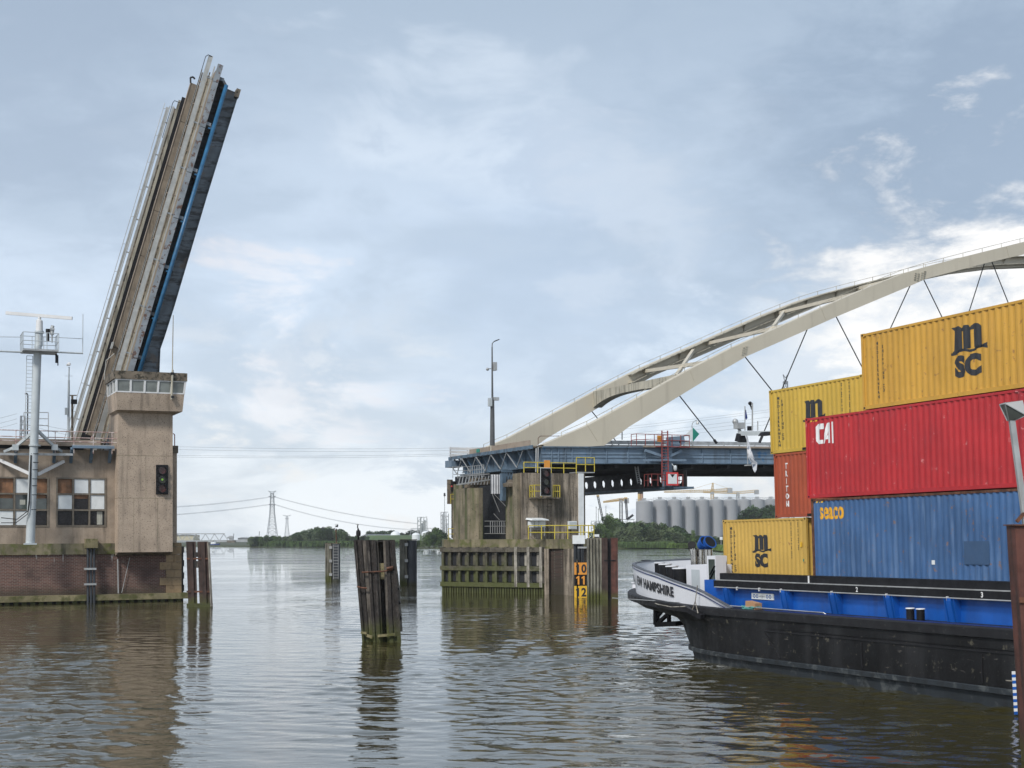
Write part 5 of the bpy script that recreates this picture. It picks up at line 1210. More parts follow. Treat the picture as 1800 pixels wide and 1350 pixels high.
# bulwark round the stern
def bz_(t):
    K = [(46.2, 2.27), (48.6, 2.93), (50, 3.12), (52.3, 3.46), (54.5, 3.66), (56, 3.78), (60, 3.9)]
    if t <= K[0][0]: return 2.27
    for (a, za), (b, zb_) in zip(K, K[1:]):
        if t <= b: return za+(zb_-za)*(t-a)/(b-a)
    return 3.9
def bring(T, half, ex=2.8, top=True, off=0):
    o = [p for p in outline(T, 47, half, ex, 40) if p[0] >= 46.0]
    o = [(46.2, BC-half)] + [(46.2+i*.4, BC-half) for i in range(1, 3)] + o + [(47.0-i*.4, BC+half) for i in range(0, 3)]
    return [(-t, b, (bz_(t) if top else sheer(t, 2.2))+off) for t, b in o]
Tb = 58.45
b_lo = bring(Tb, 5.62, top=False); b_hi = bring(Tb+.25, 5.68)
q = MB(SHIP); q.grid([b_lo, b_hi]); q.grid([bring(Tb-.1, 5.52, top=False), bring(Tb+.15, 5.58)]); q.build('bulwark', m_bulw, ship, smooth=40)
q = MB(SHIP); q.grid([bring(Tb+.30, 5.72, off=-.03), bring(Tb+.30, 5.72, off=.06), bring(Tb+.08, 5.50, off=.06), bring(Tb+.08, 5.5, off=-.03)], True) if 0 else q.grid([bring(Tb+.28, 5.71, off=.0), bring(Tb+.28, 5.71, off=.03), bring(Tb+.12, 5.55, off=.03), bring(Tb+.12, 5.55, off=.0)]); q.build('bulwark_cap', m_deckg, ship)
q = MB(SHIP); q.grid([bring(Tb+.265, 5.695, off=-.13), bring(Tb+.28, 5.705, off=-.08)]); q.build('blue_pinstripe', m_navy, ship)
# name on the bulwark, wrapped round the quarter
def surf(s_along, z):     # arclength from t=46.2 along the near side
    pts = [(46.2, BC-5.63)] + [p for p in outline(Tb+.02, 47, 5.64, 2.8, 60) if p[0] >= 47.0]
    L_ = 0
    for a, b in zip(pts, pts[1:]):
        d_ = math.hypot(b[0]-a[0], b[1]-a[1])
        if L_ + d_ >= s_along:
            k = (s_along-L_)/d_; t = a[0]+(b[0]-a[0])*k; bb = a[1]+(b[1]-a[1])*k
            nx, ny = (b[1]-a[1])/d_, -(b[0]-a[0])/d_
            f = (z-2.25)/1.2; t += nx*0 ; return V((-t - (.25*f if t > 55 else .0) - (.018 if t > 55 else 0), bb-.045*f-.025, z))
        L_ += d_
    return V((-t, bb, z))
def sub_mesh(vs, fs, xs=(), ys=()):
    bm = bmesh.new(); vv = [bm.verts.new((x, y, 0)) for x, y in vs]
    for f in fs:
        try: bm.faces.new([vv[i] for i in f])
        except ValueError: pass
    for ax, L_ in ((V((1, 0, 0)), xs), (V((0, 1, 0)), ys)):
        for c in L_: bmesh.ops.bisect_plane(bm, geom=bm.verts[:]+bm.edges[:]+bm.faces[:], plane_co=ax*c, plane_no=ax)
    bm.verts.index_update(); o = [(v.co.x, v.co.y) for v in bm.verts], [[v.index for v in f.verts] for f in bm.faces]; bm.free(); return o
vs, fs = text_mesh('NEW HAMPSHIRE', 1, .042, sx=.9, spacing=1.08)
# measured ends on the near side plane
tE = -Q(1182, 1045, BN+.05).x; zE = Q(1182, 1040, BN+.05).z
vs = center(vs, 0, 0, 4.95, .42); W_n = max(v[0] for v in vs)-min(v[0] for v in vs)
s0_ = (tE-46.2) if tE > 46.2 else 4.0
vs, fs = sub_mesh(vs, fs, xs=[-W_n/2+i*.18 for i in range(int(W_n/.18)+1)])
print('name at t', tE, 'z', zE, 'width', W_n)
q = MB(SHIP); q.add([surf(s0_ + (W_n/2 - x)*1.0, 2.76 + y + (W_n/2-x)*.085) for x, y in vs], fs); q.build('name_lettering', m_letter_b, ship)
# coaming
zc0, zc1, zc2 = 3.02, 3.28, 3.56
CB_ = 30.35
TC0 = -Q(1266, 1015, CB_).x
q = MB(SHIP); q.box(-TC0+.1, 44, CB_, BF-.75, ZD+.003, zc0); q.build('coaming_side', m_sblue, ship)
q = MB(SHIP); q.box(-TC0-.15, 44, CB_-.22, BF-.53, zc0+.003, zc1); q.box(-TC0+.05, 44, CB_-.05, CB_+.25, zc1, zc2); q.box(-TC0+.05, 44, BF-1, BF-.7, zc1, zc2-.3)
q.build('coaming_top', m_black, ship)
MB(SHIP).box(-TC0+.05, 44, CB_-.225, CB_-.06, zc1+.002, zc1+.03).build('coaming_ledge', m_steelg, ship)
MB(SHIP).box(-TC0+.4, 44, CB_+.3, BF-1.1, 1.0, 1.1).build('hold_floor', m_dark, ship)
for xx in (1279, 1380, 1466, 1564, 1671, 1793, 1925, 2080):
    a = Q(xx, 1050, CB_-.2).x; q = MB(SHIP); q.prism([(CB_, zc0), (CB_-.30, zc0), (CB_-.30, zc0-.1), (CB_-.16, ZD+.003), (CB_, ZD+.003)], a-.11, a+.11, 'x'); q.prism([(CB_, zc0), (CB_-.30, zc0), (CB_-.16, ZD+.003), (CB_, ZD+.003)], a-.22, a-.19, 'x'); q.prism([(CB_, zc0), (CB_-.30, zc0), (CB_-.16, ZD+.003), (CB_, ZD+.003)], a+.19, a+.22, 'x'); q.build('coaming_rib', m_sblue, ship)
q = MB(SHIP); q.box(-44, 44, BN+.05, BN+.12, ZD, ZD+.06); q.build('gangway_edge', m_navy, ship)
q = MB(SHIP); x0 = Q(1330, 1030, CB_-.3).x; q.tube((-TC0, CB_-.28, zc0-.0), (44, CB_-.28, zc0+.0), .022)
q.build('grab_wire', m_steelg, ship)
for xx in (1296, 1335, 1373, 1462, 1558, 1665, 1788): a = Q(xx, 1040, CB_-.26).x; MB(SHIP).box(a-.02, a+.02, CB_-.30, CB_-.23, zc0-.08, zc0+.05).build('wire_clip', m_white, ship)
a = Q(1421, 1010, CB_-.07).x; MB(SHIP).box(a-.03, a+.03, CB_-.08, CB_-.052, zc1+.03, zc2).build('white_mark', m_letter_w, ship)
q = MB(SHIP); q.pipe([(-TC0-8, BN+.15, ZD+.1), (-TC0+.8, BN+.14, ZD+.12), (Q(1450, 1083, BN+.2).x, BN+.14, ZD+.10), (Q(1454, 1086, BN+.2).x, BN+.2, ZD+.02)], .018); q.build('deck_rope', m_steelg, ship)
for xx, s in ((1506, '2'), (1726, '3')):
    p = Q(xx, 1039 if s == '2' else 1048, CB_-.235); vs, fs = text_mesh(s, 1, .03); vs = center(vs, p.x, (zc0+zc1)/2+.01, None, .17); MB(SHIP).add([(x, CB_-.232, y) for x, y in vs], fs).build('number', m_letter_w, ship)
# notice board with blue pictograms
a, b = Q(1321, 1042, CB_-.03), Q(1360, 1055, CB_-.03)
nb = MB(SHIP).box(a.x, b.x, CB_-.035, CB_-.002, b.z, a.z).build('notice_board', m_wwhite, ship)
q = MB(SHIP); H = a.z-b.z
for k in (.13, .26, .72, .85):
    c = a.x+(b.x-a.x)*k; n = 14; ring_ = [[(c+math.cos(6.2832*i/n)*r, CB_-.038, (a.z+b.z)/2+math.sin(6.2832*i/n)*r) for i in range(n)] for r in (H*.20, H*.32)]; q.grid(ring_, True)
q.build('blue_pictogram', m_sblue, nb)
q = MB(SHIP)
for k in (.40, .49, .58): c = a.x+(b.x-a.x)*k; q.add([(c-.03, CB_-.038, b.z+H*.4), (c+.03, CB_-.038, b.z+H*.4), (c, CB_-.038, b.z+H*.65)], [(0, 1, 2)])
q.build('small_pictogram', m_letter_b, nb)
# coil of rope with wooden fender
p = Q(1325, 1063, BN+.3)
rp = thing('wooden_fender', 'light timber block lying in green rope on the barge gangway', 'fender', SHIP @ V((p.x, p.y, ZD)))
MB(SHIP).hexa([(p.x-.35, p.y-.15, ZD+.08), (p.x+.3, p.y-.15, ZD+.0), (p.x+.3, p.y+.15, ZD+.0), (p.x-.35, p.y+.15, ZD+.08)], [(p.x-.33, p.y-.15, ZD+.34), (p.x+.32, p.y-.15, ZD+.26), (p.x+.32, p.y+.15, ZD+.26), (p.x-.33, p.y+.15, ZD+.34)]).build('block', plain('raw_timber', (.42, .24, .13)), rp)
q = MB(SHIP); random.seed(5); pr = None
for i in range(60):
    th = i*.8; c = V((p.x-.1+math.cos(th)*(.35+.25*random.random()), p.y-.05+math.sin(th)*.2, ZD+.03+.12*random.random()))
    if pr: q.tube(pr, c, .016, None, 4)
    pr = c
q.build('rope', plain('green_rope', (.10, .30, .27)), rp)
# double bollards on the gangway
for xx in (1601, 1619): 
    p = Q(xx, 1103, BN+.28); bo = thing('bollard', 'black white-topped bollard on the barge side, %s of a pair by the blue coaming' % ('left' if xx == 1601 else 'right'), 'bollard', SHIP @ V((p.x, p.y, ZD)), 'bollards on the barge')
    MB(SHIP).tube((p.x, p.y, ZD-.1), (p.x, p.y, ZD+.40), .13, .13, 14).build('post', m_black, bo, smooth=40)
    MB(SHIP).tube((p.x, p.y, ZD+.401), (p.x, p.y, ZD+.43), .15, .14, 14).build('cap', m_bulw, bo)
    MB(SHIP).tube((p.x-.17, p.y, ZD+.28), (p.x+.17, p.y, ZD+.28), .02).build('pin', m_black, bo)
for n_, (x0, x1, y0, y1, bb) in enumerate(((1131, 1142, 984, 1003, 33.2), (1153.5, 1166, 988, 1009, 32.2), (1162, 1177, 990.5, 1011, 31.6), (1174, 1189, 994, 1014, 31.2), (1187, 1206, 997.5, 1021, 31.0))):
    p0, p1 = Q(x0, y0, bb), Q(x1, y1, bb); r = abs(p1.x-p0.x)*.42; cx_ = (p0.x+p1.x)/2
    r = min(r, .42); cc = V((cx_, bb+.2, 0))
    bo = thing('bollard', ['small black bollard at the barge stern tip behind the name', 'black drum bollard with white top, leftmost of four on stern deck', 'black drum bollard with white top, second of four on stern deck', 'black drum bollard with white top, third of four on stern deck', 'largest black drum bollard on stern deck beside white deckhouse'][n_], 'bollard', SHIP @ V((cx_, bb, ZD)), 'bollards on the barge')
    MB(SHIP).tube((cx_, bb, ZD-.1), (cx_, bb, p0.z-.05), r*.9, r*.9, 18).build('post', m_black, bo, smooth=40)
    MB(SHIP).tube((cx_, bb, p0.z-.049), (cx_, bb, p0.z), r, r, 18).build('cap', m_bulw if n_ else m_black, bo)
for n_, (xx, yy) in enumerate(((1117, 1025), (1124.5, 1028))):
    t = 58.4 - n_*1.0; p = Q(xx, yy, 31.2 + (0 if n_ else .9))
    bo = thing('bollard', ['small white bollard on the outermost stern ledge of the barge', 'small white bollard on stern ledge nearest the barge name'][n_], 'bollard', SHIP @ V((p.x, p.y, 2.6)), 'bollards on the barge')
    MB(SHIP).tube((p.x, p.y, 2.3), (p.x, p.y, p.z), .17, .15, 14).build('post', m_bulw, bo, smooth=40)
    MB(SHIP).tube((p.x, p.y, p.z+.001), (p.x, p.y, p.z+.05), .2, .2, 14).build('cap', m_bulw, bo)
# far side bulwark rail seen over the deck: yellow cap
q = MB(SHIP); o = [(-t, b, bz_(t)+.09) for t, b in outline(Tb, 47, 5.6, 2.8, 40)[46:74]]; q.pipe(o, .06); q.build('yellow_cap_rail', m_yel, ship)
# deckhouse, door and exhaust funnels
def bx_(x0, x1, y0, y1, b0, dep, m, nm, zb_=None, par=None):
    a, c = Q(x0, y0, b0), Q(x1, y1, b0); return MB(SHIP).box(a.x, c.x, b0, b0+dep, ZD if zb_ is None else zb_, a.z).build(nm, m, par or ship)
bx_(1206, 1243, 993, 1025, 31.0, 1.2, m_bulw, 'deckhouse')
bx_(1215, 1230, 1001, 1027, 30.985, .01, m_mast, 'locker_door', 2.75)
bx_(1242.5, 1259, 977, 1030, 30.9, .5, m_bulw, 'companionway')
bx_(1245, 1257, 983, 1026, 30.88, .015, m_wgrey, 'companionway_door', 2.5)
q = MB(SHIP); a = Q(1248, 1010, 30.86); b = Q(1256, 995, 30.86); q.bar(a, b, .02, .08, (0, 1, 0)); a = Q(1248, 1018, 30.86); b = Q(1256, 1003, 30.86); q.bar(a, b, .02, .08, (0, 1, 0)); q.build('door_stay', m_black, ship)
bx_(1257, 1272, 977, 1010, 31.45, .18, m_bulw, 'deckhouse'); bx_(1262, 1270, 979, 993, 31.43, .018, m_navy, 'deckhouse_window', Q(1265, 994, 31.4).z)
bx_(1238, 1277, 1019, 1040, 30.3, .3, m_sblue, 'coaming_end_wall')
fx = [(1218, 1216, 958, 7, .14), (1228, 1238, 953, 12, .24), (1240, 1246, 953, 12, .24)]
for n_, (xb, xt, yt, r_, rr_) in enumerate(fx):
    bb = 33.4 + n_*.1; lab = ['thin steel exhaust pipe leftmost at the barge stern', 'big flared blue rimmed exhaust trumpet, left one of two', 'big flared blue rimmed exhaust trumpet, right one beside the yellow container'][n_]
    pb = Q(xb, 992, bb); pm = Q(xb, 976, bb); pt_ = Q(xt, yt+2, bb)
    ex = thing('exhaust_funnel', lab, 'exhaust', SHIP @ V((pb.x, pb.y, ZD)), 'exhaust funnels on the barge stern')
    MB(SHIP).tube((pb.x, bb, ZD), pm, rr_*.75, rr_*.75, 14).tube(pm, pt_, rr_*.75, rr_*.95, 14).build('pipe', m_chrome if n_ != 3 else m_sblue, ex, smooth=40)
    dn = (V((.75, .12, .5)) if n_ else V((.6, -.3, .4))).normalized()
    MB(SHIP).tube(pt_-dn*.25, pt_+dn*.12, rr_*.95, rr_*1.35, 18).build('flare', m_sblue if n_ else m_black, ex, smooth=40)
    MB(SHIP).tube(pt_+dn*.122, pt_+dn*.128, rr_*1.12, rr_*1.1, 18).build('opening', m_black, ex)
for xx in (1222, 1233, 1243, 1249): p = Q(xx, 990, 33.2); MB(SHIP).tube((p.x, 33.2, ZD), (p.x, 33.2, Q(xx, 966, 33.2).z), .11, None, 10).build('riser_pipe', m_chrome, ship, smooth=40)
# rudder frame hung under the counter
q = MB(SHIP); P3 = [Q(x, y, 31.2) for x, y in ((1154, 1069), (1154, 1098), (1192, 1096), (1190, 1088))]
for a, b in ((0, 1), (1, 2)): q.bar(P3[a], P3[b], .22, .2)
q.bar(Q(1156, 1096, 31.2), Q(1178, 1076, 31.2), .14, .14); q.bar(Q(1176, 1078, 31.2), Q(1176, 1095, 31.2), .14); q.bar(Q(1154, 1086, 31.2), Q(1164, 1074, 31.2), .12)
P4 = [p+V((0, 4, 0)) for p in P3]
for a, b in ((0, 1), (1, 2)): q.bar(P4[a], P4[b], .22, .2)
q.bar(P3[1], P4[1], .2); q.build('rudder_frame', m_black, ship)
# hanging wooden fender with ropes
p = Q(1223, 1078, BN-.18); pp = Q(1203, 1068, BN-.3)
hf = thing('hull_fender', 'dark timber fender hanging on ropes beneath the white bulwark', 'fender', SHIP @ Q(1220, 1085, BN-.2))
MB(SHIP).bar(Q(1203, 1068, BN-.2), Q(1235, 1085, BN-.2), .18, .20).build('block', m_black, hf)
q = MB(SHIP); q.pipe([Q(1226, 1029, BN-.12), Q(1222, 1057, BN-.2), Q(1217, 1072, BN-.3)], .02); q.pipe([Q(1226, 1029, BN-.12), Q(1222, 1057, BN-.2), Q(1227, 1078, BN-.3)], .02); q.pipe([Q(1129, 1043, 30.9), Q(1138, 1054, 30.3), Q(1155, 1062, 29.6), Q(1180, 1067, BN-.3), Q(1204, 1066, BN-.3)], .022); q.build('rope', m_woodl, hf)

# ---- containers
PAL = dict(
    y1=MAT('container_yellow', (.58, .375, .085), .5, 0, .06, .6, streak=((.45, .27, .05), .5, 2.5, .55, .8), spot=((.30, .15, .05), .8, 5, .63, .69), fine=.2, bump=.02, bs=2.2),
    y2=MAT('container_bright_yellow', (.56, .375, .055), .5, 0, .06, .6, streak=((.38, .26, .04), .5, 2.5, .55, .8), spot=((.28, .15, .05), .8, 5, .63, .69), fine=.08, bump=.02, bs=2.2),
    o1=MAT('container_amber', (.56, .31, .045), .5, 0, .08, .6, streak=((.42, .22, .04), .5, 2.5, .5, .8), spot=((.24, .11, .04), .8, 4.5, .61, .67), fine=.08, bump=.02, bs=2.2),
    rd=MAT('container_crimson', (.43, .022, .028), .5, 0, .12, .6, streak=((.26, .02, .028), .7, 2.5, .5, .8), spot=((.62, .25, .25), .8, 4.0, .635, .67), fine=.08, bump=.02, bs=2.2),
    rr=MAT('container_red_oxide', (.36, .072, .030), .6, 0, .12, .7, streak=((.20, .05, .03), .6, 3, .5, .75), spot=((.10, .03, .02), .6, 3, .62, .7), fine=.1, bump=.02, bs=2.2),
    bl=MAT('container_faded_blue', (.045, .115, .26), .6, 0, .18, .5, streak=((.11, .19, .34), .7, 4.5, .48, .7), spot=((.20, .12, .09), .8, 5, .61, .66), fine=.15, bump=.02, bs=2.2),
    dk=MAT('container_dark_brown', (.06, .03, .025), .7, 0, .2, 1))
def corr(x, pitch=.278, d=.036):
    k = (x % pitch)/pitch
    if k < .26: return 0
    if k < .5: return d*(k-.26)/.24
    if k < .76: return d
    return d*(1-(k-.76)/.24)
def brk(L0, L1, pitch=.278):
    o = []; i = 0
    while i*pitch < L1+pitch:
        for k in (0, .26, .5, .76):
            x = (i+k)*pitch
            if L0 < x < L1: o.append(x)
        i += 1
    return o
def container(label, t_left, b0, ztop, Lc, Hc, mat, post=None, tilt=0):
    # local frame: x from the far (left) end towards the camera, y across, z up
    M_ = SHIP @ Matrix.Translation((-t_left, b0, ztop-Hc)) @ Matrix.Rotation(R(tilt), 4, 'Y'); W = 2.438
    c = thing('shipping_container', label, 'container', M_ @ V((Lc/2, W/2, 0)), 'containers stacked on the barge')
    pm = post or mat; r = .10
    q = MB(M_); xs_ = [r] + brk(r, Lc-r) + [Lc-r]
    for y, s in ((.012, 1), (W-.012, -1)):
        q.grid([[(x, y+s*corr(x), z) for x in xs_] for z in (.13, Hc-.09)])
    q.add([(0, .02, Hc-.03), (Lc, .02, Hc-.03), (Lc, W-.02, Hc-.03), (0, W-.02, Hc-.03)], [(0, 1, 2, 3)]); q.add([(0, .02, .1), (Lc, .02, .1), (Lc, W-.02, .1), (0, W-.02, .1)], [(0, 1, 2, 3)])
    q.build('side_panels', mat, c)
    q = MB(M_)
    ys = [.1+i*(W-.2)/36 for i in range(37)]; q.grid([[(Lc-.03-corr(y), y, z) for y in ys] for z in (.13, Hc-.09)]); q.build('front_end', mat, c)
    d_ = MB(M_); d_.box(.04, .08, .1, W/2-.01, .14, Hc-.1); d_.box(.04, .08, W/2+.01, W-.1, .14, Hc-.1); dd_ = d_.build('doors', mat, c)
    q = MB(M_)
    for y in (.45, .95, W-.95, W-.45): q.tube((.01, y, .1), (.01, y, Hc-.1), .022)
    q.build('lock_rods', m_steelg, dd_)
    for x in (0, Lc-.12):
        for y in (0, W-.10): MB(M_).box(x+.004, x+.116, y+.003, y+.097, .118, Hc-.118).build('corner_post', pm, c)
    q = MB(M_)
    for y in (0, W-.06): q.box(.178, Lc-.178, y+.006, y+.054, Hc-.09, Hc-.01); q.box(.178, Lc-.178, y+.004, y+.056, .01, .14)
    for x in (0, Lc-.06): q.box(x+.006, x+.054, .1, W-.1, Hc-.10, Hc-.012); q.box(x+.006, x+.054, .1, W-.1, .012, .14)
    q.build('rails', pm if pm is m_rust else mat, c)
    for x in (0, Lc-.178):
        for y in (0, W-.162):
            for z in (0, Hc-.118):
                cc = MB(M_).box(x, x+.178, y, y+.162, z, z+.118).build('corner_casting', m_rust if post else pm, c)
                if y == 0: MB(M_).box(x+.05, x+.13, -.004, .01, z+.03, z+.09).build('casting_hole', m_black, cc)
    if Lc < 7:
        q = MB(M_)
        for x in (Lc*.36, Lc*.62): q.box(x, x+.36, -.001, .02, .03, .13)
        q.build('fork_pockets', m_black, c)
    return c, M_
def put(c, M_, polys, mt, nm):   # polys (vs, fs) in container side coordinates (x, z), laid on the corrugation
    vs, fs = polys; x0 = min(v[0] for v in vs); x1 = max(v[0] for v in vs)
    vs, fs = sub_mesh(vs, fs, xs=brk(x0, x1))
    q = MB(M_); q.add([(x, .012+corr(x)-.006, z) for x, z in vs], fs); return q.build(nm, mt, c)
def arcband(cx_, cz_, r0, r1, a0, a1, n=10, kx=1.0):
    vs = []; fs = []
    for i in range(n+1):
        a = R(a0+(a1-a0)*i/n); vs += [(cx_+math.cos(a)*r0*kx, cz_+math.sin(a)*r0), (cx_+math.cos(a)*r1*kx, cz_+math.sin(a)*r1)]
    for i in range(n): fs.append((2*i, 2*i+1, 2*i+3, 2*i+2))
    return vs, fs
def shift(vf, lst):
    b = len(lst[0]); lst[0].extend(vf[0]); lst[1].extend([tuple(b+i for i in f) for f in vf[1]])
def logo(c, M_, cx_, zt_, h, kx=1.28):
    # bold three-stem m over a wave, with SC below; overall height h, top at zt_
    s = h/2.0; A = ([], [])
    P = lambda pts: shift(([(cx_+x*s*kx, zt_+(z-2.0)*s) for x, z in pts], [tuple(range(len(pts)))]), A)
    P([(-.54, 1.84), (-.64, 1.97), (-.34, 2.0), (-.24, 1.90), (-.24, 1.08), (-.57, 1.08)])   # left stem
    P([(-.57, 1.08), (-.24, 1.08), (-.34, 1.02), (-.66, .97)])
    P([(-.24, 1.78), (-.24, 1.90), (-.12, 1.99), (-.04, 1.99), (-.02, 1.80), (-.14, 1.78)])
    P([(-.14, 1.78), (-.02, 1.80), (-.04, 1.99), (.04, 1.98), (.16, 1.86), (.16, 1.08), (-.16, 1.08), (-.16, 1.72)])
    P([(.16, 1.76), (.16, 1.88), (.28, 1.99), (.38, 1.99), (.40, 1.80), (.28, 1.78)])
    P([(.28, 1.78), (.40, 1.80), (.38, 1.99), (.48, 1.96), (.59, 1.84), (.59, 1.10), (.27, 1.10), (.27, 1.72)])
    P([(.59, 1.10), (.27, 1.10), (.34, 1.00), (.80, 1.08), (.82, 1.20), (.66, 1.14)])
    n = 24; top = [(-.72+1.54*i/n, 1.02+.05*math.cos(i/n*4*math.pi+2.2)+.06*(i/n)) for i in range(n+1)]
    for (a, za), (b, zb_) in zip(top, top[1:]): P([(a, za-.075), (b, zb_-.075), (b, zb_+.02), (a, za+.02)])
    put(c, M_, A, m_letter_b, 'logo')
    vs, fs = text_mesh('SC', 1, .065, spacing=1.05); vs = center(vs, cx_-.02*s, zt_-1.56*s, 1.12*s*kx, .86*s); put(c, M_, (vs, fs), m_letter_b, 'logo')
def vtext(c, M_, s, cx_, z1, z0, wd_, mt=None, bold=.045):
    n = len(s); st = (z1-z0)/n; A = ([], [])
    for i, ch in enumerate(s):
        if ch == ' ': continue
        vs, fs = text_mesh(ch, 1, bold); w0 = max(v[0] for v in vs)-min(v[0] for v in vs)
        vs = center(vs, cx_, z1-st*(i+.5), min(wd_, w0/.72*st*.78*.95), st*.78); shift((vs, fs), A)
    put(c, M_, A, mt or m_letter_b, 'lettering')
def codes(c, M_, x, z1, z0):
    random.seed(3); A = ([], [])
    for xx, k in ((x, 1.0), (x+.42, .75)):
        z = z1
        while z > z1-(z1-z0)*k: shift(([(xx, z), (xx+.05, z), (xx+.05, z-.05), (xx, z-.05)], [(0, 1, 2, 3)]), A); z -= random.choice((.07, .08, .13))
    put(c, M_, A, m_letter_b, 'lettering')
RN, R2 = 30.72, 33.28          # near row, second row
def tl_(x, y, b): return -Q(x, y, b).x
def zt__(x, y, b): return Q(x, y, b).z
Ls, Lt = 6.058, 12.192
a = Q(1270, 914, R2); c, M_ = container('yellow container standing lowest and leftmost, directly on the black coaming', -a.x, R2, a.z, Ls, 2.591, PAL['y1'])
logo(c, M_, 2.85, 1.93, 1.36); vtext(c, M_, 'MEDITERRANEAN', .62, 2.30, .12, .17); vtext(c, M_, 'SHIPPING CO', .88, 2.14, .36, .20); codes(c, M_, 5.0, 2.4, .9)
MB(M_).box(5.62, 5.72, .0, .008, 1.42, 1.62).build('yellow_label', m_gyel, c); MB(M_).box(5.78, 5.84, .0, .008, .85, .95).build('green_sticker', m_green, c)
zMSC = a.z
a = Q(1362, 796, R2); zT = zMSC+2.591+.012
c, M_ = container('rust red container with white vertical lettering, resting over the lowest yellow one', -Q(1361, 850, R2).x, R2, zT, Ls, 2.591, PAL['rr'])
vtext(c, M_, 'TRITON', .84, 2.22, .40, .58, m_letter_w, .035)
c, M_ = container('bright yellow container at the top left of the stack, above the rust red one', -Q(1353, 740, R2).x, R2, zT+2.591+.012, Ls, 2.591, PAL['y2'])
logo(c, M_, 2.95, 1.95, 1.5, 1.25); vtext(c, M_, 'MEDITERRANEAN', .62, 2.30, .25, .17); vtext(c, M_, 'SHIPPING CO', .88, 2.16, .50, .20); codes(c, M_, 4.75, 2.4, .8)
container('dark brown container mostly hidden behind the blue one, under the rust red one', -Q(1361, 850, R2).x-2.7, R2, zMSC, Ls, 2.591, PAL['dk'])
a = Q(1425, 877, RN); zB = a.z
c, M_ = container('long faded blue container above the numbered black coaming', -a.x, RN, zB, Lt, 2.896, PAL['bl'], m_rust)
vs, fs = text_mesh('seaco', 1, .012, sx=.95, spacing=1.02); vs = center(vs, 1.16, 2.36, 1.36, .42); A = ([], [])
for dx, dz in ((-.022, 0), (.022, 0), (0, .016), (0, -.016)): shift(([(x+dx, z+dz) for x, z in vs], fs), A)
for kk, (dx, dz) in enumerate(((-.012, -.009), (.012, -.009), (-.012, .009), (.012, .009))):
    v2, f2 = sub_mesh([(x+dx, z+dz) for x, z in vs], fs, xs=brk(.4, 1.95)); q = MB(M_) if kk == 0 else q
    q.add([(x, .012+corr(x)-.006-.0006*kk, z) for x, z in v2], f2)
q.build('lettering', m_letter_o, c)
MB(M_).box(7.85, 8.95, -.001, .006, .62, 1.34).build('repair_patch', plain('patch_dark_blue', (.04, .085, .17)), c)
MB(M_).box(6.35, 6.5, .0, .01, .60, .74).build('small_label', m_wwhite, c)
A = ([], [])
for i in range(3): shift(([(.28+.15*i, 2.74), (.36+.15*i, 2.74), (.42+.15*i, 2.80), (.34+.15*i, 2.80)], [(0, 1, 2, 3)]), A)
put(c, M_, A, m_gyel, 'hazard_stripes')
a = Q(1415, 737.5, RN); zR = zB+2.896+.02
c, M_ = container('long crimson container with white letters, middle of the near stack', -a.x, RN, zR, Lt, 2.896, PAL['rd'])
A = ([], []); X0, Z0 = .62, 1.92   # CAI mark: angular C, italic A, thin I
for pts in (((0, .12), (.10, 0), (.22, 0), (.22, .62), (.32, .72), (.10, .72), (0, .62)), ((.22, .52), (.46, .52), (.46, .72), (.22, .72)), ((.22, 0), (.36, 0), (.40, .14), (.22, .14)), ((.40, 0), (.52, 0), (.86, .72), (.66, .72)), ((.70, 0), (.86, 0), (.86, .72), (.74, .60)), ((.56, .14), (.72, .14), (.74, .28), (.63, .28)), ((.94, -.02), (1.02, -.02), (1.02, .74), (.94, .74))):
    shift(([(X0+x*.95, Z0+z) for x, z in pts], [tuple(range(len(pts)))]), A)
put(c, M_, A, m_letter_w, 'lettering')
A = ([], [])
for i in range(3): shift(([(.28+.15*i, 2.74), (.36+.15*i, 2.74), (.42+.15*i, 2.80), (.34+.15*i, 2.80)], [(0, 1, 2, 3)]), A)
put(c, M_, A, m_gyel, 'hazard_stripes')
a = Q(1512.5, 587, RN)
c, M_ = container('long amber container crowning the stack with a big black emblem', -a.x, RN, zR+2.591+.012, Lt, 2.591, PAL['o1'])
logo(c, M_, 5.15, 2.19, 1.62); vtext(c, M_, 'MEDITERRANEAN', .85, 2.24, .30, .17); vtext(c, M_, 'SHIPPING CO', 1.12, 2.10, .50, .20)
# lower containers hidden in the hold under the stacks keep them supported
# ---- mast boom with lamps, flags (aft navigation mast)
BM = 36.5
P0 = Q(1299, 762, BM); P1 = Q(1353, 764.5, BM); zb_ = P0.z
nm_ = thing('navigation_mast', 'silver navigation mast arm with searchlights reaching left of the containers', 'ship mast', SHIP @ V((P1.x+1.0, BM, ZD)))
MB(SHIP).bar(P0, P1+V((1.2, 0, 0)), .16, .20).build('arm', m_mast, nm_); MB(SHIP).tube((P1.x+1.1, BM, ZD), (P1.x+1.1, BM, zb_+.1), .14).build('pole', m_mast, nm_)
q = MB(SHIP); p = Q(1292.5, 741, BM); q.ball(p, .14); p = Q(1299.5, 748.5, BM); q.box(p.x-.18, p.x+.18, BM-.2, BM+.2, p.z-.14, p.z+.14); q.bar(Q(1293, 743, BM), Q(1303, 762, BM), .1); q.build('searchlight', m_steelg, nm_)
for x, y, x2, y2 in ((1301.5, 765, 1304, 769), (1345, 762, 1348, 766)):
    p = Q(x, y, BM); 
q = MB(SHIP); p = Q(1302, 765, BM); q.hexa([p+V(v) for v in ((-.22, -.2, -.25), (.22, -.2, -.35), (.22, .2, -.35), (-.22, .2, -.25))], [p+V(v) for v in ((-.12, -.15, .1), (.12, -.15, .05), (.12, .15, .05), (-.12, .15, .1))]); q.build('floodlight', m_black, nm_)
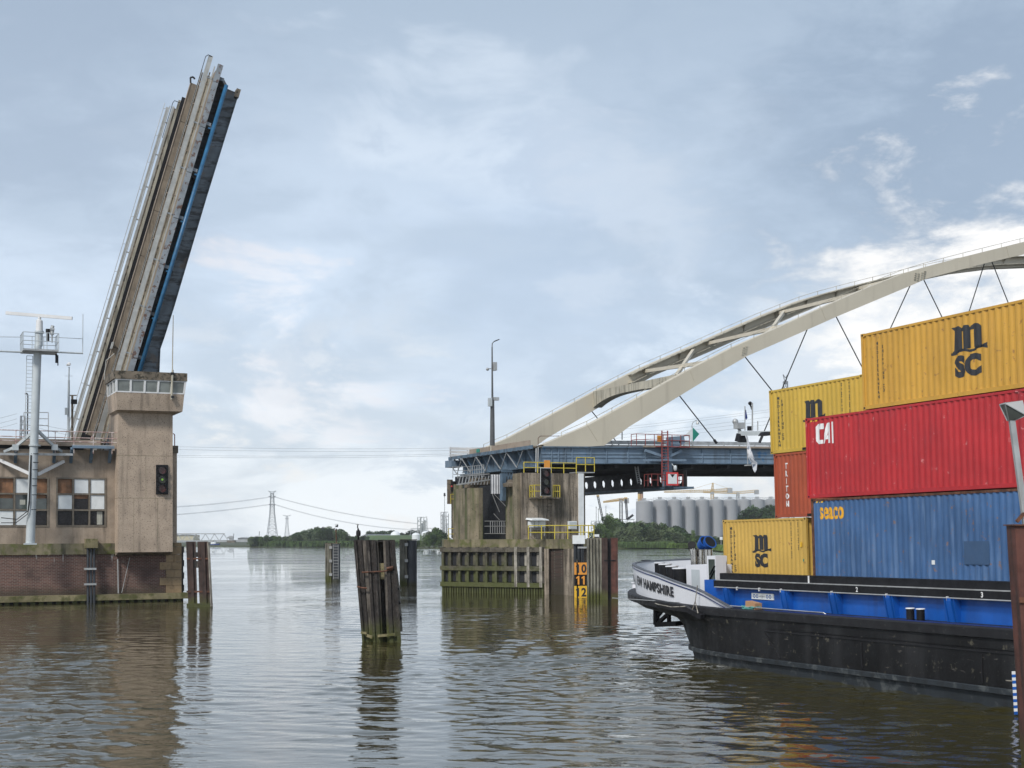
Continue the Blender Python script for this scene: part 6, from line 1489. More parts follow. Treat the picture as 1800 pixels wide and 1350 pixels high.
q = MB(SHIP); p = Q(1345.5, 762.5, BM-.3); q.hexa([p+V(v) for v in ((-.3, -.2, -.08), (.3, -.2, -.08), (.3, .2, -.08), (-.3, .2, -.08))], [p+V(v) for v in ((-.15, -.15, .08), (.15, -.15, .08), (.15, .15, .08), (-.15, .15, .08))]); q.build('floodlight', m_black, nm_)
for x, y0, y1, r in ((1309.5, 757, 714, .025), (1322.5, 757, 708, .035), (1332, 757, 740, .025), (1316, 757, 749, .07), (1320.5, 757, 749, .07)): MB(SHIP).tube(Q(x, y0, BM), Q(x, y1, BM), r).build('antenna', m_black if r > .05 else m_steelg, nm_)
q = MB(SHIP); q.ball(Q(1318.5, 709, BM), .09); q.bar(Q(1319, 712, BM), Q(1322, 720, BM), .05); q.build('wind_sensor', m_black, nm_)
def flag(name, label, pts, m, mat2=None):
    q = MB(SHIP); rows = [[Q(x, y, BM+d_) for x, y, d_ in r] for r in pts]; q.grid(rows)
    q.build(name, m, label=label, cat='flag', smooth=True)
flag('small_flag', 'small dark blue flag hanging high on the navigation mast', [[(1310, 719, 0), (1311.5, 721, .1)], [(1310, 727, 0), (1313, 729, -.1)], [(1310, 734, 0), (1314, 735, .1)], [(1310.5, 737, 0), (1312, 738, .0)]], m_navy)
m_flag = MAT('flag_white_print', (.62, .64, .68), .8, 0, .05, 2, spot=((.05, .09, .16), .9, 3.4, .56, .6))
flag('hanging_flag', 'long white printed flag drooping below the navigation mast', [[(1313, 766, 0), (1314, 768, .1)], [(1313.5, 785, -.1), (1319, 787, .15)], [(1314, 803, 0), (1325, 804, -.15)], [(1320, 812, .1), (1331, 814, .1)], [(1324, 826, 0), (1330, 826, -.1)], [(1326, 830, 0), (1327, 831, 0)]], m_flag)
q = MB(SHIP); q.tube(Q(1312.5, 762, BM), Q(1314.5, 816, BM), .02); q.box(Q(1311.5, 817, BM).x, Q(1317.5, 817, BM).x, BM-.1, BM+.1, Q(1314, 819, BM).z, Q(1314, 817, BM).z); q.build('flag_line', m_steelg, nm_)

# ================================================================== RIGHT FOREGROUND
Y3 = 31.0
pl = thing('mooring_pile', 'leaning rusty steel pile cut by the right edge of the picture', 'mooring pile', (wat(1815, 1330).x, Y3, 0))
q = MB(); a, b = at(1784, 924, Y3), at(1815, 1345, Y3); a2, b2 = at(1826, 924, Y3), at(1857, 1345, Y3)
def hb(y0, y1, xa, xb, m, nm, par):
    q = MB(); q.hexa([V((b.x+xa*(1), y0, -1)), V((b.x+xb, y0, -1)), V((b.x+xb, y1, -1)), V((b.x+xa, y1, -1))], [V((a.x+xa, y0, a.z)), V((a.x+xb, y0, a.z)), V((a.x+xb, y1, a.z)), V((a.x+xa, y1, a.z))]); return q.build(nm, m, par)
hb(Y3, Y3+.04, 0, .62, m_rustp, 'flange', pl); hb(Y3+.5, Y3+.54, 0, .62, m_rustp, 'flange', pl); hb(Y3+.041, Y3+.499, .0, .05, m_rustp, 'web', pl)
MB().box(a.x-.04, a.x+.75, Y3-.06, Y3+.62, a.z+.001, a.z+.03).build('cap_plate', m_rust, pl)
p = at(1790, 1055, Y3-.02); MB().box(p.x+.02, p.x+.8, Y3-.04, Y3-.001, p.z-.06, p.z+.06).build('strap', m_rust, pl)
qlp = thing('quay_lamp', 'grey lamp post with pyramid shaped lantern in front of the red container', 'street lamp', (a.x+.45, Y3+.25, a.z+.03))
l0, l1 = at(1803, 921, Y3+.25), at(1778.5, 738, Y3+.25)
MB().bar(l0, l1, .115, .115, (0, 1, 0)).build('pole', m_steelg, qlp)
q = MB(); q.bar(at(1787, 917, Y3+.2), at(1800, 902, Y3+.2), .07); q.build('pole_brace', m_rust, qlp)
c = at(1777, 738, Y3+.25); q = MB(); s = .28
tp_ = [c+V(v) for v in ((-.22, -.26, .36), (.16, -.30, .40), (.20, .2, .40), (-.18, .22, .37))]
bt_ = [c+V(v) for v in ((-.06, -.05, -.02), (.06, -.05, -.02), (.06, .05, -.02), (-.06, .05, -.02))]
md = [c+V(v) for v in ((-.21, -.25, .34), (.26, -.22, .08), (.28, .2, .10), (-.17, .21, .35))]
q.hexa(bt_, md); q.build('lantern_glass', m_cabin, qlp)
q = MB(); q.hexa([p+V((0, 0, .006)) for p in md], tp_); q.build('lantern_top', m_white, qlp)
q = MB()
for a_, b_2 in zip(bt_, md): q.bar(a_, b_2, .02)
for i in range(4): q.bar(md[i], md[(i+1) % 4], .02)
q.build('lantern_frame', m_steelg, qlp)
Yk = 39.2
gs = thing('striped_gauge', 'blue and white striped water gauge beside the barge hull', 'gauge board', (wat(1785, 1252).x, Yk, 0))
g0, g1 = at(1785.8, 1256, Yk), at(1781.5, 1180, Yk)
for i in range(14):
    p0_, p1_ = g0.lerp(g1, i/14), g0.lerp(g1, (i+1)/14); MB().bar(p0_, p1_, .095, .03, (0, 1, 0)).build('stripe', m_letter_w if i % 2 == 1 else m_sblue, gs)
MB().bar(at(1768, 1196, Yk), at(1780, 1197, Yk), .03).build('bracket_arm', m_woodl, gs)

# ================================================================== FAR BANKS
random.seed(21)
def leafmat(name, c, c2):
    return MAT(name, c, .7, 0, .35, .35, spot=(c2, .7, 1.1, .45, .62), spec=.2)
m_lf = [leafmat('foliage_mid_green', (.070, .115, .032), (.035, .065, .020)), leafmat('foliage_grey_green', (.105, .140, .065), (.055, .085, .038)), leafmat('foliage_dark_green', (.040, .075, .024), (.020, .042, .016)), leafmat('foliage_light_green', (.105, .165, .040), (.060, .105, .028))]
m_bark = MAT('bark', (.06, .05, .04), .9)
m_grass = MAT('grass', (.070, .120, .030), .9, 0, .3, .05, spot=((.10, .11, .04), .5, .15, .5, .65))
m_reed = MAT('reeds', (.075, .125, .035), .9, 0, .3, .3)
m_bank = MAT('bank_earth', (.045, .055, .022), .9, 0, .3, .1)
def tree_mesh(seed, h, rw, kind):
    # returns (crown MB, trunk MB) about the origin
    rd = random.Random(seed); cr = MB(); tr_ = MB()
    tr_.tube((0, 0, -.3), (0, 0, h*.45), h*.022, h*.014, 6)
    cl = []
    for i in range(15):
        a = rd.uniform(0, 6.28); zz = rd.uniform(.18, .9); env = math.sin(min(1, (1.08-zz)*1.25)*math.pi/2) if kind != 'tall' else math.sin(math.pi*min(1, (1.05-zz)*.75))*.8
        rr = rw*env*rd.uniform(.25, .85); p = V((math.cos(a)*rr, math.sin(a)*rr, h*zz)); cl.append((p, rw*rd.uniform(.28, .48)))
        if i < 7: tr_.tube((0, 0, h*.2+i*.04*h), p, h*.009, h*.003, 4)
    cl.append((V((0, 0, h*.6)), rw*.6)); cl.append((V((0, 0, h*.88)), rw*.3))
    for p, r in cl:
        n = int(95*(r/rw/.4)**2)
        for _ in range(n):
            d_ = V((rd.gauss(0, 1), rd.gauss(0, 1), rd.gauss(0, 1))).normalized() * r * rd.uniform(.55, 1.08)**.6
            d_.z *= .8; c = p+d_; s = rd.uniform(.16, .36)*rw/3.5
            a = V((rd.gauss(0, 1), rd.gauss(0, 1), rd.gauss(0, 1))).normalized(); b = a.orthogonal().normalized()*s; a = a*s*.8
            k = len(cr.v); cr.v += [c-b, c+a*.9, c+b, c-a]; cr.f.append([k, k+1, k+2, k+3]); cr.m.append(0)
    return cr, tr_
def raw(mb, name, mat):
    me = bpy.data.meshes.new(name); me.from_pydata(mb.v, [], mb.f); me.materials.append(mat); return me
VAR = []
for i in range(8):
    kind = 'tall' if i % 4 == 3 else 'round'
    cr, tr_ = tree_mesh(100+i, 10, 4.2 if kind == 'round' else 2.6, kind)
    VAR.append((raw(cr, 'crown', m_lf[i % 4]), raw(tr_, 'trunk', m_bark)))
TREES = {}
def tree(p, h, var, label, group, wide=1.0):
    key = var
    t = bpy.data.objects.new('tree', None); C.objects.link(t); t.location = p; sc_ = h/10; t.scale = (sc_*wide, sc_*wide, sc_); t.rotation_euler.z = random.uniform(0, 6.28)
    t['label'] = label; t['category'] = 'tree'; t['group'] = group
    for me, nm in zip(VAR[var], ('crown', 'trunk')):
        o = bpy.data.objects.new(nm, me); C.objects.link(o); o.parent = t
    return t
# ground sheets
def shore(x, y): return wat(x, y)
def land(name, pts_px, depth, z=.7):
    fr = [wat(x, y) for x, y in pts_px]; q = MB()
    bk = [V((p.x*(1+depth/p.y), p.y+depth, 0)) for p in fr]
    rows = [[V((p.x, p.y, -.5)) for p in fr], [V((p.x*(1+2/p.y), p.y+2, z)) for p in fr], [V((p.x, p.y, z+.6)) for p in [f.lerp(b, .3) for f, b in zip(fr, bk)]], [V((p.x, p.y, z+1.0)) for p in bk]]
    q.grid(rows); return q.build(name, m_bank, kind='structure')
land('left_river_bank', [(-200, 961.3), (300, 960.5), (420, 961.5), (560, 961.8), (700, 961.5), (740, 961.5)], 1750)
land('middle_river_bank', [(716, 963.4), (760, 964.8), (860, 965), (1000, 965), (1075, 964.5), (1180, 964.2), (1232, 965), (1262, 968.5), (1340, 972), (2000, 975)], 500)
# green dyke behind the left trees
q = MB(); rows = []
for i in range(25):
    x = 585 + i*7; Y = 900; k = i/24; hh = 5.5*min(1, max(0, (x-590)/50))*min(1, max(0, (800-x)/60)); a = at(x, 900, Y)
    rows.append([V((a.x, Y-30, .8)), V((a.x, Y, .8+hh)), V((a.x*1.02, Y+25, .8+hh*1.02)), V((a.x*1.05, Y+60, .8))])
q.grid(rows); q.build('green_dyke', m_grass, kind='structure', smooth=True)
# trees on the left bank: (x px, height px, shore y, variant)
GL, GM = 'trees on the far left bank', 'trees on the bank behind the pier and barge'
place = ['left end', 'left part', 'middle', 'right part', 'right end']
kinds = ['mid green round', 'grey green spreading', 'dark green rounded', 'light green slender', 'fresh green broad', 'silver green bushy', 'deep green full', 'pale green upright']
def skyl(x):      # crown line in photo pixels for the left wood
    K = [(438, 947), (450, 946), (460, 942), (478, 940), (500, 941), (515, 937), (525, 932), (545, 928), (560, 924.5), (575, 926), (600, 929), (615, 937), (640, 939), (655, 941), (700, 943)]
    for (a, ya), (b, yb) in zip(K, K[1:]):
        if a <= x <= b: return ya+(yb-ya)*(x-a)/(b-a)
    return 943
n_ = 0
for row, Y in enumerate((775, 800, 835)):
    x = 440 + row*4
    while x < (645 if row < 2 else 610):
        yt = skyl(x)+random.uniform(-.5, 3) + (0, 0, 0)[row] + (5.5 if row == 0 else 2.5 if row == 1 else 0); base = at(x, 958, Y); base.z = .8; top = at(x, yt, Y)
        h = max(5, top.z-.8); vi = random.choice((0, 1, 1, 2, 4, 5)) if row == 0 else random.choice((0, 2, 2, 6, 4))
        near_lm = 'left of the big pylon' if x < 470 else 'below the two pylons' if x < 515 else 'under the highest crown line' if x < 590 else 'by the marker dolphin' if x < 620 else 'above the leaning piles'
        tree(base, h, vi, '%s tree %s, %s row of the left bank wood' % (kinds[vi], near_lm, ('front', 'middle', 'back')[row]), GL, random.uniform(1.0, 1.35))
        x += random.uniform(7, 11) if row == 0 else random.uniform(9, 13)
for x in (650, 662, 675, 690, 706, 722, 735, 748, 760):      # tops behind the dyke
    Y = 985; yt = 933+random.uniform(-1.5, 3.5) if 640 < x < 740 else 938; base = at(x, 950, Y); base.z = 1.2; h = at(x, yt, Y).z-1.2
    tree(base, h, 2, 'dark green tree rising behind the green dyke, %s' % ('left of the white sphere' if x < 690 else 'right of the white sphere'), 'trees behind the green dyke', 1.6)
for x in (737, 746, 755, 764, 773, 781, 789):
    Y = 560; yt = {737: 949, 746: 941, 755: 933, 764: 928, 773: 930, 781: 937, 789: 944}[x]; base = at(x, 962, Y); base.z = .8
    for yy, o_ in ((0, 0), (9, -8)):
        h = max(3, at(x, yt+yy, Y).z-.8); tree(base+V((0, o_, 0)), h, (4, 0, 3, 2, 0, 4, 1)[(x+yy) % 7], 'bright green tree on the bank just left of the middle pier, %s row' % ('back' if yy == 0 else 'front'), GM, 1.1)
# right bank trees
KR = [(1056, 920), (1064, 900), (1075, 903), (1085, 915), (1100, 917), (1115, 915), (1130, 917), (1150, 919), (1158, 915), (1168, 925), (1185, 923), (1200, 929), (1212, 940), (1220, 930), (1232, 941), (1250, 943), (1262, 940), (1280, 945)]
def skr(x):
    for (a, ya), (b, yb) in zip(KR, KR[1:]):
        if a <= x <= b: return ya+(yb-ya)*(x-a)/(b-a)
    return 945
for row, (Y, off) in enumerate(((585, 13), (600, 5), (625, 0))):
    x = 1050 + row*3
    while x < 1440:
        yt = skr(min(1279, max(1057, x)))+off*random.uniform(.5, 1.2)+random.uniform(-1, 1.5); base = at(x, 960, Y); base.z = .8; h = max(3.5, at(x, yt, Y).z-.8)
        vi = (3 if (abs(x-1068) < 8 or abs(x-1218) < 6) else random.choice((0, 2, 2, 4, 6, 5, 1)))
        lm = 'beside the rusty pile guard' if x < 1090 else 'below the two chimneys' if x < 1140 else 'in front of the pale silos' if x < 1200 else 'left of the exhaust trumpets' if x < 1235 else 'beside the lowest yellow container' if x < 1290 else 'hidden behind the container stack'
        tree(base, h, vi, '%s tree %s, %s row' % (kinds[vi], lm, ('front', 'middle', 'back')[row]), GM, random.uniform(.95, 1.3)*(1.0 if h > 7 else 1.3))
        x += random.uniform(9, 14)
for x, yt in ((1312, 893), (1326, 888), (1342, 893), (1352, 886)):
    Y = 700; base = at(x, 955, Y); base.z = 1; tree(base, at(x, yt, Y).z-1, (2, 6)[x % 2], 'large dark tree against the silos, %s one left of the red container' % {1312: 'leftmost', 1326: 'second', 1342: 'third', 1352: 'last'}[x], 'trees in front of the silos', .95)
# reeds and low scrub along the waterline (nobody could count it)
def scrub(name, px0, px1, yw, n, h0, h1, mat, label, dy=(3, 9), ln=.4):
    q = MB(); rd = random.Random(5)
    for _ in range(n):
        x = rd.uniform(px0, px1); f = wat(x, yw(x)); p = V((f.x, f.y+rd.uniform(*dy), .3)); h = rd.uniform(h0, h1)
        for k in range(3):
            a = rd.uniform(0, 3.14); s = rd.uniform(.25, .6)*ln*3; d_ = V((math.cos(a)*s, math.sin(a)*s, 0)); l = V((rd.uniform(-.3, .3), rd.uniform(-.3, .3), 0)); kk = len(q.v)
            q.v += [p-d_, p+d_, p+d_*.4+l+V((0, 0, h)), p-d_*.5+l+V((0, 0, h*.9))]; q.f.append([kk, kk+1, kk+2, kk+3]); q.m.append(0)
    o = bpy.data.objects.new(name, raw(q, name, mat)); C.objects.link(o); o['kind'] = 'stuff'; o['label'] = label; o['category'] = 'vegetation'
scrub('reeds', 1085, 1185, lambda x: 964.5, 1500, 1.3, 2.6, m_reed, 'pale green reeds lining the right bank waterline')
scrub('bank_scrub', 440, 740, lambda x: 962 if x < 716 else 964, 2200, 1.2, 3.2, m_lf[0], 'low dark scrub along the left bank waterline', (2, 8), .8)
scrub('bank_grass', 1180, 1300, lambda x: 965 + max(0, (x-1232)*.12), 1600, .8, 2.0, m_lf[3], 'short bright grass on the bank behind the exhaust trumpets', (2, 10), .8)
# ------------------------------------------------------------------ silos
m_silo = MAT('silo_pale_concrete', (.31, .32, .34), .7, 0, .06, .08, streak=((.35, .35, .36), .6, .25, .5, .75))
m_far = MAT('far_steel', (.34, .35, .36), .6, 0, .15, .2)
m_fary = MAT('far_yellow_steel', (.55, .38, .15), .6, 0, .1, .2)
edges = [1119.3, 1148.8, 1175, 1199.5, 1224, 1248.5, 1273.5, 1298, 1321.5, 1346, 1369]
Ys = 760
for i in range(10):
    Y = Ys + i*6; a, b = at(edges[i]+.25, 900, Y), at(edges[i+1]-.1, 900, Y); r = (b.x-a.x)/2; c = V(((a.x+b.x)/2, Y+r, .8)); ht = at(0, 886.5 + (0 if i else 2), Y).z-.8
    s_ = thing('grain_silo', 'tall pale cylindrical silo, %s from the left of the silo row' % ['first and widest', 'second', 'third', 'fourth', 'fifth', 'sixth', 'seventh', 'eighth', 'ninth', 'tenth'][i], 'silo', c, 'pale silos behind the trees')
    MB().tube(c, c+V((0, 0, ht)), r*1.02, r*1.02, 32).build('tank_wall', m_silo, s_, smooth=40)
    MB().lathe([(r*1.0, ht-.1), (r*1.0, ht+.35), (r*.5, ht+1.0), (0, ht+1.2)], c, 24).build('roof', m_far, s_, smooth=30)
    q = MB()
    for k in range(14): an = k*6.283/14; p = c+V((math.cos(an)*r*.97, math.sin(an)*r*.97, ht+.35)); p2 = c+V((math.cos(an+.45)*r*.97, math.sin(an+.45)*r*.97, ht+.35)); q.tube(p, p+V((0, 0, 1.3)), .05, None, 4); q.tube(p+V((0, 0, 1.3)), p2+V((0, 0, 1.3)), .05, None, 4)
    q.box(c.x-1.2, c.x+.8, c.y-1, c.y+1, ht+2.0, ht+3.0); q.build('roof_gear', m_far, s_)
for i, x in enumerate((1123.5, 1128)):
    Y = 790; p = at(x, 900, Y); p.z = 1; t = at(x, 868, Y); ch = thing('chimney', ['yellow banded chimney left of the pair above the first silo', 'reddish banded chimney right of the pair above the first silo'][i], 'chimney', p, 'twin chimneys behind the silos')
    MB().tube(p, t, .8, .8, 12).build('stack', (m_fary, MAT('chimney_tan', (.40, .25, .17), .7))[i], ch); MB().tube(t, t+V((0, 0, 1.0)), .85, .85, 12).build('black_top', m_black, ch)
# ------------------------------------------------------------------ cranes
def lattice(q, a, b, w_, n, r=.1, w2=None):
    w2 = w2 or w_; d_ = (b-a); up = V((0, 0, 1)) if abs(d_.normalized().z) < .9 else V((1, 0, 0)); s = d_.cross(up).normalized(); u = s.cross(d_).normalized()
    cs = lambda p, w: [p+s*w/2*i+u*w/2*j for i, j in ((1, 1), (-1, 1), (-1, -1), (1, -1))]
    A0, B0 = cs(a, w_), cs(b, w2)
    for i in range(4): q.tube(A0[i], B0[i], r, None, 4)
    for k in range(n):
        c0, c1 = [A0[i].lerp(B0[i], k/n) for i in range(4)], [A0[i].lerp(B0[i], (k+1)/n) for i in range(4)]
        for i in range(4): q.tube(c0[i], c1[(i+1) % 4], r*.6, None, 4); q.tube(c1[i], c1[(i+1) % 4], r*.6, None, 4)
    return q
def tcrane(label, Y, xm, yb, yt, xl, yl, xr, yr, m_m, m_j, apex, cw=True):
    p = at(xm, yb, Y); p.z = 1; t = thing('tower_crane', label, 'crane', p)
    lattice(MB(), p, at(xm, yt, Y), 1.6, 14, .16).build('mast', m_m, t)
    top = at(xm, yt, Y)
    lattice(MB(), at(xl, yl, Y), top, .8, 22, .13, 1.5).build('jib', m_j, t); lattice(MB(), top, at(xr, yr, Y), 1.5, 8, .13).build('counter_jib', m_j, t)
    if apex:
        q = lattice(MB(), top, at(xm+1, apex, Y), 1.2, 3, .14, .6); q.tube(at(xm+1, apex, Y), at(xl*.55+xm*.45, yl-1, Y), .07, None, 4); q.tube(at(xm+1, apex, Y), at(xr, yr, Y), .07, None, 4); q.build('apex', m_j, t)
    if cw: pc = at(xr-2, yr+1, Y); MB().box(pc.x-1.4, pc.x+1.4, Y-1, Y+1, pc.z-1.8, pc.z+1.0).build('counterweight', m_far, t)
    pc = at(xm, yt+1.5, Y); MB().box(pc.x-1, pc.x+1, Y-1, Y+1, pc.z-1.4, pc.z).build('cab', m_far, t)
tcrane('long yellow tower crane with apex standing above the silos', 830, 1252, 900, 863, 1167, 864.5, 1285, 860, m_fary, m_fary, 849)
tcrane('second yellow tower crane partly behind, nearer the red container', 930, 1297, 900, 866, 1236, 865, 1332, 863, m_far, m_fary, None)
tcrane('pale yellow tower crane over the trees left of the silos', 800, 1091.5, 925, 878, 1060, 882.5, 1103, 878, m_dark, m_fary, None)
def boomc(label, Y, pts):
    p = at(pts[0][0], pts[0][1], Y); t = thing('mobile_crane', label, 'crane', p)
    for a, b in zip(pts, pts[1:]): lattice(MB(), at(*a, Y), at(*b, Y), .9, 12, .16).build('boom', m_dark, t)
    e_ = at(*pts[-1], Y); MB().box(e_.x-.8, e_.x+.8, Y-.5, Y+.5, e_.z-.4, e_.z+.6).build('boom_head', m_fary, t)
boomc('thin dark crane boom leaning left beside the pale tower crane', 820, [(1062, 925), (1051, 872)])
boomc('dark mobile crane with bent jib right of the pale tower crane', 780, [(1113, 905), (1102.5, 913), (1100, 876)])
# ------------------------------------------------------------------ pylons and cables
m_pyl = MAT('pylon_galvanised', (.26, .28, .30), .6, 0, .1, .1)
def pylon(label, x, yb, yt, Y, wb, r=.22, arms=((0.0, 6), (.36, 5)), zb_=0.5):
    p = at(x, yb, Y); p.z = zb_; top = at(x, yt, Y); H = top.z-zb_; t = thing('electricity_pylon', label, 'pylon', p, 'electricity pylons')
    q = MB(); lattice(q, p, p+V((0, 0, H*.55)), wb, 8, r, wb*.42); lattice(q, p+V((0, 0, H*.55)), p+V((0, 0, H*.95)), wb*.42, 7, r, wb*.25); q.build('lattice_tower', m_pyl, t)
    q = MB()
    for f, w_ in arms:
        z = p.z+H*(1-f)-H*.03
        for s in (-1, 1): q.tube((p.x, Y, z-H*.035), (p.x+s*w_, Y, z+(H*.02 if f == 0 else 0)), r, None, 4); q.tube((p.x, Y, z), (p.x+s*w_, Y, z+(H*.02 if f == 0 else 0)), r, None, 4)
    q.build('cross_arms', m_pyl, t); return p, top
YP = 1300
pylon('tall steel pylon rising above the left bank wood', 478.5, 950, 862, YP, 10, .22, ((0.0, 3.6), (.08, 3.4), (.24, 3)))
pylon('smaller fainter pylon right of the tall one over the wood', 504.5, 945, 905, 2000, 8, .18, ((0, 6), (.1, 3)))
pylon('lattice pylon rising between the approach deck and street lamp', 40, 790, 718, 300, 3.0, .10, ((.25, 2.6), (.6, 2.2)))
pylon('distant pylon top poking out above the top left yellow container', 1383, 900, 655, 420, 4.5, .12, ((.0, .7), (.06, 1.2)))
cab_ = thing('power_lines', 'thin sagging power lines spanning from the tall pylon across the sky', 'power lines', at(478, 870, YP))
def wire(pts, Y, r=.09, n=14, sag=None):
    (x0, y0), (x1, y1), s = pts; q = MB(); P = []
    for i in range(n+1):
        k = i/n; P.append(at(x0+(x1-x0)*k, y0+(y1-y0)*k+s*4*k*(1-k), Y if not isinstance(Y, tuple) else Y[0]+(Y[1]-Y[0])*k))
    q.pipe(P, r, 4); q.build('wire', m_pyl, cab_)
for y_ in (0, 1.2): wire(((475, 873+y_), (240, 893+y_), 4), (YP, 1150), .10); wire(((475, 886+y_), (240, 908+y_), 3), (YP, 1150), .10)
for y_ in (0, 1.0): wire(((482, 873+y_), (735, 920+y_), 6), (YP, 1500), .10); wire(((482, 886+y_), (735, 931+y_), 9), (YP, 1500), .10)
for y0, y1 in ((783, 786), (788, 790), (799, 795), (802, 798)): wire(((240, y0), (915, y1-1), 5), 600, .045)
for y0, y1 in ((769, 690), (773, 694), (787, 710), (782, 703), (794, 716)): wire(((900, y0), (1560, y1), 6), 500, .035)
for y0, y1 in ((735, 747), (744, 752), (752, 762)): wire(((-30, y0+6), (30, y0-8), 1), 300, .03)
for y0, y1 in ((740, 748), (746, 757)): wire(((45, y0), (122, y1+8), 1), 300, .03)
# ------------------------------------------------------------------ rail bridge and lift towers on the far left
rb = thing('truss_bridge', 'grey triangular truss railway bridge far away beyond the brown piles', 'bridge', at(350, 958, 1400))
Y = 1400; q = MB(); xs_ = [280+i*8.1 for i in range(16)]
for i, (a, b) in enumerate(zip(xs_, xs_[1:])): q.bar(at(a, 951 if i % 2 else 938.5, Y), at(b, 938.5 if i % 2 else 951, Y), .55)
q.bar(at(280, 938.3, Y), at(395, 938.3, Y), .9); q.build('truss', m_far, rb)
MB().bar(at(270, 951.5, Y), at(475, 951.5, Y), 1.2, 1.8).build('deck', m_far, rb)
for x in (317, 362, 420, 445): a = at(x, 953, Y); MB().box(a.x-1.5, a.x+1.5, Y-1, Y+2, -1, a.z).build('pier', m_silo, rb)
for x, lab, w_ in ((407, 'dark square lift bridge pier left of the wood', 14), (452, 'dark lift bridge pier touching the left bank wood', 17)):
    Y = 1250; a = at(x-w_/2, 950, Y); b = at(x+w_/2, 960, Y); lt = thing('bridge_pier', lab, 'bridge pier', V(((a.x+b.x)/2, Y, 0)), 'distant lift bridge piers')
    MB().box(a.x, b.x, Y-3, Y+3, -1, a.z).build('base', m_parapet, lt); q = MB(); c = at(x-1, 943, Y); q.box(c.x-1.4, c.x+1.4, Y-1, Y+1, a.z, c.z+ .5); q.box(c.x-3, c.x+2, Y-1.5, Y+1.5, c.z-1.8, c.z-.2); q.build('cabin', m_far, lt)
    q = MB(); q.tube(at(x+3, 950, Y), at(x+4, 938 if x == 407 else 934, Y), .25); q.build('mast', m_dark, lt)
for x0, x1, y0, y1, m, lab in ((306, 340, 941, 953, MAT('cream_shed', (.52, .47, .33), .7), 'cream industrial shed behind the truss bridge'), (418, 436, 946, 955, m_far, 'low grey warehouse between the lift bridge piers'), (345, 400, 953, 958, MAT('brick_quay_sheds', (.20, .13, .10), .8), 'low reddish quay sheds under the truss bridge')):
    Y = 1500; a, b = at(x0, y0, Y), at(x1, y1, Y); s_ = thing('warehouse', lab, 'building', V(((a.x+b.x)/2, Y, .8)))
    MB().box(a.x, b.x, Y, Y+30, .5, a.z).build('wall', m, s_); q = MB(); q.prism([(a.x-1, a.z), (b.x+1, a.z), ((a.x+b.x)/2, a.z+1.2)], Y-1, Y+31); q.build('roof', m_far, s_)
# boats
def boat(label, x, yw, Y, L_, Hh, nm='work_boat'):
    p = wat(x, yw); p = at(x, yw, Y); p.z = 0; t = thing(nm, label, 'boat', p)
    M_ = Matrix.Translation(p)
    q = MB(M_); q.prism([(-L_/2, Hh*.28), (L_*.5, Hh*.42), (L_*.42, 0), (-L_*.46, 0)], -1.6, 1.6); q.build('hull', m_navy if nm == 'work_boat' else m_wwhite, t)
    q = MB(M_); q.box(-L_*.3, L_*.12, -1.2, 1.2, Hh*.3, Hh*.62); q.box(-L_*.2, L_*.02, -1, 1, Hh*.62, Hh*.95); q.build('wheelhouse', m_wwhite, t)
    q = MB(M_); q.box(-L_*.19, L_*.01, -1.03, -1.005, Hh*.70, Hh*.86); q.build('window', m_wdark, t)
boat('small white motor boat below the truss bridge', 377, 961.5, 900, 7, 4.2)
boat('white wheelhouse of a vessel moored behind the rusty pile guard', 1052, 966, 300, 5.5, 5.7, 'moored_vessel')
# ------------------------------------------------------------------ chemical works left of the middle pier
m_pipe = MAT('plant_steel_pale', (.40, .42, .43), .6, 0, .12, .2)
def plant(label, x0, x1, yb, yt, Y, seed, floors=6):
    rd = random.Random(seed); a, b = at(x0, yb, Y), at(x1, yt, Y); W = b.x-a.x; z0, z1 = 1.0, b.z; t = thing('process_plant', label, 'factory', V(((a.x+b.x)/2, Y, z0)))
    q = MB(); n = 3
    for i in range(n+1):
        for j in (0, W*.8): q.tube((a.x+W*i/n, Y+j, z0), (a.x+W*i/n, Y+j, z1-rd.uniform(0, (z1-z0)*.08)), .16, None, 4)
    for f in range(1, floors+1):
        z = z0+(z1-z0)*f/floors*.98
        for j in (0, W*.8): q.tube((a.x, Y+j, z), (b.x, Y+j, z), .14, None, 4); q.tube((a.x, Y+j, z-(z1-z0)/floors), (b.x if f % 2 else a.x+W*.5, Y+j, z), .10, None, 4)
    q.build('frame', m_pipe, t)
    for k in range(4):
        x = a.x+W*rd.uniform(.12, .88); r = W*rd.uniform(.06, .13); MB().tube((x, Y+W*.4, z0), (x, Y+W*.4, z0+(z1-z0)*rd.uniform(.55, .98)), r, r, 10).build('column', m_pipe, t)
    return t
plant('pale scaffolded process tower with cylinder columns left of pier', 734, 750, 955, 908, 950, 3)
plant('taller grey process tower with thin mast beside the pier', 775, 788, 955, 899, 900, 4, 8)
plant('low tangle of pale pipework between the process towers', 722, 765, 955, 928, 980, 6, 4)
plant('distant pale refinery frames left of the silos', 1040, 1062, 955, 915, 900, 8, 6)
plant('distant pale refinery frames below the mobile crane', 1078, 1116, 955, 912, 930, 9, 5)
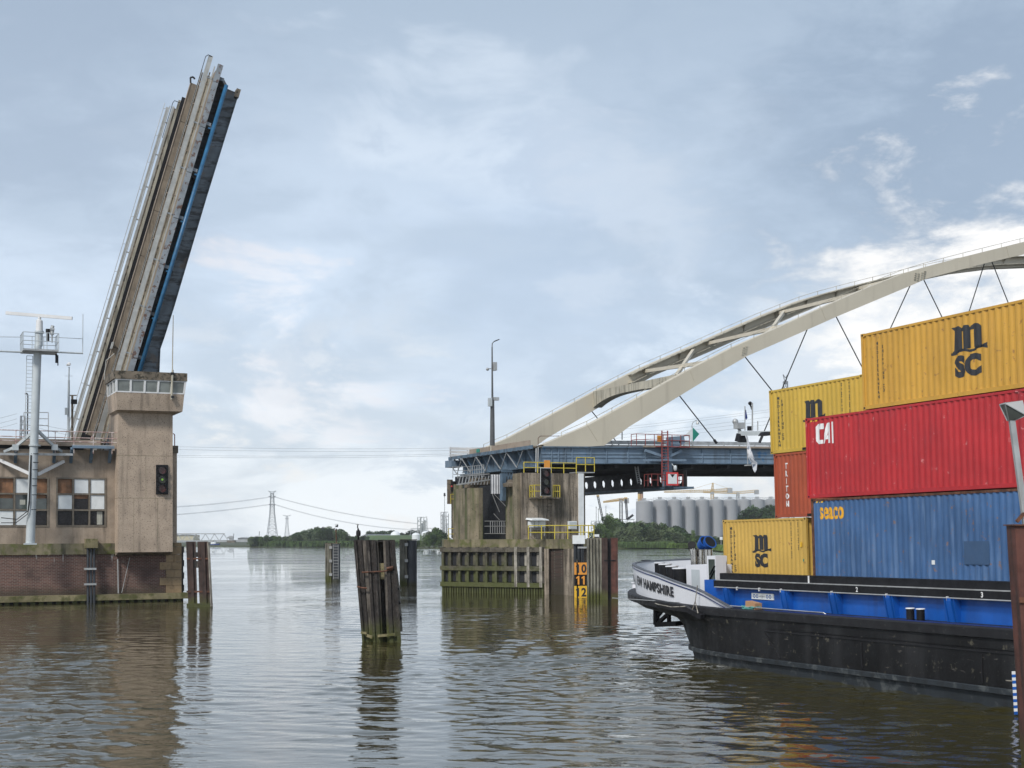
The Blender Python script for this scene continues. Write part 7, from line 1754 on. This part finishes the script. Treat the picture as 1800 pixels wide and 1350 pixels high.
for x, yt in ((1048, 890), (1052, 893), (1065, 889), (781.5, 866)):
    Y = 905; p = at(x, 950, Y); p.z = 1; fl_ = thing('flare_stack', 'thin steel stack %s' % {1048: 'leftmost above the refinery beside the bridge gantry', 1052: 'second from left above the refinery', 1065: 'right of the thin dark crane boom', 781.5: 'rising high from the process tower left of the pier'}[x], 'chimney', p)
    MB().tube(p, at(x, yt, Y), .3, .22, 6).build('stack', m_pipe, fl_)
    if x == 781.5: q = MB(); c = at(x, 868, Y); q.tube(c-V((0, 0, 1.5)), c+V((0, 0, .5)), .7, .5, 8); q.build('tip', m_dark, fl_)
    else: MB().tube(at(x, yt+3, Y), at(x, yt+2, Y), .5, .5, 6).build('platform_ring', m_far, fl_)
Y = 930; c = at(695, 942.5, Y); r = at(704, 942, Y).x-c.x
st = thing('storage_sphere', 'white spherical gas tank standing behind the leaning piles', 'storage tank', V((c.x, Y, 1)))
MB().ball(c, r, (1, 1, 1), 28, 18).build('sphere', m_wwhite, st, smooth=True)
for k in range(8): an = k*.785; MB().tube((c.x+math.cos(an)*r*.8, Y+math.sin(an)*r*.8, 0.8), (c.x+math.cos(an)*r*.85, Y+math.sin(an)*r*.85, c.z-r*.3), .2, None, 6).build('leg', m_far, st)
for i, (x, yt, w_) in enumerate(((731, 937, 14), (749, 934, 16))):
    a, b = at(x-w_/2, 950, 850), at(x+w_/2, yt+3, 850); rr = (b.x-a.x)/2; c = V(((a.x+b.x)/2, 850, .8)); tk = thing('storage_tank', ['domed white storage tank left one beside the sphere', 'domed white storage tank right one beside bright trees'][i], 'storage tank', c)
    h = b.z-.8; MB().tube(c, c+V((0, 0, h)), rr, rr, 24).build('shell', m_wwhite, tk, smooth=40); MB().lathe([(rr, h), (rr*.7, h+.8), (0, h+1.3)], c, 24).build('dome', m_wwhite, tk, smooth=40)
gh = thing('greenhouse_rows', 'rows of pale glass roofs on top of the green dyke', 'greenhouse', at(665, 938, 960))
for i in range(9):
    a = at(645+i*5, 940.5, 960); q = MB(); q.prism([(a.x-.9, a.z-.6), (a.x+.9, a.z-.6), (a.x, a.z+.5)], 955, 975); q.build('glass_roof', m_silo, gh)
bh = thing('pump_house', 'small pale box shaped building on the dyke right of the cormorant', 'building', at(642, 945, 880))
a, b = at(639.5, 940.5, 880), at(645, 948, 880); MB().box(a.x, b.x, 880, 884, b.z, a.z).build('wall', m_silo, bh); MB().box(a.x-.2, b.x+.2, 879.8, 884.2, a.z, a.z+.25).build('roof', m_far, bh)
sg3 = thing('bank_sign', 'small blue and white sign post on the grass behind the exhausts', 'sign', at(1268, 965, 480))
MB().tube(at(1267.5, 965, 480), at(1267.5, 945, 480), .1).build('post', m_far, sg3); a, b = at(1265, 943.5, 480), at(1270, 949, 480); MB().box(a.x, b.x, 479.8, 479.9, b.z, a.z).build('panel', m_wwhite, sg3)
# ------------------------------------------------------------------ haze: one even volume round everything
hz = MB(); hz.box(-2600, 2600, -150, 2620, -2, 130)
def hazem():
    m = bpy.data.materials.new('haze'); m.use_nodes = True; n = m.node_tree.nodes; n.clear(); o = n.new('ShaderNodeOutputMaterial'); v = n.new('ShaderNodeVolumePrincipled')
    v.inputs['Color'].default_value = (.92, .95, 1.0, 1); v.inputs['Density'].default_value = .00013; v.inputs['Anisotropy'].default_value = .2; m.node_tree.links.new(v.outputs[0], o.inputs['Volume']); return m
hz.build('haze', hazem(), kind='stuff', loc=(0, 0, 0), label='thin pale haze lying over the river and far banks')
